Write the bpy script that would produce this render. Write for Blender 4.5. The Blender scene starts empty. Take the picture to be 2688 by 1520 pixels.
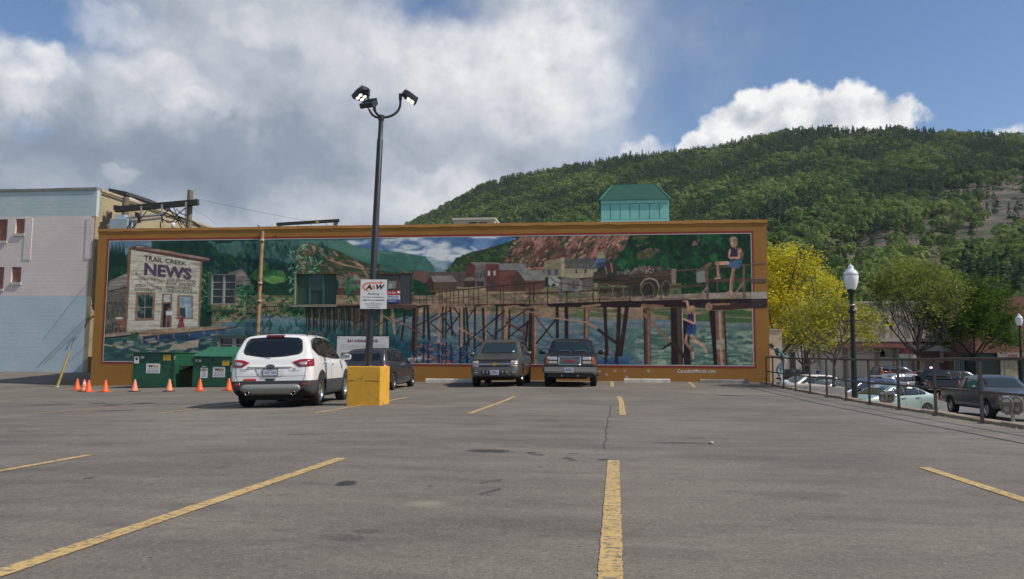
import bpy, bmesh, math, random
import numpy as np
from mathutils import Vector, Matrix
from mathutils.bvhtree import BVHTree
from mathutils.geometry import delaunay_2d_cdt
random.seed(7)
RNG = np.random.default_rng(7)
SC = bpy.context.scene
COL = SC.collection
R_ = math.radians
# ------------------------------------------------------------------ camera
F_PX, CX, CY = 2050.0, 1344.0, 760.0
CAM = np.array([0.0, 0.0, 1.0])
def cam_basis(yaw=6.7, pitch=5.24, phi=0.0065):
 y, p = R_(yaw), R_(pitch)
 f = np.array([-math.sin(y) * math.cos(p), math.cos(y) * math.cos(p), math.sin(p)])
 r0 = np.array([math.cos(y), math.sin(y), 0.0])
 u0 = np.cross(r0, f)
 return r0 * math.cos(phi) + u0 * math.sin(phi), u0 * math.cos(phi) - r0 * math.sin(phi), f
CR, CU, CF = cam_basis()
cam = bpy.data.cameras.new('camera')
cam.sensor_width = 36.0
cam.lens = F_PX / 2688.0 * 36.0
cam.clip_start, cam.clip_end = 0.05, 9000.0
cam_o = bpy.data.objects.new('camera', cam)
COL.objects.link(cam_o)
cam_o.matrix_world = Matrix(((CR[0], CU[0], -CF[0], CAM[0]), (CR[1], CU[1], -CF[1], CAM[1]),
        (CR[2], CU[2], -CF[2], CAM[2]), (0, 0, 0, 1)))
SC.camera = cam_o
vs = SC.view_settings
vs.view_transform = 'Standard'
vs.look = 'None'
vs.gamma = 1.0
vs.exposure = 0.0
vs.use_curve_mapping = False
def ray(u, v):
 return CF + CR * (u - CX) / F_PX - CU * (v - CY) / F_PX
def on_y(u, v, Y):
 d = ray(u, v)
 return CAM + d * (Y / d[1])
def on_x(u, v, X):
 d = ray(u, v)
 return CAM + d * (X / d[0])
def on_z(u, v, z):
 d = ray(u, v)
 return CAM + d * ((z - CAM[2]) / d[2])
def at_depth(u, v, d):
 return CAM + ray(u, v) * d
def project(P):
 D = np.asarray(P, float) - CAM
 w = D @ CF
 return CX + F_PX * (D @ CR) / w, CY - F_PX * (D @ CU) / w
def az_el(u, v):
 d = ray(u, v)
 return math.atan2(d[0], d[1]), math.atan2(d[2], math.hypot(d[0], d[1]))
def lot_z(X, Y):
 """height of the sloping asphalt lot"""
 A = np.interp(Y, [-60, 20, 28, 34, 42, 60], [0, 0, 0.07, 0.165, 0.66, 0.9])
 g = 0.0215 * np.minimum(np.asarray(X, float) + 3.0, 0.0)
 return A + np.maximum(g, -0.46)
def gpt(u, v):
 d = ray(u, v)
 t = -1.0 / d[2]
 for _ in range(30):
  P = CAM + d * t
  t = (float(lot_z(P[0], P[1])) - 1.0) / d[2]
 return CAM + d * t
def street_z(Y):
 return -1.29 + 0.01 * max(0.0, Y - 45.0)
# ------------------------------------------------------------------ sun and sky
SUN_EL = R_(45)
SUN_TRAVEL = np.array([-0.98, 0.197])
SUN_TRAVEL = SUN_TRAVEL / np.linalg.norm(SUN_TRAVEL)
sun = bpy.data.lights.new('sun', 'SUN')
sun.energy = 4.0
sun.angle = R_(0.53)
sun.color = (1.0, 0.93, 0.82)
sun_o = bpy.data.objects.new('sun', sun)
COL.objects.link(sun_o)
sd = Vector((SUN_TRAVEL[0] * math.cos(SUN_EL), SUN_TRAVEL[1] * math.cos(SUN_EL), -math.sin(SUN_EL)))
sun_o.rotation_euler = sd.to_track_quat('-Z', 'Y').to_euler()
sun_o.location = (60, -20, 80)
class NT:
 """small helper for building node trees"""
 def __init__(self, tree):
  self.t = tree
  self.n = tree.nodes
  self.l = tree.links
 def new(self, kind, **kw):
  n = self.n.new(kind)
  for k, v in kw.items():
   setattr(n, k, v)
  return n
 def put(self, sock, val):
  if isinstance(val, bpy.types.NodeSocket):
   self.l.new(val, sock)
  elif val is not None:
   sock.default_value = val
 def math(self, op, a, b=None, c=None, clamp=False):
  n = self.new('ShaderNodeMath', operation=op, use_clamp=clamp)
  self.put(n.inputs[0], a)
  if b is not None: self.put(n.inputs[1], b)
  if c is not None: self.put(n.inputs[2], c)
  return n.outputs[0]
 def vec(self, op, a, b=None, scale=None):
  n = self.new('ShaderNodeVectorMath', operation=op)
  self.put(n.inputs[0], a)
  if b is not None: self.put(n.inputs[1], b)
  if scale is not None: self.put(n.inputs['Scale'], scale)
  return n.outputs['Value'] if op in ('LENGTH', 'DOT_PRODUCT', 'DISTANCE') else n.outputs[0]
 def noise(self, vec, scale, detail=4.0, rough=0.5, distort=0.0):
  n = self.new('ShaderNodeTexNoise')
  self.put(n.inputs['Vector'], vec)
  self.put(n.inputs['Scale'], scale)
  n.inputs['Detail'].default_value = detail
  n.inputs['Roughness'].default_value = rough
  n.inputs['Distortion'].default_value = distort
  return n.outputs[0]
 def smap(self, val, a, b, c=0.0, d=1.0, smooth=True):
  n = self.new('ShaderNodeMapRange', interpolation_type='SMOOTHSTEP' if smooth else 'LINEAR')
  self.put(n.inputs['Value'], val)
  for i, x in enumerate((a, b, c, d)):
   self.put(n.inputs[1 + i], x)
  return n.outputs[0]
 def mix(self, fac, a, b, blend='MIX'):
  n = self.new('ShaderNodeMix', data_type='RGBA', blend_type=blend)
  self.put(n.inputs[0], fac)
  self.put(n.inputs[6], a)
  self.put(n.inputs[7], b)
  return n.outputs[2]
 def ramp(self, fac, stops):
  n = self.new('ShaderNodeValToRGB')
  self.put(n.inputs[0], fac)
  e = n.color_ramp.elements
  while len(e) < len(stops): e.new(0.5)
  for i, (p, c) in enumerate(stops):
   e[i].position = p
   e[i].color = (c[0], c[1], c[2], 1.0)
  return n.outputs[0]
def build_world():
 w = bpy.data.worlds.new('World')
 SC.world = w
 w.use_nodes = True
 nt = NT(w.node_tree)
 nt.n.clear()
 out = nt.new('ShaderNodeOutputWorld')
 bg = nt.new('ShaderNodeBackground')
 bg.inputs['Strength'].default_value = 0.1
 sky = nt.new('ShaderNodeTexSky', sky_type='NISHITA')
 sky.sun_disc = False
 sky.sun_elevation = SUN_EL
 sky.sun_rotation = math.atan2(-SUN_TRAVEL[0], -SUN_TRAVEL[1])
 sky.altitude = 400
 sky.air_density = 1.0
 sky.dust_density = 0.6
 sky.ozone_density = 2.0
 d = nt.new('ShaderNodeTexCoord').outputs['Generated']
 sep = nt.new('ShaderNodeSeparateXYZ')
 nt.l.new(d, sep.inputs[0])
 x, y, z = sep.outputs
 az = nt.math('ARCTAN2', x, y)
 el = nt.math('ARCSINE', z)
 ae = nt.new('ShaderNodeCombineXYZ')
 nt.put(ae.inputs[0], az); nt.put(ae.inputs[1], el)
 nA = nt.new('ShaderNodeTexNoise')
 nt.put(nA.inputs['Vector'], d)
 nA.inputs['Scale'].default_value = 9.0
 nA.inputs['Detail'].default_value = 6.0
 nA.inputs['Roughness'].default_value = 0.6
 wob = nt.vec('SCALE', nt.vec('SUBTRACT', nA.outputs['Color'], (0.5, 0.5, 0.5)), scale=0.16)
 aew = nt.vec('ADD', ae.outputs[0], wob)
 nB = nt.new('ShaderNodeTexNoise')
 nt.put(nB.inputs['Vector'], d)
 nB.inputs['Scale'].default_value = 26.0
 nB.inputs['Detail'].default_value = 5.0
 nB.inputs['Roughness'].default_value = 0.55
 wob2 = nt.vec('SCALE', nt.vec('SUBTRACT', nB.outputs['Color'], (0.5, 0.5, 0.5)), scale=0.055)
 aew2 = nt.vec('ADD', ae.outputs[0], wob2)
 def blob(u, v, ru, rv, vec=None, lo=0.0, hi=1.0):
  a, e = az_el(u, v)
  q = nt.vec('SUBTRACT', vec if vec is not None else aew, (a, e, 0))
  q = nt.vec('MULTIPLY', q, (F_PX / ru, F_PX / rv, 0))
  return nt.smap(nt.vec('LENGTH', q), lo, hi, 1.0, 0.0)
 def add(a, b): return nt.math('ADD', a, b)
 def mul(a, b): return nt.math('MULTIPLY', a, b)
 # ---- cover of the great cloud bank: everything to the left of the clear blue in the east
 a0, _ = az_el(1690, 300)
 azw = nt.new('ShaderNodeSeparateXYZ'); nt.put(azw.inputs[0], aew)
 bank = nt.smap(azw.outputs[0], a0 - 0.17, a0 + 0.10, 1.0, 0.0)
 hole = add(mul(blob(70, 30, 300, 150), 1.25), mul(blob(1130, -20, 280, 120), 1.0))
 hole = add(hole, mul(blob(20, 285, 90, 60), 0.35))
 far = nt.noise(d, 1.6, 5.0, 0.55)
 back = nt.smap(y, -0.3, 0.35, 1.0, 0.0)
 over = nt.smap(el, 0.55, 0.9)
 rest = mul(nt.math('MAXIMUM', back, over), nt.smap(far, 0.46, 0.62))
 bank = nt.math('SUBTRACT', bank, hole, clamp=True)
 bank = mul(bank, nt.math('SUBTRACT', 1.0, nt.math('MAXIMUM', back, over), clamp=True))
 bank = nt.math('MAXIMUM', bank, rest)
 veil = mul(blob(1800, 170, 330, 330), nt.smap(nt.noise(d, 5.0, 5.0, 0.6), 0.4, 0.75))
 bank = nt.math('MAXIMUM', bank, mul(veil, 0.42))
 # ---- light and dark within the bank
 big = nt.noise(d, 4.2, 7.0, 0.55)
 fine = nt.noise(d, 13.0, 7.0, 0.6, 0.3)
 sx, sy = -SUN_TRAVEL[0] * 0.03, -SUN_TRAVEL[1] * 0.03
 fine2 = nt.noise(nt.vec('ADD', d, (sx, sy, 0.035)), 13.0, 7.0, 0.6, 0.3)
 relief = nt.math('SUBTRACT', fine, fine2)
 L = 0.56
 for (u, v, ru, rv, amp) in ((70, 150, 150, 110, .34), (420, 200, 260, 130, .17), (820, 30, 420, 120, .12), (560, 250, 150, 60, .12),
        (1180, 190, 420, 230, .25), (1500, 120, 380, 330, .34), (1560, 330, 330, 160, .16),
        (300, 430, 620, 190, -.27), (760, 400, 520, 190, -.19), (130, 260, 170, 60, -.08), (740, 120, 180, 60, -.08),
        (470, 520, 260, 70, .10), (1120, 560, 420, 120, .20), (330, 430, 50, 40, .12),
        (80, 330, 230, 90, -.13), (100, 450, 330, 80, .06), (1000, 480, 420, 90, -.06)):
  L = add(L, mul(blob(u, v, ru, rv), amp))
 L = add(L, mul(nt.math('SUBTRACT', big, 0.5), 0.34))
 L = add(L, mul(relief, 0.52))
 cbank = nt.ramp(L, ((0.0, (0.17, 0.215, 0.28)), (0.33, (0.29, 0.345, 0.425)), (0.55, (0.46, 0.50, 0.575)), (0.78, (0.66, 0.68, 0.72)), (1.0, (0.87, 0.86, 0.85))))
 # ---- the white cumulus above the hill
 cu = blob(1912, 362, 105, 100, aew2, 0.72, 0.95)
 for (u, v, ru, rv) in ((1985, 316, 112, 88), (2085, 288, 92, 86), (2130, 345, 245, 95), (2215, 296, 115, 84), (2315, 338, 110, 76), (1835, 395, 80, 60), (2385, 385, 58, 36)):
  cu = nt.math('MAXIMUM', cu, blob(u, v, ru, rv, aew2, 0.72, 0.95))
 for (u, v, ru, rv, k) in ((45, 150, 95, 75, .8), (120, 160, 75, 50, .8), (395, 190, 150, 60, .5), (520, 262, 100, 42, .5), (300, 60, 120, 60, .42), (700, 70, 170, 60, .36), (980, 120, 170, 80, .38), (1230, 150, 200, 110, .5), (1480, 90, 200, 140, .6), (1420, 300, 210, 90, .45), (1130, 480, 190, 50, .4), (330, 455, 60, 26, .28), (1600, 230, 90, 120, .5)):
  cu = nt.math('MAXIMUM', cu, mul(blob(u, v, ru, rv, aew2, 0.45, 1.0), k))
 for (u, v, ru, rv) in ((1690, 395, 75, 40), (2640, 338, 70, 24)):
  cu = nt.math('MAXIMUM', cu, mul(blob(u, v, ru, rv, aew2, 0.3, 1.0), 0.7))
 cn = nt.noise(d, 30.0, 6.0, 0.55)
 cn2 = nt.noise(nt.vec('ADD', d, (sx * 0.45, sy * 0.45, 0.018)), 30.0, 6.0, 0.55)
 CL = add(0.80, mul(nt.math('SUBTRACT', cn, cn2), 1.1))
 for (u, v, ru, rv, amp) in ((2120, 215, 250, 70, .16), (1890, 260, 120, 60, .10), (2350, 280, 130, 60, .10), (2010, 385, 210, 50, -.34), (2150, 350, 260, 40, -.12), (2330, 385, 110, 30, -.1)):
  CL = add(CL, mul(blob(u, v, ru, rv), amp))
 ccu = nt.ramp(CL, ((0.25, (0.33, 0.38, 0.46)), (0.55, (0.55, 0.59, 0.66)), (0.8, (0.80, 0.81, 0.83)), (1.0, (0.97, 0.97, 0.96))))
 cbank = nt.mix(1.0, cbank, (10, 10, 10, 1), 'MULTIPLY')
 ccu = nt.mix(1.0, ccu, (10, 10, 10, 1), 'MULTIPLY')
 blue = nt.mix(1.0, sky.outputs[0], SKY_TINT, 'MULTIPLY')
 c = nt.mix(bank, blue, cbank)
 c = nt.mix(cu, c, ccu)
 nt.put(bg.inputs['Color'], c)
 nt.l.new(bg.outputs[0], out.inputs[0])
 w.cycles.sampling_method = 'MANUAL'
 w.cycles.sample_map_resolution = 512
SKY_TINT = (1.02, 1.14, 1.24, 1)
build_world()
# ------------------------------------------------------------------ materials
def lin(r, g=None, b=None):
 if g is None: r, g, b = r
 f = lambda c: (c / 255) / 12.92 if c <= 10.3 else ((c / 255 + 0.055) / 1.055) ** 2.4
 return (f(r), f(g), f(b))
_MC = {}
def mat(name, col, rough=0.6, metal=0.0, var=0.0, vscale=3.0, bump=0.0, bscale=20.0, dirt=None, coat=0.0, spec=0.5, emit=None, streak=None):
 """procedural principled material: base colour, mottling, optional second colour in patches, fine relief"""
 if name in _MC: return _MC[name]
 m = bpy.data.materials.new(name)
 _MC[name] = m
 m.use_nodes = True
 nt = NT(m.node_tree)
 b = nt.n['Principled BSDF']
 b.inputs['Roughness'].default_value = rough
 b.inputs['Metallic'].default_value = metal
 b.inputs['Specular IOR Level'].default_value = spec
 b.inputs['Coat Weight'].default_value = coat
 b.inputs['Coat Roughness'].default_value = 0.06
 c = (col[0], col[1], col[2], 1)
 b.inputs['Base Color'].default_value = c
 if var or bump or dirt:
  p = nt.new('ShaderNodeTexCoord').outputs['Object']
  if streak: p = nt.vec('MULTIPLY', p, streak)
  cur = c
  if var:
   n = nt.noise(p, vscale, 6.0, 0.6)
   k = nt.smap(n, 0.25, 0.75, 1 - var, 1 + var, False)
   cc = nt.new('ShaderNodeCombineColor')
   for i in range(3): nt.put(cc.inputs[i], k)
   cur = nt.mix(1.0, c, cc.outputs[0], 'MULTIPLY')
  if dirt:
   dc, dscale, lo, hi = dirt
   n2 = nt.noise(p, dscale, 7.0, 0.65)
   cur = nt.mix(nt.smap(n2, lo, hi), cur, (dc[0], dc[1], dc[2], 1))
  if cur is not c: nt.put(b.inputs['Base Color'], cur)
  if bump:
   bn = nt.new('ShaderNodeBump')
   bn.inputs['Strength'].default_value = bump
   bn.inputs['Distance'].default_value = 0.02
   nt.put(bn.inputs['Height'], nt.noise(p, bscale, 5.0, 0.6))
   nt.l.new(bn.outputs[0], b.inputs['Normal'])
 if emit:
  b.inputs['Emission Color'].default_value = (emit[0], emit[1], emit[2], 1)
  b.inputs['Emission Strength'].default_value = emit[3]
 return m
# ------------------------------------------------------------------ objects
def link(o, parent=None):
 COL.objects.link(o)
 if parent is not None: o.parent = parent
 return o
def tag(o, label=None, cat=None, group=None, kind=None):
 if label: o['label'] = label
 if cat: o['category'] = cat
 if group: o['group'] = group
 if kind: o['kind'] = kind
 return o
def thing(name, label, cat, loc=(0, 0, 0), rot=(0, 0, 0), group=None):
 o = bpy.data.objects.new(name, None)
 o.empty_display_size = 0.2
 o.location = [float(c) for c in loc]
 o.rotation_euler = rot if not isinstance(rot, (int, float)) else (0, 0, rot)
 link(o)
 return tag(o, label, cat, group)
def copy_tree(o, parent=None):
 c = o.copy()
 COL.objects.link(c)
 c.parent = parent
 for ch in o.children: copy_tree(ch, c)
 return c
def mesh_np(name, verts, faces, smooth=False):
 """fast mesh from arrays; faces is an (n,k) int array"""
 me = bpy.data.meshes.new(name)
 verts = np.ascontiguousarray(verts, np.float32)
 faces = np.ascontiguousarray(faces, np.int32)
 n, k = faces.shape
 me.vertices.add(len(verts)); me.vertices.foreach_set('co', verts.ravel())
 me.loops.add(n * k); me.loops.foreach_set('vertex_index', faces.ravel())
 me.polygons.add(n)
 me.polygons.foreach_set('loop_start', np.arange(0, n * k, k, dtype=np.int32))
 me.polygons.foreach_set('use_smooth', np.full(n, smooth, dtype=bool))
 me.update(calc_edges=True)
 return me
class MB:
 """collects shapes and links them as one mesh object"""
 def __init__(self):
  self.v = []; self.f = []; self.m = []; self.s = []
 def add(self, vs, fs, mi=0, smooth=False, M=None):
  o = len(self.v)
  if M is not None: vs = [M @ Vector(p) for p in vs]
  self.v += [tuple(float(c) for c in p) for p in vs]
  self.f += [tuple(i + o for i in f) for f in fs]
  self.m += [mi] * len(fs); self.s += [smooth] * len(fs)
  return self
 def box(self, x0, x1, y0, y1, z0, z1, mi=0, M=None, taper=0.0):
  t = taper
  vs = [(x0, y0, z0), (x1, y0, z0), (x1, y1, z0), (x0, y1, z0), (x0 + t, y0 + t, z1), (x1 - t, y0 + t, z1), (x1 - t, y1 - t, z1), (x0 + t, y1 - t, z1)]
  return self.add(vs, [(0, 3, 2, 1), (4, 5, 6, 7), (0, 1, 5, 4), (1, 2, 6, 5), (2, 3, 7, 6), (3, 0, 4, 7)], mi, False, M)
 def bar(self, a, b, w, h=None, mi=0, up=(0, 0, 1)):
  """square bar from a to b"""
  a, b = Vector(a), Vector(b)
  h = h or w
  d = (b - a).normalized()
  u = Vector(up)
  if abs(d.dot(u)) > 0.95: u = Vector((0, 1, 0))
  s = d.cross(u).normalized() * (w / 2); t = s.cross(d).normalized() * (h / 2)
  vs = [a - s - t, a + s - t, a + s + t, a - s + t, b - s - t, b + s - t, b + s + t, b - s + t]
  return self.add(vs, [(0, 1, 2, 3), (7, 6, 5, 4), (1, 0, 4, 5), (2, 1, 5, 6), (3, 2, 6, 7), (0, 3, 7, 4)], mi)
 def tube(self, pts, r, n=8, mi=0, caps=True, smooth=True):
  pts = [Vector(p) for p in pts]
  rs = r if isinstance(r, (list, tuple)) else [r] * len(pts)
  vs, fs = [], []
  prev = None
  for i, p in enumerate(pts):
   d = (pts[min(i + 1, len(pts) - 1)] - pts[max(i - 1, 0)]).normalized()
   if prev is None:
    u = Vector((0, 0, 1)) if abs(d.z) < 0.9 else Vector((1, 0, 0))
    s = d.cross(u).normalized()
   else:
    s = (prev - d * prev.dot(d)).normalized()
   prev = s
   t = d.cross(s)
   for k in range(n):
    a = 2 * math.pi * k / n
    vs.append(p + s * math.cos(a) * rs[i] + t * math.sin(a) * rs[i])
  for i in range(len(pts) - 1):
   for k in range(n):
    k2 = (k + 1) % n
    fs.append((i * n + k, i * n + k2, (i + 1) * n + k2, (i + 1) * n + k))
  self.add(vs, fs, mi, smooth)
  if caps:
   self.add(vs[:n], [tuple(range(n - 1, -1, -1))], mi)
   self.add(vs[-n:], [tuple(range(n))], mi)
  return self
 def lathe(self, prof, n=16, mi=0, M=None, smooth=True, axis='z', cap=True):
  """prof: list of (r, h) revolved about an axis"""
  vs, fs = [], []
  for (r, h) in prof:
   for k in range(n):
    a = 2 * math.pi * k / n
    c, s = math.cos(a) * r, math.sin(a) * r
    vs.append((c, s, h) if axis == 'z' else ((c, h, -s) if axis == 'y' else (h, c, s)))
  for i in range(len(prof) - 1):
   for k in range(n):
    k2 = (k + 1) % n
    fs.append((i * n + k, i * n + k2, (i + 1) * n + k2, (i + 1) * n + k))
  if cap:
   if prof[0][0] > 1e-4: fs.append(tuple(range(n - 1, -1, -1)))
   if prof[-1][0] > 1e-4: fs.append(tuple(range((len(prof) - 1) * n, len(prof) * n)))
  return self.add(vs, fs, mi, smooth, M)
 def prism(self, poly, h0, h1, axis='z', mi=0, M=None):
  """extruded polygon; poly in the two remaining axes"""
  n = len(poly)
  def pt(p, h):
   return (p[0], p[1], h) if axis == 'z' else ((p[0], h, p[1]) if axis == 'y' else (h, p[0], p[1]))
  vs = [pt(p, h0) for p in poly] + [pt(p, h1) for p in poly]
  fs = [tuple(range(n - 1, -1, -1)), tuple(range(n, 2 * n))] + [(i, (i + 1) % n, n + (i + 1) % n, n + i) for i in range(n)]
  return self.add(vs, fs, mi, False, M)
 def build(self, name, mats, parent=None, bevel=0.0, fix=True):
  me = bpy.data.meshes.new(name)
  me.from_pydata(self.v, [], self.f)
  mats = mats if isinstance(mats, (list, tuple)) else [mats]
  for m in mats: me.materials.append(m)
  me.polygons.foreach_set('material_index', self.m)
  me.polygons.foreach_set('use_smooth', self.s)
  if fix or bevel:
   bm = bmesh.new(); bm.from_mesh(me)
   if bevel:
    bmesh.ops.remove_doubles(bm, verts=bm.verts, dist=1e-5)
    es = [e for e in bm.edges if len(e.link_faces) == 2 and e.calc_face_angle(0) > 0.6]
    bmesh.ops.bevel(bm, geom=es, offset=bevel, segments=2, affect='EDGES', profile=0.6, clamp_overlap=True)
   if fix: bmesh.ops.recalc_face_normals(bm, faces=bm.faces)
   bm.to_mesh(me); bm.free()
  return link(bpy.data.objects.new(name, me), parent)
def text_mesh(body, align='CENTER', bold=0.0, extrude=0.0):
 cu = bpy.data.curves.new('lettering', 'FONT')
 cu.body = body; cu.align_x = align; cu.size = 1.0
 cu.offset = bold; cu.extrude = extrude; cu.resolution_u = 2
 o = bpy.data.objects.new('lettering', cu)
 me = bpy.data.meshes.new_from_object(o)
 bpy.data.objects.remove(o); bpy.data.curves.remove(cu)
 return me
def text_quad(body, corners, m, parent=None, name='lettering', bold=0.0, shear=0.0):
 """flat lettering stretched onto a quad given as four 3-D corners TL, TR, BR, BL (parent space)"""
 me = text_mesh(body, 'LEFT', bold)
 n = len(me.vertices)
 co = np.zeros(n * 3, np.float32); me.vertices.foreach_get('co', co); co = co.reshape(-1, 3)
 lo, hi = co.min(0), co.max(0)
 s = (co[:, 0] - lo[0]) / max(hi[0] - lo[0], 1e-6); t = (co[:, 1] - lo[1]) / max(hi[1] - lo[1], 1e-6)
 s = s + shear * (t - 0.5)
 TL, TR, BR, BL = [np.asarray(c, float) for c in corners]
 P = ((1 - s) * t)[:, None] * TL + (s * t)[:, None] * TR + (s * (1 - t))[:, None] * BR + ((1 - s) * (1 - t))[:, None] * BL
 me.vertices.foreach_set('co', np.ascontiguousarray(P, np.float32).ravel())
 me.materials.clear(); me.materials.append(m)
 me.update()
 o = bpy.data.objects.new(name, me)
 return link(o, parent)
def text_on(body, cx, cz, w, h, y, m, parent=None, bold=0.0, name='lettering', shear=0.0, axis='-y'):
 """lettering centred at (cx,cz) on a plane that faces -y (or +x / -x) in parent space"""
 if axis == '-y':
  q = [(cx - w / 2, y, cz + h / 2), (cx + w / 2, y, cz + h / 2), (cx + w / 2, y, cz - h / 2), (cx - w / 2, y, cz - h / 2)]
 elif axis == '+x':
  q = [(y, cx - w / 2, cz + h / 2), (y, cx + w / 2, cz + h / 2), (y, cx + w / 2, cz - h / 2), (y, cx - w / 2, cz - h / 2)]
 elif axis == '-x':
  q = [(y, cx + w / 2, cz + h / 2), (y, cx - w / 2, cz + h / 2), (y, cx - w / 2, cz - h / 2), (y, cx + w / 2, cz - h / 2)]
 return text_quad(body, q, m, parent, name, bold, shear)
HAZE = 0.00005
# ================================================================== the setting
def asphalt_mat():
 m = bpy.data.materials.new('asphalt')
 m.use_nodes = True
 nt = NT(m.node_tree)
 b = nt.n['Principled BSDF']
 p = nt.new('ShaderNodeNewGeometry').outputs['Position']
 big = nt.noise(p, 0.22, 5.0, 0.6)
 mid = nt.noise(nt.vec('MULTIPLY', p, (0.55, 1.6, 1)), 1.1, 6.0, 0.65)
 fine = nt.noise(p, 34.0, 3.0, 0.7)
 grit = nt.noise(p, 120.0, 2.0, 0.6)
 base = nt.ramp(nt.math('ADD', nt.math('MULTIPLY', big, 0.55), nt.math('MULTIPLY', mid, 0.45)),
     ((0.34, (0.112, 0.098, 0.083)), (0.5, (0.180, 0.158, 0.131)), (0.66, (0.242, 0.215, 0.178))))
 k = nt.math('ADD', nt.smap(fine, 0.3, 0.7, 0.74, 1.26, False), nt.smap(grit, 0.3, 0.75, -0.25, 0.25, False))
 k = nt.math('ADD', k, nt.smap(nt.noise(p, 9.0, 4.0, 0.75), 0.3, 0.7, -0.13, 0.13, False))
 kc = nt.new('ShaderNodeCombineColor')
 for i in range(3): nt.put(kc.inputs[i], k)
 c = nt.mix(1.0, base, kc.outputs[0], 'MULTIPLY')
 vo = nt.new('ShaderNodeTexVoronoi'); nt.put(vo.inputs['Vector'], p); vo.inputs['Scale'].default_value = 38.0
 stone = nt.math('MULTIPLY', nt.smap(vo.outputs['Distance'], 0.16, 0.26, 1, 0), nt.smap(nt.noise(p, 25.0, 1.0), 0.52, 0.60))
 c = nt.mix(nt.math('MULTIPLY', stone, 0.6), c, (0.36, 0.34, 0.30, 1))
 v2 = nt.new('ShaderNodeTexVoronoi'); nt.put(v2.inputs['Vector'], p); v2.inputs['Scale'].default_value = 6.5
 pit = nt.math('MULTIPLY', nt.smap(v2.outputs['Distance'], 0.05, 0.11, 1, 0), nt.smap(nt.noise(p, 1.7, 1.0), 0.52, 0.6))
 c = nt.mix(nt.math('MULTIPLY', pit, 0.8), c, (0.03, 0.03, 0.03, 1))
 sm = nt.noise(nt.vec('MULTIPLY', p, (0.6, 2.4, 1)), 0.9, 7.0, 0.7, 0.5)
 c = nt.mix(nt.smap(sm, 0.56, 0.72, 0.0, 0.45), c, (0.060, 0.055, 0.052, 1))
 rag = nt.math('ADD', nt.math('MULTIPLY', nt.noise(p, 7.0, 4.0, 0.7), 1.1), nt.math('MULTIPLY', nt.noise(p, 24.0, 3.0, 0.7), 0.5))
 dark = None
 for (u, v, ru, rv, amt) in STAINS:
  ctr = gpt(u, v); rx = np.linalg.norm(gpt(u + ru, v) - ctr); ry = np.linalg.norm(gpt(u, v + rv) - ctr)
  q = nt.vec('MULTIPLY', nt.vec('SUBTRACT', p, (ctr[0], ctr[1], 0)), (1 / rx, 1 / ry, 0))
  mk = nt.smap(nt.math('ADD', nt.vec('LENGTH', q), rag), 1.5, 2.05, amt, 0.0)
  dark = mk if dark is None else nt.math('MAXIMUM', dark, mk)
 c = nt.mix(dark, c, (0.040, 0.037, 0.034, 1))
 ctr = gpt(1120, 1322); q = nt.vec('MULTIPLY', nt.vec('SUBTRACT', p, (ctr[0], ctr[1], 0)), (1 / .16, 1 / .12, 0))
 c = nt.mix(nt.smap(nt.math('ADD', nt.vec('LENGTH', q), rag), 1.1, 2.2, .5, 0.0), c, (0.34, 0.31, 0.22, 1))
 nt.put(b.inputs['Base Color'], c)
 b.inputs['Roughness'].default_value = 0.86
 b.inputs['Specular IOR Level'].default_value = 0.3
 bn = nt.new('ShaderNodeBump'); bn.inputs['Strength'].default_value = 0.5; bn.inputs['Distance'].default_value = 0.006
 nt.put(bn.inputs['Height'], nt.math('ADD', fine, grit)); nt.l.new(bn.outputs[0], b.inputs['Normal'])
 return m
def line_mat():
 """worn yellow road paint: flecks of the asphalt show through"""
 m = bpy.data.materials.new('yellow_line_paint')
 m.use_nodes = True
 nt = NT(m.node_tree)
 b = nt.n['Principled BSDF']
 p = nt.new('ShaderNodeNewGeometry').outputs['Position']
 w = nt.math('ADD', nt.math('MULTIPLY', nt.noise(p, 22.0, 6.0, 0.75), 0.65), nt.math('MULTIPLY', nt.noise(nt.vec('MULTIPLY', p, (0.6, 2.6, 1)), 9.0, 5.0, 0.7), 0.35))
 tone = nt.ramp(nt.noise(p, 3.0, 4.0), ((0.3, (0.50, 0.32, 0.115)), (0.7, (0.60, 0.42, 0.17))))
 c = nt.mix(nt.smap(w, 0.50, 0.56), tone, (0.20, 0.17, 0.125, 1))
 nt.put(b.inputs['Base Color'], c)
 b.inputs['Roughness'].default_value = 0.8
 return m
STAINS = [(1285, 1184, 60, 4.5, .9), (908, 1269, 27, 8, .95), (1395, 1189, 14, 2.4, .8), (1412, 1194, 20, 2, .7), (1490, 1203, 15, 2.4, .8), (1502, 1208, 14, 2, .75), (1583, 1207, 15, 2.6, .8), (1418, 1226, 9, 1.8, .6), (1505, 1191, 16, 1.6, .5), (1780, 1163, 70, 2.4, .5), (1830, 1150, 24, 1.3, .5),
   (140, 1062, 50, 1.8, .6), (300, 1078, 50, 1.6, .6), (235, 1255, 12, 2, .8), (1130, 1276, 10, 2, .6), (800, 1140, 45, 1.6, .45), (1350, 1172, 40, 1.6, .4), (900, 1412, 70, 9, .42), (960, 1395, 40, 6, .4), (1500, 1120, 120, 5, .25), (700, 1180, 160, 6, .22), (1900, 1200, 160, 8, .22), (2100, 1300, 120, 10, .22), (500, 1330, 120, 10, .2), (1750, 1450, 160, 16, .22), (1180, 1110, 160, 4, .25)]
for k, (du, dv) in enumerate(((-24, 7), (-12, 2), (0, -1), (12, -5), (22, -8))):
 STAINS += [(1288 + du * 0.9, 1291 + dv * 0.6, 7, 4.5, .6), (1290 + du, 1264 + dv * 0.4, 7, 3.6, .5)]
M_ASPH = asphalt_mat()
M_LINE = line_mat()
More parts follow.
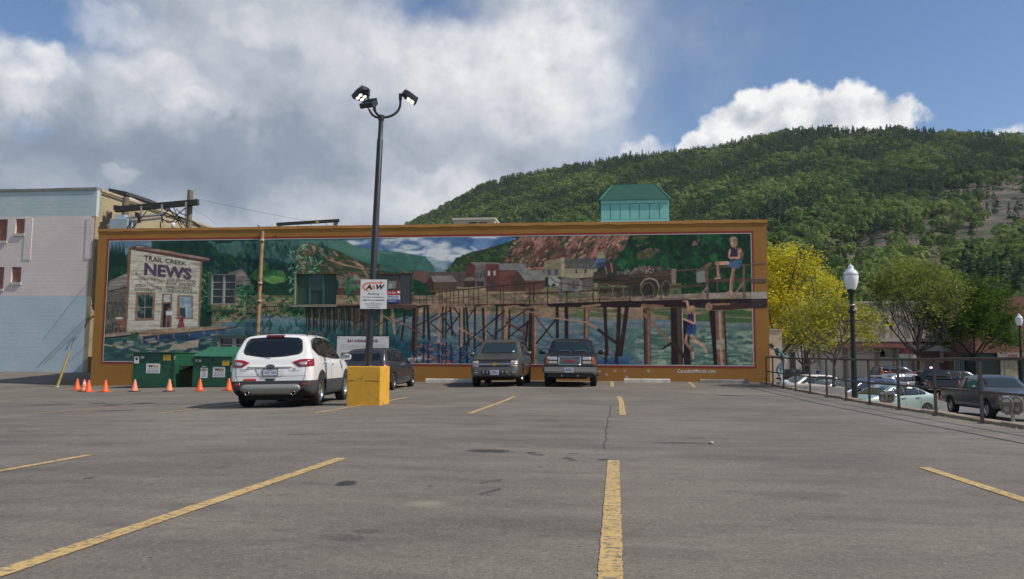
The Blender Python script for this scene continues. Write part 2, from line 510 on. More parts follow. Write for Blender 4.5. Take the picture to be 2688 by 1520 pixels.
M_ROAD = mat('street_asphalt', (0.17, 0.165, 0.155), 0.9, var=0.2, vscale=0.6)
M_CONC = mat('concrete', (0.36, 0.34, 0.30), 0.9, var=0.22, vscale=2.0, bump=0.3, bscale=30)
M_KERB = mat('kerb_concrete', (0.30, 0.235, 0.165), 0.9, var=0.3, vscale=2.5, bump=0.4, bscale=25, dirt=((0.12, 0.09, 0.06), 1.4, 0.5, 0.7))
M_EARTH = mat('bare_earth', (0.26, 0.215, 0.16), 0.95, var=0.35, vscale=0.4, bump=0.4, bscale=6)
M_BLACK = mat('black_plastic', (0.018, 0.018, 0.02), 0.5)
M_TEXTK = mat('black_print', (0.02, 0.02, 0.022), 0.6)
M_WHITE = mat('white_board', (0.74, 0.74, 0.73), 0.5, var=0.05)
M_WHITEP = mat('white_print', (0.8, 0.8, 0.8), 0.5)
M_RED = mat('red_print', (0.55, 0.05, 0.04), 0.5)
M_ORANGEP = mat('orange_print', (0.75, 0.20, 0.05), 0.5)
M_BLUEP = mat('navy_print', (0.03, 0.06, 0.30), 0.5)
M_YELP = mat('yellow_print', (0.72, 0.45, 0.04), 0.5)
def sheet(name, xs, ys, zf, m, kind='structure', smooth=True):
 xs, ys = np.asarray(xs, float), np.asarray(ys, float)
 X, Y = np.meshgrid(xs, ys)
 Z = zf(X, Y) if callable(zf) else np.full_like(X, zf)
 nx, ny = len(xs), len(ys)
 i = np.arange(nx * ny).reshape(ny, nx)
 f = np.stack([i[:-1, :-1], i[:-1, 1:], i[1:, 1:], i[1:, :-1]], -1).reshape(-1, 4)
 me = mesh_np(name, np.stack([X, Y, Z], -1).reshape(-1, 3), f, smooth)
 me.materials.append(m)
 return tag(link(bpy.data.objects.new(name, me)), kind=kind)
RAIL_X = 6.35
LOT_R = 6.46
sheet('parking_lot', np.concatenate([np.linspace(-70, -4, 50), np.linspace(-3.5, LOT_R, 22)]), np.linspace(-40, 62, 120), lot_z, M_ASPH)
sheet('ground', np.linspace(-1900, 1900, 11), np.linspace(-1900, 1900, 11), -1.75, M_EARTH)
ysr = np.linspace(-60, 84, 60)
sheet('road', [9.3, 14, 20, 40, 80, 160], ysr, lambda X, Y: -1.29 + 0.01 * np.maximum(0, Y - 45), M_ROAD)
mb = MB()
mb.box(6.75, 9.3, -60, 62, -1.7, -1.16)
tag(mb.build('pavement', M_CONC), kind='structure')
mb = MB()
for k in range(36):
 y0 = -6 + k * 1.1
 z = float(lot_z(6.5, y0 + 0.55))
 mb.box(LOT_R, 6.72, y0, y0 + 1.09, z - 0.25, z + 0.05 + 0.008 * ((k * 7) % 3))
tag(mb.build('kerb_strip', M_KERB, bevel=0.012), kind='structure')
mb = MB()
for k in range(18):
 y0 = -6 + k * 2.2
 mb.box(6.47, 6.74, y0, y0 + 2.2, -1.75, float(lot_z(6.5, y0 + 1.1)) - 0.26)
tag(mb.build('retaining_wall', M_CONC), 'concrete retaining wall below the lot edge beside the street', 'wall')
M_SEAM = mat('tar_seam', (0.035, 0.035, 0.038), 0.7, var=0.3, vscale=5)
def strip(name, pts, w, m, dz=0.004, step=0.5, wob=0.0, jag=0.0):
 """a thin painted or tarred strip that follows the lot"""
 pts = [Vector((p[0], p[1], 0)) for p in pts]
 path = [pts[0]]
 for a, b in zip(pts, pts[1:]):
  n = max(1, int((b - a).length / step))
  path += [a.lerp(b, (k + 1) / n) for k in range(n)]
 mb = MB(); vs = []; fs = []
 for i, p in enumerate(path):
  d = (path[min(i + 1, len(path) - 1)] - path[max(i - 1, 0)]).normalized()
  s = Vector((d.y, -d.x, 0)) * w / 2
  q = p + Vector((random.uniform(-wob, wob), random.uniform(-wob, wob), 0))
  for e in (q - s * (1 + random.uniform(-jag, jag * .4)), q + s * (1 + random.uniform(-jag, jag * .4))):
   vs.append((e.x, e.y, float(lot_z(e.x, e.y)) + dz))
 for i in range(len(path) - 1):
  fs.append((2 * i, 2 * i + 1, 2 * i + 3, 2 * i + 2))
 mb.add(vs, fs)
 return tag(mb.build(name, m), kind='structure')
def gline(*uv, w=0.11):
 strip('parking_line', [tuple(gpt(u, v)[:2]) for u, v in uv], w, M_LINE, 0.005, .05, .002, .10)
L = [gpt(898, 1203)[:2], gpt(150, 1455)[:2]]
d = (L[1] - L[0]) / np.linalg.norm(L[1] - L[0])
strip('parking_line', [L[0], L[0] + d * 6.2], 0.122, M_LINE, 0.005, .045, .002, .10)
L = [gpt(1610, 1209)[:2], gpt(1603, 1500)[:2]]
d = (L[1] - L[0]) / np.linalg.norm(L[1] - L[0])
strip('parking_line', [L[0], L[0] + d * 6.2], 0.122, M_LINE, 0.005, .03, .002, .10)
L = [gpt(2426, 1228)[:2], gpt(2688, 1313)[:2]]
d = (L[1] - L[0]) / np.linalg.norm(L[1] - L[0])
strip('parking_line', [L[0], L[0] + d * 6.2], 0.115, M_LINE, 0.005, .045, .002, .10)
L = [gpt(235, 1195)[:2], gpt(0, 1237)[:2]]
d = (L[1] - L[0]) / np.linalg.norm(L[1] - L[0])
strip('parking_line', [L[0], L[0] + d * 6.2], 0.115, M_LINE, 0.005, .045, .002, .10)
gline((1624, 1041), (1631, 1055), (1635, 1090), w=0.13)
gline((1606, 1002), (1607, 1016), w=0.14)
gline((1794, 1003), (1824, 1017))
gline((1351, 1041), (1232, 1086))
gline((1068, 1043), (828, 1084))
gline((640, 1058), (418, 1085))
gline((330, 1067), (85, 1086))
gline((30, 1051), (-160, 1060))
gline((1092, 1003), (1000, 1020))
M_OIL = mat('oil_stain_film', (0.045, 0.042, 0.04), 0.55, var=0.3, vscale=9)
M_OIL2 = mat('faded_stain_film', (0.085, 0.079, 0.073), 0.8, var=0.3, vscale=9)
M_PALE = mat('pale_dust_patch', (0.21, 0.19, 0.145), 0.9, var=0.2, vscale=6)
crk = [(1603, 1065), (1600, 1090), (1596, 1100), (1594, 1120), (1590, 1140), (1589, 1160), (1586, 1180)]
strip('asphalt_crack', [tuple(gpt(u, v)[:2]) for u, v in crk], 0.011, M_SEAM, 0.003, 0.14, 0.022)
mb = MB()
c = gpt(1867, 1166)
mb.lathe([(0.0, 0.0), (0.03, 0.004), (0.034, 0.02), (0.02, 0.035), (0.0, 0.038)], 7, M=Matrix.Translation((c[0], c[1], c[2])))
tag(mb.build('pebble', M_CONC), 'small grey pebble lying alone on the open asphalt', 'stone')
def grit():
 r = random.Random(12); mb = MB()
 for k in range(700):
  if k % 3 == 0: x, y = r.uniform(-23, 6.2), 33.95 - abs(r.gauss(0, .12))
  else: x, y = LOT_R - abs(r.gauss(0, .10)) - .01, r.uniform(4, 33)
  z = float(lot_z(x, y)); s = r.uniform(.006, .022)
  a = r.uniform(0, 6.28)
  mb.add([(x + s * math.cos(a), y + s * math.sin(a), z), (x + s * math.cos(a + 2.1), y + s * math.sin(a + 2.1), z), (x + s * math.cos(a + 4.2), y + s * math.sin(a + 4.2), z), (x, y, z + s * 1.1)], [(0, 1, 3), (1, 2, 3), (2, 0, 3)])
 tag(mb.build('gravel', M_KERB), kind='stuff')
grit()
# ------------------------------------------------------------------ the wooded hill
RIDGE = [(-900, 900), (-300, 850), (300, 760), (700, 700), (900, 655), (1054, 606), (1190, 540), (1253, 500), (1347, 470), (1461, 453), (1566, 432), (1649, 416), (1775, 408), (1879, 394), (1983, 368), (2088, 351), (2171, 343),
   (2244, 351), (2349, 346), (2432, 352), (2505, 357), (2610, 363), (2688, 366), (3000, 385), (3500, 440), (4500, 560)]
rg = np.array([az_el(u, v) for u, v in RIDGE])
rg = np.vstack([[-math.pi, 0.015], [rg[0, 0] - 0.3, 0.02], rg, [rg[-1, 0] + 0.35, 0.06], [math.pi, 0.015]])
HR0, HR1 = 150.0, 1300.0
def hill_z(az, r):
 e = np.interp(az, rg[:, 0], rg[:, 1])
 t = np.clip((r - HR0) / (HR1 - HR0), 0, 1)
 lump = 9 * np.sin(az * 23 + r * 0.011) * t + 5 * np.sin(az * 61 + r * 0.02) * t * (1 - t) * 2
 H = HR1 * np.tan(e)
 t2 = np.where(r > HR1, 1.0 - np.clip((r - HR1) / 500.0, 0, 1) * 0.3, t ** 1.45)
 return -1.9 + H * t2 + lump * (1 - t)
naz, nr = 260, 70
AZ = np.linspace(R_(-62), R_(78), naz); RR = np.concatenate([np.linspace(HR0, HR1, nr), [1400, 1600, 1800]])
A2, R2 = np.meshgrid(AZ, RR)
Z2 = hill_z(A2, R2)
V = np.stack([R2 * np.sin(A2), R2 * np.cos(A2), Z2], -1).reshape(-1, 3)
i = np.arange(A2.size).reshape(A2.shape)
f = np.stack([i[:-1, :-1], i[:-1, 1:], i[1:, 1:], i[1:, :-1]], -1).reshape(-1, 4)
def hill_mat():
 m = bpy.data.materials.new('hillside_soil')
 m.use_nodes = True
 nt = NT(m.node_tree)
 b = nt.n['Principled BSDF']
 p = nt.new('ShaderNodeNewGeometry').outputs['Position']
 q = nt.vec('MULTIPLY', p, (1, 1, 3.0))
 st = nt.noise(q, 0.03, 8.0, 0.68, 0.6)
 soil = nt.ramp(st, ((0.3, (0.030, 0.040, 0.018)), (0.46, (0.060, 0.058, 0.034)), (0.56, (0.105, 0.088, 0.068)), (0.68, (0.185, 0.148, 0.115))))
 nt.put(b.inputs['Base Color'], soil)
 b.inputs['Roughness'].default_value = 0.95
 bn = nt.new('ShaderNodeBump'); bn.inputs['Strength'].default_value = 0.9; bn.inputs['Distance'].default_value = 3.0
 nt.put(bn.inputs['Height'], nt.noise(q, 0.06, 8.0, 0.7)); nt.l.new(bn.outputs[0], b.inputs['Normal'])
 return m
me = mesh_np('hill', V, f, True); me.materials.append(hill_mat())
tag(link(bpy.data.objects.new('hill', me)), kind='structure')
# ---- trees on the hill
def leaf_mat(name, stops, attr=True, trans=0.25):
 m = bpy.data.materials.new(name)
 m.use_nodes = True
 nt = NT(m.node_tree)
 nt.n.clear()
 out = nt.new('ShaderNodeOutputMaterial')
 if attr:
  a = nt.new('ShaderNodeAttribute'); a.attribute_name = 'tint'
  fac = a.outputs['Fac']
 else:
  a = nt.new('ShaderNodeAttribute'); a.attribute_name = 'tint'
  oi = nt.new('ShaderNodeObjectInfo')
  fac = nt.math('ADD', nt.math('MULTIPLY', a.outputs['Fac'], 0.35), nt.math('MULTIPLY', oi.outputs['Random'], 0.65))
 c = nt.ramp(fac, stops)
 df = nt.new('ShaderNodeBsdfDiffuse'); nt.put(df.inputs[0], c)
 tr = nt.new('ShaderNodeBsdfTranslucent'); nt.put(tr.inputs[0], c)
 mx = nt.new('ShaderNodeMixShader'); mx.inputs[0].default_value = trans
 nt.l.new(df.outputs[0], mx.inputs[1]); nt.l.new(tr.outputs[0], mx.inputs[2]); nt.l.new(mx.outputs[0], out.inputs[0])
 return m
CON_STOPS = ((0.0, (0.042, 0.074, 0.044)), (0.5, (0.064, 0.106, 0.052)), (1.0, (0.10, 0.15, 0.058)))
DEC_STOPS = ((0.0, (0.085, 0.14, 0.045)), (0.4, (0.125, 0.19, 0.055)), (0.75, (0.195, 0.26, 0.074)), (1.0, (0.32, 0.35, 0.12)))
def conifer(rng, n):
 """unit conifer (height 1): drooping sprays round a stem"""
 V, T = [], []
 h = rng.random(n) ** 0.85 * 0.88 + 0.09
 for k in range(n):
  z = h[k]
  r = (1 - z) ** .85 * 0.25 * rng.uniform(0.6, 1.15) + 0.012
  a = rng.uniform(0, 2 * math.pi)
  c, s = math.cos(a), math.sin(a)
  w = (0.045 + 0.075 * (1 - z)) * rng.uniform(0.7, 1.3)
  drop = r * rng.uniform(0.25, 0.6)
  V += [(c * r * .1, s * r * .1, z + 0.05), (c * r - s * w, s * r + c * w, z - drop), (c * r + s * w, s * r - c * w, z - drop * rng.uniform(.7, 1.3))]
  T += [rng.uniform(0, 1)] * 3
 V += [(-.008, 0, .9), (.008, .004, .9), (0, 0, 1.02)]; T += [.5] * 3
 V += [(-.012, -.01, 0), (.012, -.01, 0), (0, 0, .5), (0, .012, 0), (0, -.012, 0), (0, 0, .5)]; T += [0] * 6
 return np.array(V), np.array(T)
def broadleaf(rng, n, wide=0.36, sz=(.055, .105), nc=8):
 """unit broadleaf: leaf sprays laid over rounded clumps"""
 V, T = [], []
 cl = [(0, 0, .62, .27, .5)]
 for _ in range(nc):
  a = rng.uniform(0, 6.28); z = rng.uniform(.36, .82); rr = wide * 0.66 * math.sqrt(rng.uniform(.25, 1)) * (1.1 - 1.2 * abs(z - .55))
  cl.append((math.cos(a) * rr, math.sin(a) * rr, z, rng.uniform(.15, .23), rng.random()))
 k = 0
 while k < n:
  ci = rng.integers(len(cl)); cx, cy, cz, cr, ct = cl[ci]
  d = rng.normal(size=3); d[2] = d[2] * .9 + .15; d /= np.linalg.norm(d)
  p = np.array([cx, cy, cz]) + d * cr * rng.uniform(.85, 1.05) * np.array([1, 1, .9])
  if any(j != ci and np.linalg.norm(p - np.array(c[:3])) < c[3] * .72 for j, c in enumerate(cl)): continue
  k += 1
  t1 = np.cross(d, rng.normal(size=3)); t1 /= np.linalg.norm(t1); t2 = np.cross(d, t1)
  t1 = t1 + d * rng.uniform(-.35, .35); t2 = t2 + d * rng.uniform(-.35, .35)
  s = rng.uniform(*sz)
  V += [tuple(p + t1 * s), tuple(p - t1 * s * .6 + t2 * s * .9), tuple(p - t1 * s * .6 - t2 * s * .9)]
  T += [np.clip(ct * .6 + rng.uniform(0, .4), 0, 1)] * 3
 V += [(-.016, -.01, 0), (.016, -.01, 0), (0, 0, .6), (0, .016, 0), (0, -.016, 0), (0, 0, .6)]; T += [0] * 6
 return np.array(V), np.array(T)
def tri_obj(name, V, T, m):
 me = mesh_np(name, V, np.arange(len(V)).reshape(-1, 3), False)
 at = me.attributes.new('tint', 'FLOAT', 'POINT')
 at.data.foreach_set('value', np.ascontiguousarray(T, np.float32))
 me.materials.append(m)
 return me
rng = np.random.default_rng(11)
N = 38000
az = rng.uniform(R_(-14.5), R_(30), N)
r = np.sqrt(rng.uniform(HR0 ** 2 * 0.95, (HR1 + 25) ** 2, N))
x, y = r * np.sin(az), r * np.cos(az)
z = hill_z(az, r)
u, v = project(np.stack([x, y, z], -1))
def inside(u, v, poly):
 poly = np.asarray(poly, float); n = len(poly); c = np.zeros(u.shape, bool)
 j = n - 1
 for i in range(n):
  xi, yi = poly[i]; xj, yj = poly[j]
  with np.errstate(divide='ignore', invalid='ignore'):
   c ^= ((yi > v) != (yj > v)) & (u < (xj - xi) * (v - yi) / (yj - yi + 1e-9) + xi)
  j = i
 return c
bare = np.zeros(N)
for poly, b in (([(1900, 650), (1990, 610), (2100, 590), (2060, 640), (1960, 665), (1920, 690)], .85), ([(2180, 572), (2230, 552), (2320, 540), (2330, 556), (2240, 580), (2190, 590)], .85),
    ([(2170, 655), (2300, 620), (2420, 590), (2560, 545), (2600, 500), (2720, 470), (2720, 605), (2560, 655), (2480, 690), (2330, 690), (2220, 735), (2120, 730)], .90), ([(2040, 705), (2180, 660), (2230, 690), (2120, 740)], .7),
    ([(2420, 525), (2520, 495), (2690, 450), (2690, 480), (2560, 520), (2440, 550)], .85), ([(2330, 640), (2460, 600), (2600, 590), (2688, 600), (2688, 640), (2500, 690)], .88), ([(2030, 560), (2100, 545), (2110, 560), (2040, 575)], .7), ([(1480, 660), (1500, 655), (1500, 670)], .5)):
 bare = np.maximum(bare, inside(u, v, poly) * b)
keep = rng.random(N) > bare
near = 1.0
keep &= rng.random(N) < np.where(r < 420, 0.74, 0.62)
keep &= (u < 2760) & (u > 960)
az, r, x, y, z, u, v = [q[keep] for q in (az, r, x, y, z, u, v)]
patch_n = 0.8 * np.sin(x * 0.021 + 1.7 + np.sin(y * .013)) * np.cos(y * 0.017 + x * 0.009) + 0.6 * np.sin(x * 0.047 - y * 0.034 + 2 * np.sin(x * .011)) + rng.normal(0, .5, len(x))
low = np.clip((v - 480) / 330, 0, 1)
is_dec = patch_n + low * 0.75 + np.where(v < r * 0 + 425, -0.25, 0.0) > 0.36
size = np.where(is_dec, rng.uniform(9, 20, len(x)), rng.uniform(9, 21, len(x))) * np.interp(r, [150, 400, 1300], [0.72, 0.80, 0.84])
px = size / r * F_PX
order = np.argsort(-px)
HOUSES = [(2466, 690, 470, 15, 'green'), (2360, 738, 330, 14, 'blue'), (2330, 905, 300, 1, None)]
for hu, hv, hr, _, kind in HOUSES[:2]:
 ha, _e = az_el(hu, hv)
 blk = (np.abs((az - ha) * r) < 13) & (np.abs(r - hr) < 16) | (np.abs(u - hu) < 42) & (r < hr) & (r > hr - 95) & (v - px < hv + 6)
 size[blk] = 0
vis = (u > 1030) & (u < 2700) & (size > 0) & (((v - px) < 572) | (u > 2010))
ids = [k for k in order if vis[k]]
nbig_c = [k for k in ids if not is_dec[k]][:130]
nbig_d = [k for k in ids if is_dec[k]][:160]
M_CON1 = leaf_mat('conifer_needles', CON_STOPS, False, 0.22)
M_DEC1 = leaf_mat('broadleaf_leaves', DEC_STOPS, False, 0.35)
M_CON2 = leaf_mat('far_conifer_needles', CON_STOPS, True, 0.22)
M_DEC2 = leaf_mat('far_broadleaf_leaves', DEC_STOPS, True, 0.35)
con_hi = [tri_obj('conifer_tree', *conifer(rng, 150), M_CON1) for _ in range(5)]
dec_hi = [tri_obj('broadleaf_tree', *broadleaf(rng, 420, w, (.035, .07)), M_DEC1) for w in (.40, .46, .54, .42, .48)]
big = set(nbig_c) | set(nbig_d)
for k in nbig_c + nbig_d:
 dec = bool(is_dec[k])
 o = bpy.data.objects.new('broadleaf_tree' if dec else 'conifer_tree', (dec_hi if dec else con_hi)[k % 5])
 o.location = (x[k], y[k], z[k] - 0.3)
 s = size[k]
 o.scale = (s * rng.uniform(.9, 1.15), s * rng.uniform(.9, 1.15), s); o.rotation_euler = (0, 0, rng.uniform(0, 6.28))
 link(o)
 if dec: tag(o, 'light green round-crowned tree in fresh leaf on the lower hillside', 'tree', 'broadleaf trees on the lower hillside')
 else: tag(o, 'dark green pointed conifer standing on the lower hillside', 'tree', 'conifers on the lower hillside')
def forest(name, sel, protos, m, bias):
 VV, TT = [], []
 pk = rng.integers(len(protos), size=len(sel))
 for j, (PV, PT) in enumerate(protos):
  s_ = sel[pk == j]
  if not len(s_): continue
  a = rng.uniform(0, 6.28, len(s_)); c, s = np.cos(a)[:, None], np.sin(a)[:, None]
  sc = size[s_][:, None]; sw = sc * rng.uniform(.9, 1.2, len(s_))[:, None]
  X = (PV[:, 0] * c - PV[:, 1] * s) * sw + x[s_][:, None]
  Y = (PV[:, 0] * s + PV[:, 1] * c) * sw + y[s_][:, None]
  Z = PV[:, 2] * sc + z[s_][:, None] - 0.3
  VV.append(np.stack([X, Y, Z], -1).reshape(-1, 3))
  tone = np.clip(bias[s_][:, None] + rng.normal(0, .26, len(s_))[:, None], 0, 1)
  TT.append(np.clip(PT[None] * 0.35 + tone * 0.65, 0, 1).reshape(-1))
 me = tri_obj(name, np.concatenate(VV), np.concatenate(TT), m)
 return tag(link(bpy.data.objects.new(name, me)), kind='stuff')
rest = np.array([k for k in range(len(x)) if k not in big and size[k] > 0 and u[k] > 1000])
tone = np.clip(0.5 + 0.28 * np.sin(x * 0.02 + y * 0.013) + 0.2 * np.sin(x * .051 - y * .047), 0, 1)
forest('far_conifers', rest[~is_dec[rest]], [conifer(rng, 42) for _ in range(6)], M_CON2, tone)
forest('far_broadleaf_trees', rest[is_dec[rest]], [broadleaf(rng, 84, w, (.07, .12), 5) for w in (.38, .44, .5, .55, .42)], M_DEC2, tone)
print('hill trees', len(rest), len(big))
mb = MB(); mb.box(-1950, 1950, -1950, 1950, -3.0, 520.0)
hz = mb.build('haze', [])
hz.data.materials.clear()
m = bpy.data.materials.new('haze_air'); m.use_nodes = True
nt = NT(m.node_tree); nt.n.clear()
o_ = nt.new('ShaderNodeOutputMaterial'); pv = nt.new('ShaderNodeVolumePrincipled')
pv.inputs['Color'].default_value = (.86, .92, 1.0, 1); pv.inputs['Density'].default_value = HAZE
nt.l.new(pv.outputs[0], o_.inputs['Volume'])
hz.data.materials.append(m)
tag(hz, kind='stuff')
# ================================================================== the mural building
WY = 34.0
MX0, MX1, MZ0, MZ1 = -23.105, 6.262, 0.878, 6.500
WX0, WX1, WTOP = -23.69, 6.935, 7.02
def zA(x, y): return 230 + x / 3.385, 590 + y / 3.386
def zB(x, y): return 540 + x / 4.853, 600 + y / 4.853
def zC(x, y): return 760 + x / 4.044, 600 + y / 4.044
def zD(x, y): return 1060 + x / 3.936, 590 + y / 3.935
def zE(x, y): return 1380 + x / 3.935, 590 + y / 3.935
def zF(x, y): return 1660 + x / 3.387, 580 + y / 3.386
class Paint:
 """a painted panel: brush marks laid onto a fine grid of points on the wall (colours are sRGB 0..255)"""
 def __init__(self, x0, x1, z0, z1, nx, nz):
  self.xs = np.linspace(x0, x1, nx); self.zs = np.linspace(z0, z1, nz)
  X, Z = np.meshgrid(self.xs, self.zs)
  self.U, self.V = project(np.stack([X, np.full_like(X, WY), Z], -1))
  self.c = np.zeros((nz, nx, 3))
  self.nx, self.nz = nx, nz
  self.rng = np.random.default_rng(5)
 def noise(self, su, sv, oct=3, seed=0):
  """smooth noise 0..1, cell size in photo pixels"""
  r = np.random.default_rng(seed)
  out = np.zeros((self.nz, self.nx)); amp, tot = 1.0, 0
  for o in range(oct):
   gu = max(2, int(1720 / su * 2 ** o)); gv = max(2, int(340 / sv * 2 ** o))
   g = r.random((gv + 2, gu + 2))
   a = np.linspace(0, gu, self.nx); b = np.linspace(0, gv, self.nz)
   i, j = a.astype(int), b.astype(int)
   fa, fb = a - i, b - j
   fa = fa * fa * (3 - 2 * fa); fb = (fb * fb * (3 - 2 * fb))[:, None]
   T = g[j][:, i] * (1 - fa) + g[j][:, i + 1] * fa
   B = g[j + 1][:, i] * (1 - fa) + g[j + 1][:, i + 1] * fa
   out += amp * (T * (1 - fb) + B * fb); tot += amp; amp *= 0.55
  return out / tot
 def blend(self, mask, col, a=1.0):
  k = (mask * a)[..., None]
  self.c = self.c * (1 - k) + np.asarray(col, float) * k
 def box_of(self, us, vs, pad=2):
  u0, u1, v0, v1 = min(us) - pad, max(us) + pad, min(vs) - pad, max(vs) + pad
  cols = np.where((self.U.max(0) >= u0) & (self.U.min(0) <= u1))[0]
  rows = np.where((self.V.min(1) <= v1) & (self.V.max(1) >= v0))[0]
  if not len(cols) or not len(rows): return None
  return slice(rows[0], rows[-1] + 1), slice(cols[0], cols[-1] + 1)
 def poly(self, pts, col, a=1.0, noise=None, jit=0.0, edge=0.0):
  us, vs = [p[0] for p in pts], [p[1] for p in pts]
  s = self.box_of(us, vs)
  if s is None: return
  U, V = self.U[s], self.V[s]
  if edge:
   U = U + edge * (self.n1[s] - .5) * 2; V = V + edge * (self.n2[s] - .5) * 2
  m = np.zeros(U.shape)
  for du, dv in ((-.35, -.35), (.35, .35), (-.35, .35), (.35, -.35)):
   m += inside(U + du, V + dv, pts)
  m *= a / 4
  c = np.asarray(col, float)
  if noise is not None:
   nz, c2, lo, hi = noise
   k = np.clip((nz[s] - lo) / (hi - lo), 0, 1)[..., None]
   c = c * (1 - k) + np.asarray(c2, float) * k
  if jit: c = c * (1 + jit * (self.n3[s][..., None] - .5) * 2)
  self.c[s] = self.c[s] * (1 - m[..., None]) + c * m[..., None]
 def line(self, pts, w, col, a=1.0, jit=0.15):
  for p, q in zip(pts, pts[1:]):
   s = self.box_of((p[0], q[0]), (p[1], q[1]), w + 2)
   if s is None: continue
   U, V = self.U[s], self.V[s]
   d = np.array(q, float) - np.array(p, float); L2 = max(1e-6, d @ d)
   t = np.clip(((U - p[0]) * d[0] + (V - p[1]) * d[1]) / L2, 0, 1)
   dist = np.hypot(U - p[0] - t * d[0], V - p[1] - t * d[1])
   m = np.clip(w / 2 + 0.5 - dist, 0, 1)[..., None] * a
   c = np.asarray(col, float) * (1 + jit * (self.n3[s][..., None] - .5) * 2)
   self.c[s] = self.c[s] * (1 - m) + c * m
 def ell(self, u, v, ru, rv, col, a=1.0, soft=0.25):
  s = self.box_of((u - ru * 1.3, u + ru * 1.3), (v - rv * 1.3, v + rv * 1.3))
  if s is None: return
  d = np.hypot((self.U[s] - u) / ru, (self.V[s] - v) / rv)
  m = np.clip((1 + soft / 2 - d) / max(soft, 1e-3), 0, 1)[..., None] * a
  self.c[s] = self.c[s] * (1 - m) + np.asarray(col, float) * m
 def dabs(self, n, poly, sz, cols, ang=None, seed=1, a=0.85):
  r = random.Random(seed)
  us, vs = [p[0] for p in poly], [p[1] for p in poly]
  k = 0
  while k < n:
   u, v = r.uniform(min(us), max(us)), r.uniform(min(vs), max(vs))
   k += 1
   if not inside(np.array([u]), np.array([v]), poly)[0]: continue
   t = r.uniform(0, 6.28) if ang is None else ang + r.uniform(-.35, .35)
   l = sz * r.uniform(.5, 1.3)
   self.line([(u - math.cos(t) * l / 2, v - math.sin(t) * l / 2), (u + math.cos(t) * l / 2, v + math.sin(t) * l / 2)], sz * r.uniform(.25, .45), r.choice(cols), a)
def paint_mural():
 P = Paint(MX0, MX1, MZ0, MZ1, 1340, 258)
 P.n1 = P.noise(26, 26, 3, 1); P.n2 = P.noise(26, 26, 3, 2); P.n3 = P.noise(14, 10, 3, 3)
 streak = P.noise(70, 7, 4, 4); clump = P.noise(22, 18, 4, 5); broad = P.noise(160, 70, 3, 6); vert = P.noise(10, 60, 3, 7)
 U, V = P.U, P.V
 S = lambda x, a, b: np.clip((x - a) / (b - a), 0, 1)
 def M(f, pts): return [f(*p) for p in pts]
 # -- forest backdrop
 P.c[:] = (24, 58, 46)
 P.blend(S(V, 700, 640) * S(broad, .35, .65), (92, 122, 116), .75)
 P.blend(S(clump, .45, .75), (34, 86, 44), .6)
 P.blend(S(vert, .5, .8) * S(V, 700, 660), (18, 48, 44), .7)
 P.poly([(285, 630), (400, 630), (398, 652), (360, 662), (330, 668), (285, 668)], (104, 126, 150), .9, (streak, (150, 160, 170), .4, .8), edge=4)
 for k in range(26):
  u = 288 + k * 3.2 if k < 13 else 470 + (k - 13) * 7
  b = 655 + 10 * math.sin(k * 2.1)
  P.poly([(u - 5, 700), (u, b - (16 if k < 13 else 12)), (u + 5, 700)], (20, 52, 44), .85)
 P.poly([(545, 636), (1000, 625), (1010, 645), (900, 660), (830, 690), (700, 690), (640, 680), (575, 660)], (86, 118, 112), .8, (broad, (58, 98, 86), .35, .7), edge=8)
 P.poly([(540, 660), (580, 670), (620, 695), (690, 672), (760, 690), (820, 700), (820, 730), (540, 730)], (20, 52, 58), .75, edge=9)
 P.poly(M(zB, [(560, 610), (660, 500), (720, 400), (790, 440), (815, 540), (900, 510), (1000, 540), (1080, 620), (1020, 690), (900, 700), (760, 680), (600, 670)]), (74, 118, 52), .95, (clump, (38, 84, 46), .4, .7), edge=7)
 P.poly(M(zB, [(730, 640), (850, 610), (990, 640), (1020, 690), (900, 710), (780, 680)]), (116, 148, 66), .8, edge=5)
 P.poly(M(zB, [(690, 850), (760, 830), (800, 900), (880, 870), (945, 880), (950, 960), (760, 990), (690, 980)]), (110, 138, 74), .85, (clump, (60, 100, 60), .4, .8), edge=5)
 P.line(M(zB, [(842, 770), (842, 960)]), 2.5, (60, 60, 40)); P.line(M(zB, [(825, 770), (842, 830), (860, 770)]), 1.5, (60, 60, 40))
 hill = M(zC, [(60, 200), (130, 165), (240, 165), (500, 230), (700, 330), (850, 375), (1060, 385), (1300, 440), (1320, 560), (60, 560)])
 P.poly(hill, (58, 78, 46), .95, (streak, (128, 96, 72), .46, .72), .25, edge=3)
 P.dabs(120, hill, 14, [(142, 106, 82), (120, 90, 66), (168, 132, 104), (44, 70, 42)], .55, 3)
 P.line(M(zC, [(240, 200), (320, 240), (370, 290), (420, 330), (560, 380), (650, 400), (780, 430), (830, 500)]), 4, (172, 132, 106), .8)
 P.poly(M(zC, [(100, 128), (590, 128), (700, 190), (950, 232), (1200, 262), (1420, 285), (1420, 445), (1300, 438), (1060, 385), (850, 372), (700, 325), (500, 226), (240, 160), (100, 150)]), (66, 112, 92), 1, (broad, (88, 128, 112), .4, .7), edge=1.5)
 cl = P.noise(60, 26, 5, 9)
 sky = [zC(575, 122), zC(700, 188), zC(950, 230)] + M(zD, [(-150, 272), (60, 300), (220, 328), (300, 420), (430, 482), (545, 345), (720, 290), (1060, 190), (1170, 140)]) + [(1300, 615)]
 P.poly(sky, (88, 118, 158), 1, (cl, (206, 208, 204), .40, .60), .06)
 P.poly(M(zD, [(560, 150), (1160, 138), (1050, 190), (760, 262), (640, 190)]), (70, 106, 160), .7, edge=4)
 P.poly(M(zD, [(200, 320), (330, 340), (450, 400), (440, 486), (300, 500), (120, 480)]), (104, 138, 146), .8, (broad, (140, 160, 166), .4, .7), edge=3)
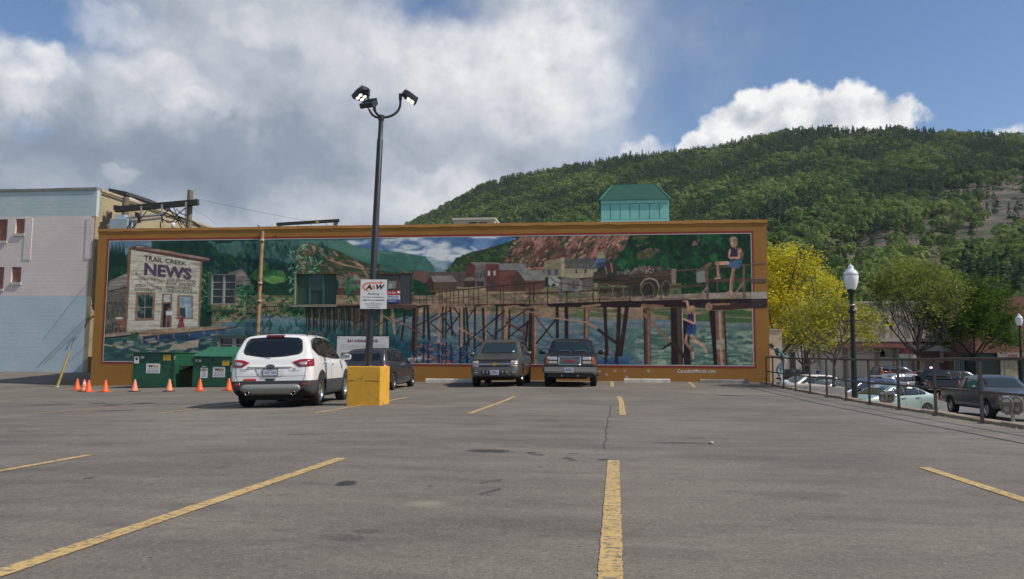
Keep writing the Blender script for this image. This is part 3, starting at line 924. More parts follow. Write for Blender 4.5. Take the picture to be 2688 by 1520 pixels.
 P.poly(M(zD, [(-250, 300), (0, 300), (220, 328), (300, 420), (330, 490), (-250, 480)]), (60, 104, 92), .75, edge=2)
 for (a, b, r_, q) in ((230, 190, 70, 34), (420, 210, 60, 40), (560, 260, 80, 30), (340, 250, 110, 40), (640, 280, 80, 22), (60, 230, 90, 24), (400, 350, 90, 22), (110, 285, 80, 14)):
  P.ell(*zD(a, b), r_ / 3.9, q / 3.9, (216, 216, 212), .75, .8)
 gh = M(zD, [(430, 482), (545, 345), (650, 300), (900, 230), (1060, 190), (1170, 145), (1230, 145), (1150, 240), (1060, 330), (980, 400), (860, 395), (690, 385), (640, 400), (640, 520), (520, 510)])
 P.poly(gh, (46, 70, 40), 1, (streak, (74, 92, 52), .4, .75), .3, edge=2)
 cliff = M(zD, [(1150, 150), (1240, 135)]) + M(zE, [(0, 135), (600, 120), (1075, 112), (1010, 250), (930, 345), (830, 365), (400, 352), (200, 370), (195, 470), (0, 480)]) + M(zD, [(1270, 480), (1000, 405), (1060, 330)])
 P.poly(cliff, (134, 94, 74), 1, (P.noise(26, 26, 4, 12), (88, 64, 50), .45, .72), .25, edge=2)
 P.dabs(520, cliff, 15, [(178, 132, 108), (150, 104, 82), (84, 60, 48), (196, 152, 124), (112, 78, 62), (66, 56, 42)], -.85, 5, .75)
 P.dabs(70, cliff, 46, [(92, 66, 52), (168, 124, 100), (74, 54, 44), (150, 108, 86)], -.85, 58, .5)
 P.dabs(260, cliff, 8, [(190, 146, 120), (110, 78, 62), (70, 50, 42), (160, 116, 94), (134, 96, 76)], -.8, 59, .8)
 P.dabs(60, cliff, 16, [(44, 72, 40), (60, 84, 48)], -.7, 6, .8)
 gr = M(zE, [(1075, 110)]) + M(zF, [(130, 118), (1052, 98), (1056, 690), (0, 690)]) + M(zE, [(950, 480), (935, 345), (1015, 250)])
 P.poly(gr, (20, 56, 36), 1, (clump, (32, 84, 42), .45, .75), .3, edge=2)
 P.poly(M(zF, [(800, 130), (1050, 110), (1050, 400), (800, 420)]), (14, 42, 34), .7, edge=8)
 for pg in ([(45, 290), (130, 245), (215, 240), (255, 258), (160, 330), (50, 345)], [(40, 210), (90, 205), (80, 225), (45, 230)], [(540, 180), (600, 155), (590, 200), (520, 225)], [(0, 130), (170, 140), (90, 165), (0, 165)], [(95, 200), (160, 185), (120, 215)]):
  P.poly(M(zF, pg), (140, 100, 78), .85, (clump, (90, 74, 50), .4, .7), edge=4)
 for (a, b, r_) in ((720, 330, 34), (280, 360, 40), (740, 300, 18)): P.ell(*zF(a, b), r_ / 3.4, r_ / 3.0, (48, 110, 48), .7, .9)
 P.ell(*zE(1005, 410), 13, 12, (56, 120, 56), .85, .8)
 # -- far bank, meadow behind the bridge
 P.poly(M(zD, [(60, 700), (420, 660), (560, 640), (830, 640), (1000, 690), (1420, 680), (1420, 840), (60, 830)]), (158, 136, 98), 1, (streak, (116, 110, 66), .45, .75), .2, edge=2)
 P.poly(M(zE, [(0, 660), (700, 600), (1400, 640), (1400, 800), (0, 820)]), (140, 130, 88), 1, (streak, (92, 104, 58), .4, .7), .2, edge=2)
 P.poly(M(zF, [(0, 560), (440, 560), (440, 680), (0, 680)]), (112, 110, 66), .9, (clump, (60, 90, 50), .4, .7), edge=3)
 P.dabs(300, gr, 12, [(24, 74, 38), (16, 46, 32), (38, 96, 50), (14, 38, 30)], 1.2, 55, .6)
 P.dabs(160, gh, 12, [(60, 84, 46), (40, 62, 38), (92, 108, 62), (34, 50, 34)], .5, 56, .6)
 P.dabs(240, [(555, 640), (900, 640), (800, 730), (560, 720)], 16, [(30, 74, 66), (20, 52, 48), (74, 108, 96), (24, 62, 44)], 1.3, 57, .45)
 # -- town
 def hs(f, pts, c, j=.12): P.poly(M(f, pts), c, 1, None, j)
 hs(zD, [(100, 480), (235, 475), (245, 600), (110, 610)], (112, 82, 72))
 hs(zD, [(240, 490), (640, 485), (640, 640), (240, 640)], (92, 84, 74))
 hs(zD, [(235, 600), (275, 530), (310, 595), (310, 690), (235, 680)], (78, 54, 44)); hs(zD, [(275, 528), (500, 525), (550, 590), (310, 595)], (138, 128, 118)); hs(zD, [(310, 595), (545, 592), (545, 670), (310, 690)], (92, 76, 58))
 hs(zD, [(640, 400), (690, 385), (740, 425), (740, 640), (640, 640)], (92, 62, 52)); hs(zD, [(685, 385), (980, 390), (990, 405), (740, 425)], (130, 122, 112)); hs(zD, [(738, 415), (848, 410), (848, 640), (738, 640)], (112, 104, 96))
 hs(zD, [(848, 405), (978, 405), (985, 690), (848, 690)], (104, 64, 52)); hs(zD, [(978, 400), (1260, 400), (1275, 468), (985, 468)], (126, 122, 118)); hs(zD, [(985, 468), (1180, 468), (1110, 690), (985, 690)], (112, 74, 58))
 hs(zD, [(1105, 575), (1168, 472), (1255, 575), (1260, 690), (1110, 690)], (84, 62, 48)); hs(zD, [(1168, 470), (1420, 470), (1420, 575), (1255, 578)], (134, 130, 120)); hs(zD, [(1255, 578), (1420, 575), (1420, 680), (1260, 690)], (116, 84, 68))
 hs(zD, [(610, 580), (650, 542), (720, 542), (750, 578)], (126, 116, 104)); hs(zD, [(620, 582), (740, 580), (740, 640), (620, 640)], (70, 56, 46))
 for (a, b) in ((880, 500), (938, 500)): hs(zD, [(a - 12, b - 25), (a + 12, b - 25), (a + 12, b + 25), (a - 12, b + 25)], (170, 168, 160))
 for (a, b) in ((758, 520), (795, 520), (830, 520)): hs(zD, [(a - 10, b - 28), (a + 10, b - 28), (a + 10, b + 28), (a - 10, b + 28)], (80, 80, 86))
 hs(zD, [(880, 580), (935, 575), (935, 685), (880, 685)], (72, 66, 64)); hs(zD, [(752, 585), (830, 582), (830, 636), (752, 636)], (64, 58, 56))
 hs(zE, [(190, 375), (362, 345), (362, 540), (190, 545)], (136, 124, 88)); hs(zE, [(362, 340), (402, 340), (405, 545), (362, 545)], (168, 152, 116)); hs(zE, [(402, 348), (700, 345), (745, 455), (402, 452)], (94, 92, 84)); hs(zE, [(402, 452), (745, 455), (700, 560), (402, 550)], (150, 140, 110))
 hs(zE, [(190, 375), (362, 340), (362, 332), (190, 360)], (104, 60, 54))
 for (a, b) in ((243, 490), (318, 488)): hs(zE, [(a - 18, b - 28), (a + 18, b - 28), (a + 18, b + 30), (a - 18, b + 30)], (74, 84, 112))
 for a in (521, 617): hs(zE, [(a - 8, 460), (a + 8, 460), (a + 8, 502), (a - 8, 502)], (60, 46, 36))
 hs(zE, [(0, 470), (195, 475), (200, 575), (0, 578)], (128, 124, 114)); hs(zE, [(0, 578), (200, 575), (200, 660), (0, 680)], (104, 72, 58))
 hs(zF, [(550, 460), (690, 362), (712, 380), (640, 440)], (112, 92, 76)); hs(zF, [(565, 460), (645, 440), (650, 545), (570, 550)], (128, 126, 120))
 for q in (125, 285, 575, 900, 1250): P.line(M(zD, [(q, 600 if q < 900 else 420), (q, 400 if q < 600 else 300)]), 1, (70, 60, 50), .6)
 P.poly(M(zD, [(90, 560), (180, 590), (260, 680), (330, 700), (320, 780), (95, 780)]), (30, 92, 44), .95, (clump, (22, 60, 36), .4, .7), edge=4)
 P.poly(M(zC, [(520, 545), (690, 455), (780, 530), (1060, 540), (1300, 480), (1310, 640), (520, 640)]), (134, 122, 108), .9, (streak, (110, 86, 72), .4, .7))
 P.poly(M(zC, [(570, 525), (690, 455), (770, 528)]), (118, 76, 66), .95); P.poly(M(zC, [(640, 540), (700, 480), (760, 545)]), (140, 132, 118), .95)
 P.poly(M(zC, [(510, 630), (870, 635), (870, 800), (510, 800)]), (98, 56, 44), .95, (streak, (122, 72, 54), .4, .7))
 # -- water
 water = [(262, 880), (330, 868), (500, 862), (560, 856), (600, 845), (650, 836), (700, 826), (790, 832), (860, 838), (1000, 850), (1060, 830), (1180, 822), (1300, 826), (1460, 832), (1560, 836), (1640, 838), (1700, 838), (1985, 850), (1985, 975), (255, 975)]
 P.poly([(555, 775), (1990, 775), (1990, 860), (555, 860)], (150, 126, 94), 1, (streak, (96, 98, 56), .45, .7), .25)
 P.poly(M(zC, [(0, 810), (740, 840), (1340, 860), (1375, 1000), (1200, 1060), (0, 1000)]), (28, 78, 48), .95, (clump, (20, 56, 44), .4, .7))
 P.poly(M(zE, [(430, 930), (560, 880), (680, 900), (880, 960), (430, 960)]), (92, 112, 68), .8, edge=4)
 P.poly(M(zF, [(160, 780), (560, 780), (1060, 800), (1060, 905), (600, 905), (190, 890), (160, 850)]), (66, 96, 46), .95, (streak, (146, 122, 92), .5, .72), edge=3)
 P.poly(M(zF, [(0, 790), (150, 780), (200, 830), (330, 860), (230, 905), (0, 880)]), (150, 122, 94), .8, edge=3)
 P.poly(water, (122, 130, 128), 1, (streak, (92, 114, 124), .35, .65), .12, edge=2)
 P.blend(S(U, 640, 560) * S(V, 860, 885) * S(streak, .3, .6), (34, 72, 66), .8)
 P.blend(S(U, 600, 640) * S(U, 1120, 1000) * S(V, 842, 856), (30, 84, 84), .85)
 P.blend(S(U, 1000, 1060) * S(U, 1200, 1120) * S(V, 880, 905), (22, 64, 88), .85)
 P.blend(S(U, 1060, 1110) * S(U, 1210, 1150) * S(V, 905, 925) * S(streak, .45, .6), (168, 92, 52), .8)
 P.blend(S(U, 1100, 1150) * S(U, 1400, 1250) * S(V, 900, 925), (52, 84, 122), .55)
 P.blend(S(U, 1560, 1640) * S(V, 850, 880), (84, 110, 96), .85)
 P.blend(S(U, 1580, 1640) * S(U, 1720, 1660) * S(V, 915, 945), (54, 100, 150), .7)
 P.blend(S(U, 1470, 1540) * S(U, 1660, 1600) * S(V, 935, 950), (34, 70, 140), .7)
 P.blend(S(U, 1660, 1720) * S(streak, .52, .62) * S(V, 850, 870), (150, 162, 134), .65)
 P.blend(S(U, 1660, 1720) * S(streak, .46, .36) * S(V, 850, 870), (52, 82, 74), .6)
 P.poly([(600, 850), (700, 832), (760, 838), (800, 870), (740, 880), (640, 880)], (110, 128, 140), .8, (streak, (70, 100, 110), .4, .7), edge=4)
 P.poly(zD_pts := M(zD, [(40, 1370), (200, 1360), (300, 1390), (200, 1410), (60, 1420)]), (196, 190, 176), .8, edge=4)
 rr_ = random.Random(17)
 P.dabs(260, [(640, 842), (1000, 852), (1060, 860), (1060, 950), (640, 950)], 13, [(22, 66, 58), (34, 100, 92), (18, 48, 58), (56, 120, 112), (28, 84, 62)], 1.57, 51, .6)
 P.dabs(220, [(1080, 880), (1640, 870), (1640, 955), (1080, 955)], 15, [(84, 108, 120), (120, 130, 134), (66, 92, 112), (140, 146, 146), (54, 78, 100)], 0.0, 52, .55)
 P.dabs(200, [(1660, 860), (1975, 868), (1975, 957), (1660, 957)], 18, [(84, 112, 98), (132, 148, 128), (58, 88, 82), (160, 170, 146), (96, 120, 108)], 0.03, 53, .55)
 P.dabs(90, [(1085, 905), (1190, 900), (1190, 955), (1085, 955)], 9, [(170, 92, 50), (24, 44, 84), (188, 112, 70), (40, 70, 110)], 0.1, 54, .7)
 for (u0, wd) in ((1086, 4), (1092, 3), (1112, 5), (1124, 5), (1151, 5), (1163, 4), (1171, 4), (1184, 4), (1209, 7), (1218, 4), (1226, 5), (1246, 4), (1273, 6), (1302, 5), (1320, 5), (1331, 6), (1375, 4), (1394, 9), (1403, 6), (1465, 6), (1488, 6), (1590, 7), (1619, 11)):
  v = 900 if u0 < 1450 else 925
  pts = []
  while v < 957:
   pts.append((u0 + rr_.uniform(-1.6, 1.6) * (1 + (v - 900) / 50), v)); v += rr_.uniform(2.2, 4)
  for a, b in zip(pts, pts[1:]):
   if rr_.random() < .86: P.line([a, b], wd * rr_.uniform(.5, 1.1), (34, 34, 58), .8)
 P.dabs(420, [(555, 780), (640, 760), (690, 770), (800, 790), (800, 838), (700, 830), (640, 845), (555, 845)], 9, [(42, 92, 46), (24, 58, 36), (70, 118, 60), (22, 44, 34), (110, 138, 84)], None, 8)
 P.dabs(260, [(760, 655), (800, 640), (845, 690), (830, 725), (790, 720), (775, 760), (760, 770)], 8, [(130, 162, 120), (70, 118, 74), (30, 78, 50), (160, 182, 146)], None, 9)
 P.dabs(160, [(500, 720), (560, 700), (560, 800), (500, 820)], 8, [(60, 104, 56), (28, 70, 44), (120, 146, 92)], None, 10)
 P.dabs(120, [(620, 745), (665, 740), (675, 800), (620, 810)], 8, [(60, 110, 64), (28, 70, 44), (104, 140, 92)], None, 11)
 P.dabs(90, [(900, 730), (935, 728), (940, 790), (905, 800)], 9, [(36, 92, 54), (28, 70, 44), (60, 120, 66)], None, 12)
 P.line(M(zB, [(740, 1000), (985, 985)]), 2.5, (70, 50, 42)); P.line(M(zB, [(760, 965), (985, 940)]), 1.2, (86, 66, 50))
 for k in range(10): P.line(M(zB, [(765 + k * 23, 1000), (765 + k * 23, 1050)]), 1.6, (74, 56, 46))
 P.poly(M(zB, [(300, 560), (465, 508), (575, 660), (575, 720), (300, 720)]), (132, 126, 112), 1, (streak, (104, 98, 86), .4, .7)); P.line(M(zB, [(465, 508), (580, 665)]), 1.8, (60, 52, 44)); P.line(M(zB, [(380, 680), (640, 655)]), 1.2, (40, 44, 40))
 # -- the trestle
 DK, MD, LT = (50, 36, 32), (96, 68, 48), (158, 124, 88)
 for k in range(42):
  u0 = 800 + k * 4.4 + (k * 7 % 3)
  P.line([(u0, 806), (u0 + (k % 5 - 2), 852 + (k * 13) % 34)], 2.2 + (k % 3) * .7, (48, 34, 32) if k % 4 else (116, 92, 68), .92)
  if k % 2: P.line([(u0, 840), (u0 + 9, 812)], 1.4, (44, 32, 32), .7)
 for (a, b, c, d, w, c_) in ((705, 850, 708, 1130, 6, MD), (810, 870, 806, 1130, 5, MD), (980, 860, 970, 1135, 7, LT), (1090, 850, 1115, 1110, 7, LT), (1035, 960, 1035, 1130, 5, DK), (1230, 870, 1190, 1180, 6, DK), (1325, 840, 1310, 1290, 9, DK), (1360, 860, 1340, 1290, 6, MD)):
  P.line(M(zC, [(a, b), (c, d)]), w, c_)
 for (a, b, c, d, w, c_) in ((735, 890, 960, 1010, 2.2, MD), (980, 915, 1080, 975, 3, LT), (1070, 940, 1300, 1065, 4, LT), (690, 1010, 830, 950, 2.2, DK), (1130, 1010, 1340, 900, 2.2, DK), (900, 1060, 990, 990, 2.2, DK), (640, 960, 690, 1000, 2, DK)):
  P.line(M(zC, [(a, b), (c, d)]), w, c_)
 for (a, b, c, d, w, c_) in ((110, 860, 100, 1300, 9, DK), (130, 880, 125, 1290, 5, MD), (213, 840, 205, 1170, 6, DK), (245, 840, 262, 1180, 7, DK), (365, 840, 360, 1210, 7, LT), (403, 850, 405, 1170, 4.5, DK), (436, 850, 432, 1170, 4.5, DK), (480, 850, 500, 1140, 5, DK),
        (592, 855, 588, 1250, 8, LT), (578, 860, 576, 1250, 3, DK), (620, 855, 630, 1240, 5, DK), (645, 850, 672, 1240, 6, DK), (736, 850, 733, 1260, 5, DK), (838, 850, 842, 1200, 8, LT), (818, 860, 828, 1200, 6, DK), (965, 840, 950, 1180, 6, DK), (1020, 850, 1022, 1180, 6, MD), (1062, 870, 1058, 1180, 10, LT), (1092, 890, 1085, 1180, 5, DK), (1245, 870, 1238, 1190, 5, MD)):
  P.line(M(zD, [(a, b), (c, d)]), w, c_)
 for (a, b, c, d, w, c_) in ((270, 1010, 470, 890, 3, DK), (280, 1020, 400, 1120, 3, DK), (130, 1050, 350, 920, 3, DK), (0, 1035, 180, 1130, 3.5, MD), (380, 920, 530, 1140, 3.5, DK), (440, 1110, 580, 930, 3.5, DK), (510, 850, 575, 930, 4, DK), (560, 1060, 820, 1205, 5, LT), (660, 970, 735, 860, 3, DK), (680, 1190, 1040, 890, 3.5, DK),
        (730, 1280, 820, 1205, 3, DK), (965, 1110, 1060, 1040, 3.5, DK), (850, 1090, 935, 1175, 3, DK), (1060, 1010, 1300, 1140, 7, MD), (1090, 1160, 1280, 1000, 3.5, DK), (1095, 990, 1290, 865, 3.5, DK)):
  P.line(M(zD, [(a, b), (c, d)]), w, c_)
 for (a, b, c, d, w, c_) in ((60, 880, 50, 1340, 13, DK), (92, 940, 92, 1440, 10, LT), (75, 940, 75, 1440, 6, MD), (20, 1000, 0, 1240, 6, DK), (325, 850, 326, 1160, 8, DK), (420, 850, 422, 1160, 10, DK), (622, 860, 622, 1160, 13, MD), (632, 870, 630, 1160, 5, LT), (818, 860, 838, 1340, 9, DK), (965, 850, 950, 1340, 11, DK), (1045, 850, 980, 1340, 11, DK),
        (1248, 860, 1258, 1456, 18, MD), (1258, 880, 1262, 1456, 6, LT), (1228, 870, 1240, 1456, 6, DK)):
  P.line(M(zE, [(a, b), (c, d)]), w, c_)
 for (a, b, c, d, w, c_) in ((0, 895, 160, 918, 4, LT), (110, 940, 650, 1010, 4, LT), (640, 1010, 760, 1085, 6, LT), (750, 1085, 940, 1225, 7, DK), (100, 945, 280, 1180, 4, MD), (110, 1225, 310, 980, 4.5, DK), (0, 1040, 30, 1000, 4, DK)):
  P.line(M(zE, [(a, b), (c, d)]), w, c_)
 P.poly(M(zF, [(98, 770), (155, 780), (165, 1278), (105, 1278)]), (96, 70, 50), 1, None, .2); P.line(M(zF, [(140, 800), (148, 1270)]), 5, (134, 104, 76)); P.line(M(zF, [(106, 800), (112, 1270)]), 4, (50, 36, 32))
 P.poly(M(zF, [(340, 770), (440, 770), (460, 1278), (345, 1278)]), (42, 26, 26), 1, None, .2); P.poly(M(zF, [(395, 775), (430, 775), (440, 1278), (408, 1278)]), (82, 62, 48), 1)
 P.line(M(zF, [(440, 780), (455, 1278)]), 1.6, (190, 186, 170))
 P.poly(M(zF, [(450, 880), (500, 900), (520, 1278), (460, 1278)]), (34, 24, 30), 1)
 P.line(M(zF, [(105, 830), (350, 1090)]), 8, (134, 104, 80)); P.line(M(zF, [(350, 1090), (510, 1255)]), 10, (52, 38, 34)); P.line(M(zF, [(270, 1135), (345, 1085)]), 5, (30, 30, 36))
 P.poly(M(zF, [(680, 790), (740, 800), (770, 1280), (725, 1280)]), (38, 26, 28), 1); P.poly(M(zF, [(735, 800), (812, 795), (835, 1280), (755, 1280)]), (118, 90, 66), 1, None, .2)
 P.line(M(zF, [(775, 810), (795, 1275)]), 7, (164, 140, 112)); P.line(M(zF, [(815, 800), (838, 1280)]), 4, (44, 30, 28)); P.poly(M(zF, [(745, 1055), (818, 1050), (822, 1140), (748, 1142)]), (160, 148, 124), .9, None, .2)
 deck = M(zC, [(160, 825), (800, 810), (1340, 820)]) + M(zD, [(860, 820), (1420, 812)]) + M(zE, [(600, 800), (1338, 770)]) + M(zF, [(400, 695), (1060, 690)])
 low = M(zF, [(1060, 775), (880, 785), (640, 770), (270, 765), (0, 770)]) + M(zE, [(1000, 855), (600, 850)]) + M(zD, [(1300, 845), (900, 838), (300, 832)]) + M(zC, [(1340, 850), (800, 845), (160, 850)])
 P.poly(deck + low, (42, 29, 28), 1, None, .25)
 P.line(M(zC, [(160, 820), (780, 806), (1340, 812)]), 3, (128, 98, 74)); P.line(M(zD, [(80, 805), (860, 812), (1420, 806)]), 4, (136, 112, 82))
 P.poly(M(zE, [(0, 800), (300, 790), (420, 800), (800, 770), (1338, 735), (1338, 772), (900, 790), (600, 800), (0, 825)]), (156, 138, 114), 1, (streak, (112, 92, 72), .4, .7), .15)
 P.poly(M(zF, [(0, 690), (300, 655), (660, 640), (1060, 630), (1060, 690), (400, 700), (0, 712)]), (152, 138, 116), 1, (streak, (120, 102, 80), .4, .7), .15)
 for (f, a, b, c, d) in ((zD, 355, 830, 540, 840), (zD, 585, 845, 710, 840), (zD, 805, 845, 930, 835), (zD, 1050, 850, 1180, 840), (zE, 45, 845, 210, 835), (zE, 585, 845, 765, 830), (zE, 1205, 845, 1338, 835), (zF, 85, 765, 270, 760), (zD, 1300, 855, 1410, 845), (zC, 1035, 830, 1200, 828)):
  P.line([f(a, b), f(c, d)], 6, (148, 118, 86), 1, .3)
 P.line(M(zD, [(90, 715), (420, 690), (860, 645), (1420, 592)]), 2.6, (62, 46, 38)); P.line(M(zE, [(0, 610), (700, 545), (1338, 485)]), 3.2, (72, 46, 38)); P.line(M(zF, [(0, 465), (660, 425), (1060, 385)]), 3, (104, 78, 64))
 P.line(M(zD, [(100, 790), (520, 760), (1000, 720), (1420, 690)]), 2.2, (104, 84, 62)); P.line(M(zE, [(0, 715), (700, 680), (1338, 655)]), 5, (82, 58, 44)); P.line(M(zF, [(0, 600), (660, 572)]), 6, (84, 62, 46)); P.line(M(zF, [(680, 530), (1060, 525)]), 9, (86, 66, 50))
 for a in (95, 165, 232, 302, 372, 395, 440, 480, 516, 565, 616, 672, 720, 772, 862, 1000, 1030, 1150, 1305, 1345): P.line(M(zD, [(a, 720 - a * .085), (a, 815)]), 1.9, (64, 48, 40))
 for a in (300, 380, 440, 520, 610, 700, 780, 940, 960, 1040, 1130, 1210, 1280, 1370): P.line(M(zD, [(a - 22, 805), (a + 18, 745)] if a % 3 else [(a - 20, 740), (a + 15, 780)]), 1.4, (98, 78, 58))
 for (a, t, b) in ((43, 610, 815), (80, 615, 770), (225, 590, 810), (425, 570, 800), (697, 545, 800), (762, 540, 790), (1075, 515, 780)): P.line(M(zE, [(a, t), (a, b)]), 3.4, (72, 50, 42))
 for (a, b, c, d) in ((150, 805, 215, 725), (235, 740, 258, 765), (0, 785, 40, 730), (640, 780, 680, 730), (105, 735, 130, 765), (985, 790, 1060, 720), (740, 780, 765, 740)): P.line(M(zE, [(a, b), (c, d)]), 2.2, (108, 84, 64))
 for (a, t, b, w) in ((250, 455, 700, 5), (662, 430, 690, 7), (988, 395, 685, 7), (752, 520, 640, 2.5)): P.line(M(zF, [(a, t), (a + 6, b)]), w, (112, 84, 68))
 for (a, b, c, d) in ((575, 692, 660, 595), (885, 685, 985, 550), (190, 690, 250, 610)): P.line(M(zF, [(a, b), (c, d)]), 5, (140, 112, 88))
 P.poly(M(zF, [(680, 735), (900, 725), (1060, 730), (1060, 775), (880, 790), (680, 790)]), (66, 46, 36), 1, None, .2); P.line(M(zF, [(720, 742), (860, 738)]), 5, (150, 112, 82)); P.ell(*zF(680, 762), 9.5, 10.5, (160, 126, 94)); P.ell(*zF(680, 762), 6, 7, (122, 92, 68), .6); P.line(M(zF, [(90, 750), (270, 760)]), 8, (130, 100, 74))
 # -- wagon, team and driver
 P.poly(M(zE, [(740, 545), (940, 520), (1338, 495), (1338, 640), (1180, 640), (940, 625), (760, 640), (730, 590)]), (84, 68, 50), 1, (streak, (52, 42, 34), .35, .65), .2)
 P.poly(M(zF, [(0, 470), (340, 430), (390, 425), (390, 555), (340, 560), (0, 590)]), (92, 76, 58), 1, (streak, (58, 48, 40), .35, .65), .2); P.poly(M(zF, [(345, 428), (390, 424), (388, 558), (350, 558)]), (138, 120, 96), 1)
 P.dabs(170, M(zE, [(930, 500), (1060, 460), (1220, 430), (1338, 440), (1338, 490), (1000, 510)]), 7, [(150, 136, 116), (92, 80, 70), (120, 106, 92), (64, 54, 48)], None, 21)
 P.dabs(110, M(zF, [(0, 430), (120, 405), (300, 412), (350, 430), (0, 465)]), 7, [(150, 136, 116), (92, 80, 70), (120, 106, 92), (64, 54, 48)], None, 22)
 for zz in (545, 570, 600, 622): P.line(M(zE, [(745, zz + 6), (940, zz - 10), (1338, zz - 32)]), 1.1, (44, 34, 30), .7)
 for zz in (480, 510, 545): P.line(M(zF, [(0, zz + 10), (345, zz - 22)]), 1.1, (44, 34, 30), .7)
 P.poly(M(zE, [(740, 640), (1338, 640), (1338, 735), (740, 745)]), (40, 36, 30), .45, edge=3)
 P.poly(M(zF, [(0, 590), (340, 560), (330, 640), (0, 680)]), (40, 36, 30), .45, edge=3)
 def wheel(u, v, ru, rv):
  n = 20
  P.line([(u + ru * math.cos(k * 6.2832 / n), v + rv * math.sin(k * 6.2832 / n)) for k in range(n + 1)], 2.8, (120, 104, 84))
  P.line([(u + (ru - 2) * math.cos(k * 6.2832 / n), v + (rv - 2) * math.sin(k * 6.2832 / n)) for k in range(n + 1)], 1.2, (40, 32, 28))
  for k in range(10): P.line([(u, v), (u + ru * math.cos(k * .6283), v + rv * math.sin(k * .6283))], 1.2, (66, 54, 44))
  P.ell(u, v, 2.5, 2.8, (52, 42, 36))
 wheel(*zE(825, 695), 18, 21); wheel(*zE(955, 690), 14, 17); wheel(*zE(1262, 680), 17, 20); wheel(*zF(155, 600), 24, 26); wheel(*zF(300, 600), 11, 20)
 P.line(M(zF, [(75, 560), (110, 520), (160, 510), (215, 530), (240, 590)]), 3, (150, 140, 122))
 P.poly(M(zE, [(300, 590), (370, 555), (470, 545), (560, 560), (585, 600), (580, 680), (530, 690), (440, 680), (340, 690), (310, 650)]), (136, 130, 120), 1, (clump, (92, 86, 80), .42, .7))
 P.poly(M(zE, [(570, 570), (640, 555), (700, 575), (700, 660), (600, 680)]), (108, 96, 84), 1); P.poly(M(zE, [(232, 570), (250, 530), (310, 535), (370, 580), (330, 640), (290, 600), (262, 635), (236, 620)]), (158, 154, 142), 1)
 for (a, b, c, d) in ((350, 680, 355, 780), (380, 680, 370, 790), (560, 680, 570, 785), (515, 690, 512, 775), (620, 680, 618, 750)): P.line(M(zE, [(a, b), (c, d)]), 5, (104, 98, 92))
 P.line(M(zE, [(250, 535), (300, 590), (420, 610), (560, 630), (700, 640)]), 1.5, (40, 34, 32)); P.line(M(zE, [(490, 560), (500, 680)]), 1.5, (50, 42, 38)); P.line(M(zE, [(365, 575), (370, 680)]), 1.5, (50, 42, 38))
 P.poly(M(zE, [(700, 490), (840, 470), (840, 545), (700, 560)]), (74, 66, 52), 1)
 P.poly(M(zE, [(745, 290), (800, 275), (825, 350), (750, 355), (740, 330)]), (148, 146, 102), 1, None, .15); P.poly(M(zE, [(720, 352), (825, 345), (825, 390), (735, 395)]), (84, 100, 126), 1); P.line(M(zE, [(735, 370), (705, 430)]), 6, (98, 112, 132)); P.ell(*zE(762, 258), 5.5, 7, (136, 92, 70)); P.ell(*zE(760, 244), 6, 3, (92, 54, 44))
 P.line(M(zE, [(765, 310), (745, 345)]), 4, (150, 148, 106)); P.poly(M(zE, [(740, 395), (825, 385), (830, 430), (745, 455)]), (62, 66, 96), 1); P.poly(M(zE, [(840, 400), (920, 390), (950, 470), (880, 500), (840, 490)]), (76, 48, 44), 1); P.line(M(zE, [(822, 440), (840, 505)]), 4, (130, 112, 96)); P.line(M(zE, [(880, 400), (895, 490)]), 4, (150, 120, 100))
 # -- youth seated on the rail
 SK, SK2 = (186, 142, 112), (142, 100, 78)
 P.poly(M(zF, [(870, 240), (905, 232), (960, 236), (985, 290), (978, 345), (930, 360), (860, 352), (852, 300)]), (44, 42, 66), 1, None, .2)
 P.poly(M(zF, [(930, 240), (965, 240), (990, 300), (960, 335), (935, 320)]), SK2, 1); P.line(M(zF, [(955, 265), (945, 330), (870, 328)]), 6, SK); P.line(M(zF, [(868, 260), (858, 320)]), 5, SK)
 P.poly(M(zF, [(835, 360), (965, 345), (985, 310), (975, 380), (945, 425), (900, 425), (842, 400)]), (74, 104, 132), 1, (clump, (44, 66, 96), .4, .7))
 P.line(M(zF, [(845, 375), (750, 378)]), 10, SK); P.line(M(zF, [(756, 378), (768, 500)]), 8, SK2); P.line(M(zF, [(752, 385), (760, 500)]), 3, SK); P.line(M(zF, [(735, 512), (780, 505)]), 4, SK)
 P.line(M(zF, [(900, 425), (885, 520), (876, 620)]), 9, SK2); P.line(M(zF, [(890, 430), (874, 520), (868, 615)]), 3, SK); P.line(M(zF, [(835, 642), (880, 625)]), 5, SK)
 P.ell(*zF(902, 195), 9, 12, SK); P.ell(*zF(898, 166), 10, 8, (170, 142, 96), 1, .5); P.ell(*zF(915, 180), 6, 9, (132, 104, 68), .8, .5); P.line(M(zF, [(893, 215), (908, 214)]), 1.4, (110, 62, 52)); P.line(M(zF, [(915, 225), (918, 245)]), 5, SK2)
 # -- youth hanging from the bridge
 P.line(M(zF, [(500, 800), (492, 745), (485, 716)]), 6, SK); P.line(M(zF, [(450, 712), (492, 714)]), 3, SK)
 P.poly(M(zF, [(498, 830), (540, 815), (562, 860), (560, 925), (500, 925), (480, 880)]), (56, 46, 78), 1, None, .2); P.line(M(zF, [(455, 872), (500, 888), (548, 912)]), 5, SK); P.line(M(zF, [(552, 830), (556, 905)]), 4, SK)
 P.poly(M(zF, [(490, 925), (565, 920), (572, 970), (550, 1025), (515, 1010), (470, 1015)]), (58, 82, 134), 1, (clump, (36, 54, 98), .4, .7))
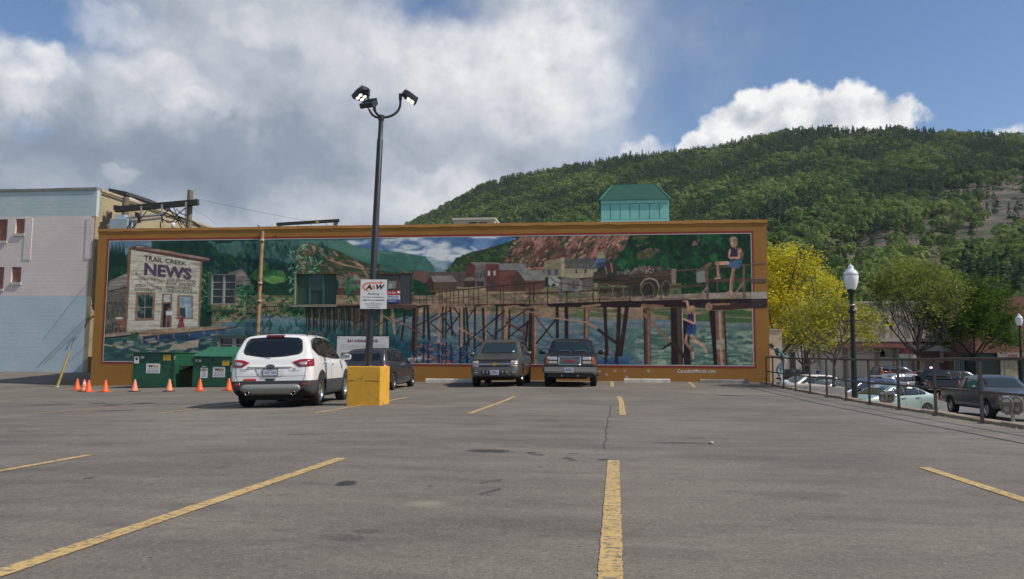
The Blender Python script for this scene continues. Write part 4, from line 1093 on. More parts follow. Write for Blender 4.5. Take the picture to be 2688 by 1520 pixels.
 P.line(M(zF, [(485, 1015), (475, 1080), (540, 1165)]), 8, SK2); P.line(M(zF, [(478, 1020), (470, 1080)]), 3, SK); P.line(M(zF, [(540, 1165), (540, 1215)]), 5, SK); P.line(M(zF, [(530, 1020), (550, 1060), (635, 1115)]), 9, SK); P.line(M(zF, [(635, 1110), (658, 1165)]), 6, SK)
 P.ell(*zF(532, 790), 8.5, 10, SK2); P.ell(*zF(530, 775), 9, 7, (172, 140, 84), 1, .5); P.ell(*zF(545, 800), 4, 8, (150, 120, 72), .7, .5)
 for s_ in ([(860, 1215), (880, 1250), (900, 1225), (945, 1245)], [(905, 1270), (940, 1250), (960, 1275), (990, 1260), (1010, 1265), (1045, 1262)], [(870, 1225), (900, 1215)]): P.line(M(zF, s_), 1.3, (190, 186, 160), .9)
 # -- the print shop
 P.poly(M(zA, [(170, 590), (190, 500), (360, 430), (355, 960), (160, 965)]), (108, 102, 86), 1, (streak, (84, 80, 68), .4, .7)); P.poly(M(zA, [(180, 590), (195, 500), (360, 425), (352, 548)]), (122, 112, 98), 1, (streak, (156, 150, 138), .5, .8))
 P.line(M(zA, [(180, 595), (352, 552)]), 2, (34, 34, 40)); P.line(M(zA, [(190, 640), (350, 600)]), 1.5, (70, 66, 58))
 P.poly(M(zA, [(383, 215), (1015, 330), (985, 905), (345, 945)]), (192, 184, 160), 1, (P.noise(60, 5, 3, 31), (160, 152, 130), .5, .8), .05)
 for k in range(26): P.line(M(zA, [(380 - k * 1.3, 262 + k * 27), (1012 - k * 1.1, 350 + k * 22)]), .9, (150, 142, 122), .5)
 P.poly(M(zA, [(360, 205), (388, 215), (350, 945), (335, 945)]), (126, 94, 70), 1, None, .15); P.poly(M(zA, [(1000, 330), (1020, 335), (998, 900), (980, 905)]), (138, 108, 80), 1, None, .15)
 P.poly(M(zA, [(440, 182), (1085, 298), (1080, 318), (430, 208)]), (160, 132, 112), 1, (streak, (118, 90, 74), .4, .7)); P.poly(M(zA, [(372, 205), (440, 182), (430, 208), (1080, 318), (1015, 332), (385, 222)]), (92, 66, 52), 1, None, .15); P.line(M(zA, [(440, 181), (1085, 297)]), 1.2, (60, 48, 46))
 P.poly(M(zA, [(930, 330), (1010, 340), (1005, 380), (940, 360)]), (140, 132, 114), .7, edge=3)
 P.poly(M(zA, [(430, 600), (605, 600), (590, 850), (418, 855)]), (140, 110, 82), 1, None, .15); P.poly(M(zA, [(452, 622), (580, 620), (572, 828), (442, 832)]), (34, 60, 58), 1, (clump, (112, 134, 140), .5, .72))
 P.line(M(zA, [(513, 622), (507, 830)]), 2, (150, 132, 108)); P.line(M(zA, [(447, 735), (575, 732)]), 2, (150, 132, 108))
 P.poly(M(zA, [(665, 612), (752, 612), (745, 912), (645, 915)]), (130, 100, 74), 1, None, .1); P.poly(M(zA, [(680, 622), (738, 622), (736, 685), (676, 688)]), (176, 172, 160), 1, None, .1); P.poly(M(zA, [(674, 700), (735, 698), (730, 908), (668, 910)]), (44, 42, 44), 1)
 P.poly(M(zA, [(798, 625), (938, 630), (935, 838), (790, 840)]), (140, 108, 80), 1, None, .15); P.poly(M(zA, [(815, 640), (920, 640), (925, 825), (820, 825)]), (126, 146, 160), 1, (clump, (170, 184, 192), .45, .75)); P.poly(M(zA, [(818, 735), (870, 735), (872, 825), (822, 825)]), (44, 60, 62), .9)
 P.line(M(zA, [(868, 640), (874, 825)]), 1.6, (190, 184, 170)); P.line(M(zA, [(816, 735), (925, 733)]), 1.6, (150, 132, 110))
 P.line(M(zA, [(705, 810), (700, 905)]), 5, (130, 104, 84)); P.line(M(zA, [(725, 810), (732, 905)]), 5, (122, 96, 78)); P.poly(M(zA, [(695, 765), (740, 765), (745, 805), (698, 808)]), (190, 190, 186), 1); P.line(M(zA, [(742, 770), (748, 800)]), 3, (180, 180, 176)); P.ell(*zA(720, 748), 3.6, 4.6, (150, 108, 86)); P.ell(*zA(720, 738), 3.6, 2.2, (70, 54, 46))
 P.poly(M(zA, [(812, 850), (850, 850), (868, 920), (795, 925)]), (128, 62, 62), 1, (clump, (170, 120, 116), .5, .7)); P.poly(M(zA, [(818, 820), (848, 820), (856, 860), (808, 860)]), (118, 64, 66), 1); P.ell(*zA(832, 812), 3, 4, (160, 118, 96)); P.ell(*zA(832, 802), 5, 2.4, (92, 56, 56))
 P.poly(M(zA, [(345, 945), (985, 905), (1240, 905), (1225, 925), (490, 995), (400, 960)]), (168, 146, 116), 1, (streak, (128, 106, 82), .4, .7), .1); P.line(M(zA, [(490, 995), (1225, 925), (1330, 908)]), 2.5, (70, 56, 46))
 for k in range(8): P.line(M(zA, [(560 + k * 90, 935 - k * 5), (610 + k * 92, 985 - k * 10)]), .9, (110, 92, 72), .7)
 P.poly(M(zA, [(160, 968), (345, 950), (420, 970), (160, 1000)]), (150, 128, 102), 1, None, .15); P.line(M(zA, [(155, 1010), (380, 985)]), 4, (36, 34, 44))
 P.poly(M(zA, [(490, 1000), (1225, 930), (1240, 990), (960, 1030), (480, 1060)]), (30, 52, 84), .9, (streak, (58, 88, 120), .45, .7))
 P.dabs(90, M(zA, [(160, 1040), (1240, 960), (1260, 1120), (160, 1190)]), 20, [(168, 152, 122), (54, 84, 92), (36, 66, 78), (146, 140, 120), (92, 112, 100)], -.05, 33, .8)
 P.poly(M(zA, [(760, 1060), (850, 1050), (900, 1030), (1000, 1020), (980, 1090), (700, 1125)]), (176, 158, 128), .9, edge=5)
 for (a, b) in ((488, 1060), (630, 1030), (765, 1010), (905, 990), (1035, 975), (1150, 965)): P.line(M(zA, [(a, b - 60), (a, b)]), 3.2, (134, 106, 84))
 P.dabs(60, M(zA, [(380, 960), (450, 960), (450, 1020), (390, 1020)]), 6, [(60, 92, 60), (36, 66, 44)], None, 34)
 P.poly(M(zA, [(245, 830), (315, 830), (320, 950), (240, 955)]), (136, 92, 66), 1, (streak, (168, 130, 104), .5, .75)); P.ell(*zA(281, 830), 11, 3.2, (176, 168, 152)); P.line(M(zA, [(240, 890), (320, 886)]), 1.6, (70, 52, 44)); P.dabs(50, M(zA, [(160, 880), (240, 860), (340, 940), (330, 960), (160, 960)]), 8, [(56, 88, 56), (40, 66, 46)], 1.4, 35, .7)
 P.dabs(900, [(288, 636), (1968, 616), (1975, 955), (275, 942)], 7, [(20, 34, 30), (40, 44, 40)], None, 61, .16)
 P.dabs(900, [(288, 636), (1968, 616), (1975, 955), (275, 942)], 6, [(190, 186, 166), (150, 170, 140)], None, 62, .13)
 P.c *= (0.90 + 0.2 * P.noise(12, 6, 3, 40))[..., None]
 return P
MUR = paint_mural()
MURAL_GAIN = 1.36
BORDER = tuple(min(0.9, c * 1.62) for c in lin(128, 89, 38))
def orect(u0, v0, u1, v1):
 a, b = on_y(u0, v0, WY), on_y(u1, v1, WY)
 return a[0], b[0], b[2], a[2]
OPEN = [orect(556, 719.5, 617, 799), orect(777, 719, 882, 799), orect(971, 718, 1081, 798), orect(574, 885, 662, 921)]
def mural_building():
 t = thing('mural_building', 'long low building with an orange-bordered riverside mural across its wall', 'building')
 M_W = mat('orange_wall_paint', BORDER, 0.8, var=0.14, vscale=0.9, bump=0.25, bscale=14, dirt=((BORDER[0] * .6, BORDER[1] * .55, BORDER[2] * .6), 0.5, 0.56, 0.78))
 xs = sorted({WX0, WX1} | {o[0] for o in OPEN} | {o[1] for o in OPEN})
 zs = sorted({-1.2, WTOP} | {o[2] for o in OPEN} | {o[3] for o in OPEN})
 mb = MB()
 for i in range(len(xs) - 1):
  for j in range(len(zs) - 1):
   cx, cz = (xs[i] + xs[i + 1]) / 2, (zs[j] + zs[j + 1]) / 2
   if any(o[0] < cx < o[1] and o[2] < cz < o[3] for o in OPEN): continue
   mb.box(xs[i], xs[i + 1], WY, WY + 0.3, zs[j], zs[j + 1])
 mb.box(WX0, WX0 + 0.3, WY + 0.3, WY + 17, -1.2, WTOP)
 mb.box(WX1 - 0.3, WX1, WY + 0.3, WY + 17, -1.6, WTOP)
 mb.box(WX0 + .3, WX1 - .3, WY + 16.7, WY + 17, -1.2, WTOP)
 mb.build('wall', M_W, t)
 mb = MB(); mb.box(WX0 + .3, WX1 - .3, WY + .3, WY + 16.7, 6.5, 6.65)
 mb.build('roof', mat('roof_felt', (0.10, 0.10, 0.10), .9, var=.2), t)
 M_CAP = mat('parapet_flashing', tuple(c * 1.25 for c in BORDER), 0.55, var=0.2, vscale=1.3, spec=.6)
 r = random.Random(3)
 edges = [WX0 - .04, -20.6, -17.4, -14.3, -11.2, -7.6, -4.6, -1.4, 1.9, 4.8, WX1 + .04]
 for k in range(10):
  mb = MB()
  a, b = edges[k], edges[k + 1]
  n = 8; vs = []
  for q in range(n + 1):
   x = a + (b - a) * q / n
   dz = .016 * math.sin(q * 1.9 + k) + r.uniform(-.008, .008)
   zt = WTOP + .075 + .010 * math.sin(k * 2.2 + q * .4)
   vs += [(x, WY - .034, WTOP - .055 + dz), (x, WY - .03, zt), (x, WY + .36, zt), (x, WY + .36, WTOP - .03)]
  fs = []
  for q in range(n):
   for s in range(3): fs.append((q * 4 + s, (q + 1) * 4 + s, (q + 1) * 4 + s + 1, q * 4 + s + 1))
  fs += [(0, 1, 2, 3), (n * 4 + 3, n * 4 + 2, n * 4 + 1, n * 4)]
  mb.add(vs, fs); mb.build('parapet_cap', M_CAP, t)
 X, Z = np.meshgrid(MUR.xs, MUR.zs)
 V = np.stack([X, np.full_like(X, WY - .006), Z], -1).reshape(-1, 3)
 i = np.arange(X.size).reshape(X.shape)
 f = np.stack([i[:-1, :-1], i[:-1, 1:], i[1:, 1:], i[1:, :-1]], -1).reshape(-1, 4)
 cx = ((X[:-1, :-1] + X[1:, 1:]) / 2).ravel(); cz = ((Z[:-1, :-1] + Z[1:, 1:]) / 2).ravel()
 keep = np.ones(len(f), bool)
 for o in OPEN: keep &= ~((cx > o[0]) & (cx < o[1]) & (cz > o[2]) & (cz < o[3]))
 me = mesh_np('mural', V, f[keep], False)
 col = np.clip(MUR.c, 0, 255) / 255
 col = np.where(col <= .0404, col / 12.92, ((col + .055) / 1.055) ** 2.4) * MURAL_GAIN
 col = col ** 1.10 * 1.06
 g = (col @ np.array([.25, .6, .15]))[..., None]; col = g + (col - g) * np.array([.97, .97, .78])
 ca = me.attributes.new('paint', 'FLOAT_COLOR', 'POINT')
 ca.data.foreach_set('color', np.concatenate([np.clip(col, 0, .92), np.ones(col.shape[:2] + (1,))], -1).astype(np.float32).ravel())
 m = bpy.data.materials.new('mural_paint'); m.use_nodes = True
 nt = NT(m.node_tree); b = nt.n['Principled BSDF']
 at = nt.new('ShaderNodeAttribute'); at.attribute_name = 'paint'
 nt.l.new(at.outputs['Color'], b.inputs['Base Color']); b.inputs['Roughness'].default_value = .62; b.inputs['Specular IOR Level'].default_value = .3
 bn = nt.new('ShaderNodeBump'); bn.inputs['Strength'].default_value = .15; bn.inputs['Distance'].default_value = .01
 nt.put(bn.inputs['Height'], nt.noise(nt.new('ShaderNodeTexCoord').outputs['Object'], 12, 4)); nt.l.new(bn.outputs[0], b.inputs['Normal'])
 me.materials.append(m)
 link(bpy.data.objects.new('mural', me), t)
 def frame(name, x0, x1, z0, z1, w, y, m_):
  mb = MB()
  mb.box(x0 - w, x1 + w, y, WY, z1, z1 + w); mb.box(x0 - w, x1 + w, y, WY, z0 - w, z0)
  mb.box(x0 - w, x0, y, WY, z0, z1); mb.box(x1, x1 + w, y, WY, z0, z1)
  mb.build(name, m_, t)
 frame('white_line', MX0, MX1, MZ0, MZ1, .026, WY - .008, mat('white_line_paint', (.60, .58, .54), .7, var=.1))
 frame('red_band', MX0 - .035, MX1 + .035, MZ0 - .035, MZ1 + .035, .085, WY - .005, mat('red_band_paint', tuple(c * 1.9 for c in lin(104, 36, 30)), .7, var=.15))
 def over(pts, c, y, name='painted_bridge'):
  mb = MB()
  vs = [tuple(on_y(u, v, WY)) for u, v in pts]
  mb.add([(p[0], y, p[2]) for p in vs], [tuple(range(len(vs)))])
  mb.build(name, mat('bridge_paint_%d_%d_%d' % c, tuple(min(.9, q * MURAL_GAIN) for q in lin(*c)), .7, var=.25, vscale=2.5, streak=(.4, 1, 3)), t)
 over([zF(1052, 632), zF(1196, 628), zF(1199, 690), zF(1054, 692)], (154, 146, 128), WY - .012)
 over([zF(1054, 692), zF(1199, 691), zF(1201, 770), zF(1056, 776)], (46, 32, 36), WY - .011)
 over([zF(1050, 378), zF(1194, 370), zF(1195, 380), zF(1051, 390)], (112, 88, 72), WY - .012)
 over([zF(1052, 508), zF(1195, 508), zF(1196, 548), zF(1053, 550)], (88, 68, 52), WY - .012)
 over([zF(1052, 510), zF(1195, 510), zF(1195, 517), zF(1053, 517)], (134, 110, 86), WY - .013)
 # ---- lettering on the painting
 K = mat('mural_black_lettering', (.045, .04, .05), .7, var=.2); K2 = mat('mural_grey_lettering', (.085, .075, .075), .7, var=.3, vscale=4)
 def tq(body, pts, m_, bold=.0, sh=.0):
  text_quad(body, [tuple(on_y(*zA(*p), WY - .012)) for p in pts], m_, t, 'lettering', bold, sh)
 tq('TRAIL CREEK', [(503, 270), (880, 328), (880, 362), (503, 318)], K, .012)
 tq('NEWS', [(506, 335), (925, 388), (925, 490), (502, 448)], mat('mural_purple_lettering', (.10, .07, .12), .7, var=.3, vscale=3), .045)
 tq('RULING', [(428, 420), (530, 480), (530, 512), (426, 446)], K2); tq('MACHINE', [(535, 505), (662, 560), (660, 588), (533, 532)], K2)
 tq('THE ONLY', [(560, 470), (685, 487), (685, 515), (560, 500)], K2); tq('IN', [(460, 495), (482, 497), (482, 512), (460, 511)], K2)
 tq('WEST', [(425, 522), (520, 525), (520, 552), (423, 550)], K2); tq('KOOTENAY', [(422, 560), (605, 568), (605, 592), (420, 585)], K2)
 tq('JOB PRINTING', [(705, 475), (962, 490), (962, 522), (705, 502)], K2); tq('BOOK BINDING', [(700, 508), (955, 520), (955, 550), (698, 536)], K2)
 tq('EMBOSSING', [(700, 543), (930, 552), (930, 580), (698, 570)], K2); tq('SPECIALRULING', [(710, 574), (975, 588), (975, 612), (708, 602)], K2)
 tq('EWS', [(172, 690), (330, 650), (328, 802), (165, 800)], mat('mural_worn_lettering', (.09, .085, .075), .7, var=.3), .0)
 text_quad('CanadianMurals.com', [tuple(on_y(*zF(*p), WY - .004)) for p in ((400, 1318), (738, 1318), (738, 1350), (400, 1350))], M_WHITEP, t, 'lettering', .005)
 for q in ([(849, 112), (880, 100), (915, 78), (895, 105), (910, 122), (882, 112), (852, 118)], [(840, 195), (856, 200), (866, 182), (868, 206), (850, 212)], [(885, 222), (905, 232), (930, 228), (925, 240), (900, 238)]):
  over([zB(*p) for p in q], (40, 30, 34), WY - .013, 'painted_bird')
 # ---- windows
 M_FR = mat('grey_window_frame', (.33, .31, .28), .7, var=.15); M_GL = mat('dark_window_glass', (.012, .014, .014), .08, spec=.6)
 M_GRN = mat('green_painted_board', (.03, .075, .05), .7, var=.25); M_GRF = mat('green_window_frame', (.035, .12, .075), .7, var=.2)
 o = OPEN[0]; x0, x1, z0, z1 = o
 w = MB()
 w.box(x0, x0 + .05, WY + .02, WY + .12, z0, z1); w.box(x1 - .05, x1, WY + .02, WY + .12, z0, z1); w.box(x0 + .05, x1 - .05, WY + .02, WY + .12, z1 - .05, z1); w.box(x0 + .05, x1 - .05, WY + .02, WY + .12, z0, z0 + .05)
 w.box((x0 + x1) / 2 - .05, (x0 + x1) / 2 + .05, WY + .03, WY + .12, z0 + .05, z1 - .05)
 W = w.build('window', M_FR, t)
 for k in range(2):
  a, b = (x0 + .05, (x0 + x1) / 2 - .05) if k == 0 else ((x0 + x1) / 2 + .05, x1 - .05)
  for j in range(4):
   h0 = z0 + .05 + (z1 - z0 - .1) * j / 4; h1 = z0 + .05 + (z1 - z0 - .1) * (j + 1) / 4
   MB().box(a + .01, b - .01, WY + .085, WY + .095, h0 + .015, h1 - .015).build('pane', M_GL, W)
  for j in range(1, 4):
   h = z0 + .05 + (z1 - z0 - .1) * j / 4
   MB().box(a, b, WY + .06, WY + .11, h - .018, h + .018).build('glazing_bar', M_FR, W)
 MB().box(x0 - .16, x1 + .2, WY - .05, WY + .02, z0 - .34, z0 - .24).build('sill', M_GRN, W)
 MB().box(x0 - .14, x0 - .005, WY - .02, WY, z0 - .05, z1 + .05).build('frame', M_GRF, W)
 x0, x1, z0, z1 = OPEN[1]
 w = MB(); th = (x1 - x0) / 3
 for k in range(4): w.box(max(x0, x0 + th * k - .04), min(x1, x0 + th * k + .04), WY + .08, WY + .15, z0, z1)
 W = w.build('window', M_GRF, t)
 for k in range(3): MB().box(x0 + th * k + .04, x0 + th * (k + 1) - .04, WY + .12, WY + .14, z0, z1).build('board', M_GRN if k != 1 else mat('dark_green_board', (.025, .05, .04), .6, var=.2), W)
 MB().box(x0 + th + .04, x0 + 2 * th - .04, WY + .10, WY + .118, z0 + (z1 - z0) * .45, z1).build('pane', mat('green_tinted_glass', (.016, .028, .026), .12, spec=.6), W)
 MB().box(x0 - .2, x1 + .02, WY - .06, WY + .02, z0 - .12, z0 - .03).build('sill', mat('weathered_sill', (.25, .24, .19), .8, var=.3), W)
 MB().box(x0 - .07, x0 - .002, WY - .015, WY, z0 - .02, z1 + .05).build('frame', mat('pale_green_trim', (.12, .26, .22), .7, var=.2), W)
 x0, x1, z0, z1 = OPEN[2]
 M_BR = mat('brown_window_board', (.10, .065, .05), .7, var=.25)
 w = MB(); w.box(x0, x0 + .09, WY + .03, WY + .14, z0, z1); w.box(x1 - .09, x1, WY + .03, WY + .14, z0, z1); w.box(x0 + .09, x1 - .09, WY + .03, WY + .14, z1 - .08, z1); w.box(x0 + .09, x1 - .09, WY + .03, WY + .14, z0, z0 + .05)
 xm = x0 + (x1 - x0) * .665
 w.box(xm - .05, xm + .05, WY + .04, WY + .14, z0 + .05, z1 - .08)
 W = w.build('window', M_BR, t)
 MB().box(x0 + .09, xm - .05, WY + .10, WY + .11, z0 + .05, z1 - .08).build('pane', mat('brown_tinted_glass', (.05, .036, .03), .12, spec=.6), W)
 MB().box(xm + .05, x1 - .09, WY + .10, WY + .11, z0 + .05, z1 - .08).build('pane', mat('hazy_glass', (.075, .072, .062), .15, spec=.6), W)
 q = orect(1019, 737, 1039, 757); MB().box(q[0] - .02, q[1], WY + .085, WY + .092, q[2], q[3]).build('paper_notice', mat('paper_notice', (.42, .39, .31), .8, var=.15), W)
 MB().box(x0 - .1, x1 + .25, WY - .05, WY + .02, z0 - .2, z0 - .04).build('sill', mat('dark_brown_sill', (.10, .06, .045), .7, var=.2), W)
 x0, x1, z0, z1 = OPEN[3]
 w = MB(); w.box(x0, x0 + .06, WY + .04, WY + .14, z0, z1)
 for k in range(1, 3):
  xk = x0 + (x1 - x0) * k / 2.2; w.box(xk - .09, xk + .09, WY + .04, WY + .14, z0, z1)
 w.box(x0 + .06, x1, WY + .05, WY + .14, z1 - .06, z1); w.box(x0 + .06, x1, WY + .05, WY + .13, z0 + .25, z0 + .30)
 W = w.build('window', M_FR, t)
 MB().box(x0 + .06, x1, WY + .15, WY + .16, z0, z1).build('pane', M_GL, W)
 MB().box(x0 - .2, x1 + .1, WY - .03, WY + .01, z1 + .01, z1 + .09).build('frame', M_GRF, W)
 MB().box(x0 - .2, x0 - .05, WY - .03, WY, z0, z1).build('frame', M_GRF, W)
 for (u, v) in ((1573, 975), (1592, 983), (1614, 973), (1640, 974), (1703, 974), (1645, 989)):
  P = on_y(u, v, WY)
  mb = MB(); mb.add([(P[0] + .07 * math.cos(a + u) * (1 + .4 * math.sin(3 * a)), WY - .003, P[2] + .06 * math.sin(a + u)) for a in np.linspace(0, 6.28, 11)[:-1]], [tuple(range(10))])
  mb.build('paint_scuff', mat('grey_scuff', (.40, .36, .33), .8, var=.2), t)
 return t
MB_ROOT = mural_building()
p0, p1 = on_y(689, 607, WY - .05), on_y(676, 884, WY - .05)
t = thing('drain_pipe', 'tall rust brown pipe standing against the mural behind the white car', 'pipe', (0, 0, 0))
M_PIPE = mat('pipe_brown_paint', (.34, .21, .115), .6, var=.3, vscale=2.5, dirt=((.20, .12, .07), 2.0, .5, .7))
MB().tube([p1 + np.array([0, 0, -1.2]), p1, p0 * .5 + p1 * .5, p0], .085, 12).build('pipe', M_PIPE, t)
for v in (631, 743, 790):
 q = on_y(689 - (v - 607) * 13 / 277, v, WY - .14)
 MB().lathe([(.098, -.05), (.102, 0), (.098, .05)], 12, M=Matrix.Translation(q)).build('pipe_collar', mat('pipe_collar', (.42, .36, .28), .6, var=.2), t)
# ================================================================== pale painted building to the left
def pale_building():
 t = thing('pale_block_building', 'pale blue and pinkish white block building with bricked-up windows left of the mural', 'building')
 Y0 = 42.0
 xr = on_y(255.8, 493.5, Y0)[0]
 zt = on_y(255.8, 499.0, Y0)[2]
 zb1 = on_y(250, 566, Y0)[2]; zb2 = on_y(240, 776, Y0)[2]
 x0 = xr - 26
 def block(name, c, c2):
  m = bpy.data.materials.new(name); m.use_nodes = True
  nt = NT(m.node_tree); b = nt.n['Principled BSDF']
  p = nt.new('ShaderNodeTexCoord').outputs['Object']
  cc = nt.mix(nt.smap(nt.noise(p, .5, 7, .65), .4, .7), (*c, 1), (*c2, 1))
  drip = nt.noise(nt.vec('MULTIPLY', p, (.35, .35, 5)), 1.0, 6, .7)
  cc = nt.mix(nt.smap(drip, .54, .72, 0, .30), cc, tuple(q * .55 for q in c2) + (1,))
  br = nt.new('ShaderNodeTexBrick')
  sw = nt.new('ShaderNodeSeparateXYZ'); nt.put(sw.inputs[0], p)
  cb = nt.new('ShaderNodeCombineXYZ'); nt.put(cb.inputs[0], nt.math('ADD', sw.outputs[0], sw.outputs[1])); nt.put(cb.inputs[1], sw.outputs[2])
  nt.put(br.inputs['Vector'], cb.outputs[0])
  br.inputs['Scale'].default_value = 1.0; br.inputs['Brick Width'].default_value = .4; br.inputs['Row Height'].default_value = .2; br.inputs['Mortar Size'].default_value = .012; br.inputs['Mortar Smooth'].default_value = .3
  nt.put(b.inputs['Base Color'], cc); b.inputs['Roughness'].default_value = .85
  bn = nt.new('ShaderNodeBump'); bn.inputs['Strength'].default_value = .5; bn.inputs['Distance'].default_value = .02; bn.invert = True
  nt.put(bn.inputs['Height'], nt.math('ADD', br.outputs['Fac'], nt.math('MULTIPLY', nt.noise(p, 9, 5, .7), .8))); nt.l.new(bn.outputs[0], b.inputs['Normal'])
  return m
 M_TOP = block('pale_blue_block_paint', (.43, .54, .55), (.52, .61, .60)); M_MID = block('pinkish_white_block_paint', (.68, .60, .56), (.74, .67, .62)); M_LOW = block('light_blue_block_paint', (.46, .57, .62), (.55, .62, .65))
 M_YEL = block('yellow_block_paint', (.40, .33, .20), (.28, .23, .15))
 wins = [(42, 575, 63, 613), (-6, 576, 17, 632), (31, 701, 54, 741), (-12, 701, 8, 758)]
 rects = []
 for (a, b, c, d) in wins:
  P, Q = on_y(a, b, Y0), on_y(c, d, Y0); rects.append((P[0], Q[0], Q[2], P[2]))
 xs = sorted({x0, xr} | {r[0] for r in rects} | {r[1] for r in rects})
 zs = sorted({-1.5, zb2, zb1, zt} | {r[2] for r in rects} | {r[3] for r in rects})
 for nm, m_, lo, hi in (('lower_wall', M_LOW, -1.5, zb2), ('middle_wall', M_MID, zb2, zb1), ('upper_wall', M_TOP, zb1, zt)):
  mb = MB()
  for i in range(len(xs) - 1):
   for j in range(len(zs) - 1):
    cx, cz = (xs[i] + xs[i + 1]) / 2, (zs[j] + zs[j + 1]) / 2
    if not lo < cz < hi or any(r[0] < cx < r[1] and r[2] < cz < r[3] for r in rects): continue
    mb.box(xs[i], xs[i + 1], Y0, Y0 + .25, zs[j], zs[j + 1])
  mb.build(nm, m_, t)
 mb = MB(); mb.box(xr - .3, xr, Y0 + .25, Y0 + 34, -1.5, zt); mb.box(xr - .28, xr + .004, Y0 - .004, Y0 + .25, -1.5, zb1 - .02)
 mb.build('side_wall', M_YEL, t)
 mb = MB(); mb.box(x0, xr - .3, Y0 + 33.7, Y0 + 34, -1.5, zt); mb.box(x0, x0 + .3, Y0 + .25, Y0 + 33.7, -1.5, zt); mb.build('wall', M_YEL, t)
 mb = MB(); mb.box(x0 + .3, xr - .3, Y0 + .25, Y0 + 33.7, zt - .5, zt - .35); mb.build('roof', mat('roof_gravel', (.2, .19, .18), .9, var=.2), t)
 M_CO = mat('grey_coping', (.22, .21, .19), .85, var=.3, vscale=1.5)
 for k in range(10): MB().box(x0 + (xr - x0) * k / 10 + .01, x0 + (xr - x0) * (k + 1) / 10, Y0 - .06, Y0 + .32, zt + .002, zt + .15 + .012 * (k % 2)).build('coping', M_CO, t)
 MB().box(xr - .32, xr + .06, Y0 + .33, Y0 + 34, zt + .002, zt + .14).build('coping', mat('tan_coping', (.42, .34, .22), .85, var=.3), t)
 MB().box(xr + .002, xr + .02, Y0 + .4, Y0 + 34, zt - .22, zt - .10).build('gutter_line', mat('dark_gutter', (.06, .05, .04), .7), t)
 for (a, b, c, d) in ((68, 572, 80, 682), (229, 572, 241, 680)):
  P, Q = on_y(a, b, Y0), on_y(c, d, Y0)
  MB().box(P[0], Q[0], Y0 - .03, Y0, Q[2], P[2]).build('pier', M_MID, t)
 M_BRK = [mat('infill_brick_%d' % k, c, .9, var=.2, vscale=6) for k, c in enumerate(((.30, .14, .11), (.34, .16, .125), (.26, .125, .10)))]
 r = random.Random(4)
 for (a, b, z0, z1) in rects:
  w = MB(); w.box(a - .03, b + .06, Y0 - .08, Y0 + .12, z0 - .16, z0 - .005)
  W = w.build('window', mat('window_sill_stone', (.5, .46, .42), .9, var=.2), t)
  MB().box(a, b, Y0 + .13, Y0 + .2, z0, z1).build('mortar_bed', mat('mortar', (.30, .22, .19), .95), W)
  n = max(4, int((z1 - z0) / .1)); h = (z1 - z0) / n
  nb = 2
  base = [bpy.data.meshes.new('brick')]
  bw = (b - a) / nb
  mb = MB(); mb.box(-bw / 2 + .008, bw / 2 - .008, Y0 + .10, Y0 + .14, -h / 2 + .008, h / 2 - .008)
  o0 = mb.build('brick', M_BRK[0], W)
  first = True
  for j in range(n):
   for k in range(nb):
    o = o0 if first else o0.copy()
    if not first: COL.objects.link(o); o.parent = W
    first = False
    o.location = (a + bw * (k + .5), r.uniform(-.006, .006), z0 + h * (j + .5))
    if r.random() < .5:
     o.material_slots[0].link = 'OBJECT'; o.material_slots[0].material = r.choice(M_BRK)
 return t, xr, zt, Y0
PB, PXR, PZT, PY0 = pale_building()
t = thing('roof_hut', 'small shed with a dark overhanging shingle roof on the pale building', 'shed', (0, 0, 0))
def hp(u, v, Y): return tuple(on_y(u, v, Y))
Yh = 50.0
a, b, c = np.array(hp(285, 494, Yh)), np.array(hp(332, 502, Yh)), np.array(hp(394, 524, Yh + 2.5))
mb = MB()
up = np.array([0, 0, .22]); back = np.array([-.4, 3.4, .0])
a, b, c = np.array(a), np.array(b), np.array(c)
def slab(p, q, d, th):
 vs = [p, q, q + d, p + d, p + th, q + th, q + d + th, p + d + th]
 return vs, [(0, 3, 2, 1), (4, 5, 6, 7), (0, 1, 5, 4), (1, 2, 6, 5), (2, 3, 7, 6), (3, 0, 4, 7)]
M_SH = mat('dark_shingle', (.06, .055, .055), .85, var=.3, vscale=3)
mb.add(*slab(a - up, b - up * 1.1, back, up)); mb.build('shingle_roof', M_SH, t)
MB().add(*slab(b - up * 1.1 + np.array([.01, 0, 0]), c - up * .9, back, up)).build('shingle_roof', M_SH, t)
mb = MB(); vs = [b + np.array([0, .35, -.30]), c + np.array([-.35, .35, -.30])]
mb.add(*slab(vs[0] - np.array([0, 0, .3]), vs[1] - np.array([0, 0, .28]), np.array([0, 2.4, 0]), np.array([0, 0, .27]))); mb.build('white_fascia', mat('white_fascia', (.7, .68, .62), .6, var=.1), t)
mb = MB(); mb.add(*slab(a + np.array([.5, .5, -2.2]), c + np.array([-.5, .5, -1.6]), np.array([0, 2.0, 0]), np.array([0, 0, 1.45]))); mb.build('wall', mat('hut_wall', (.16, .13, .11), .9, var=.2), t)
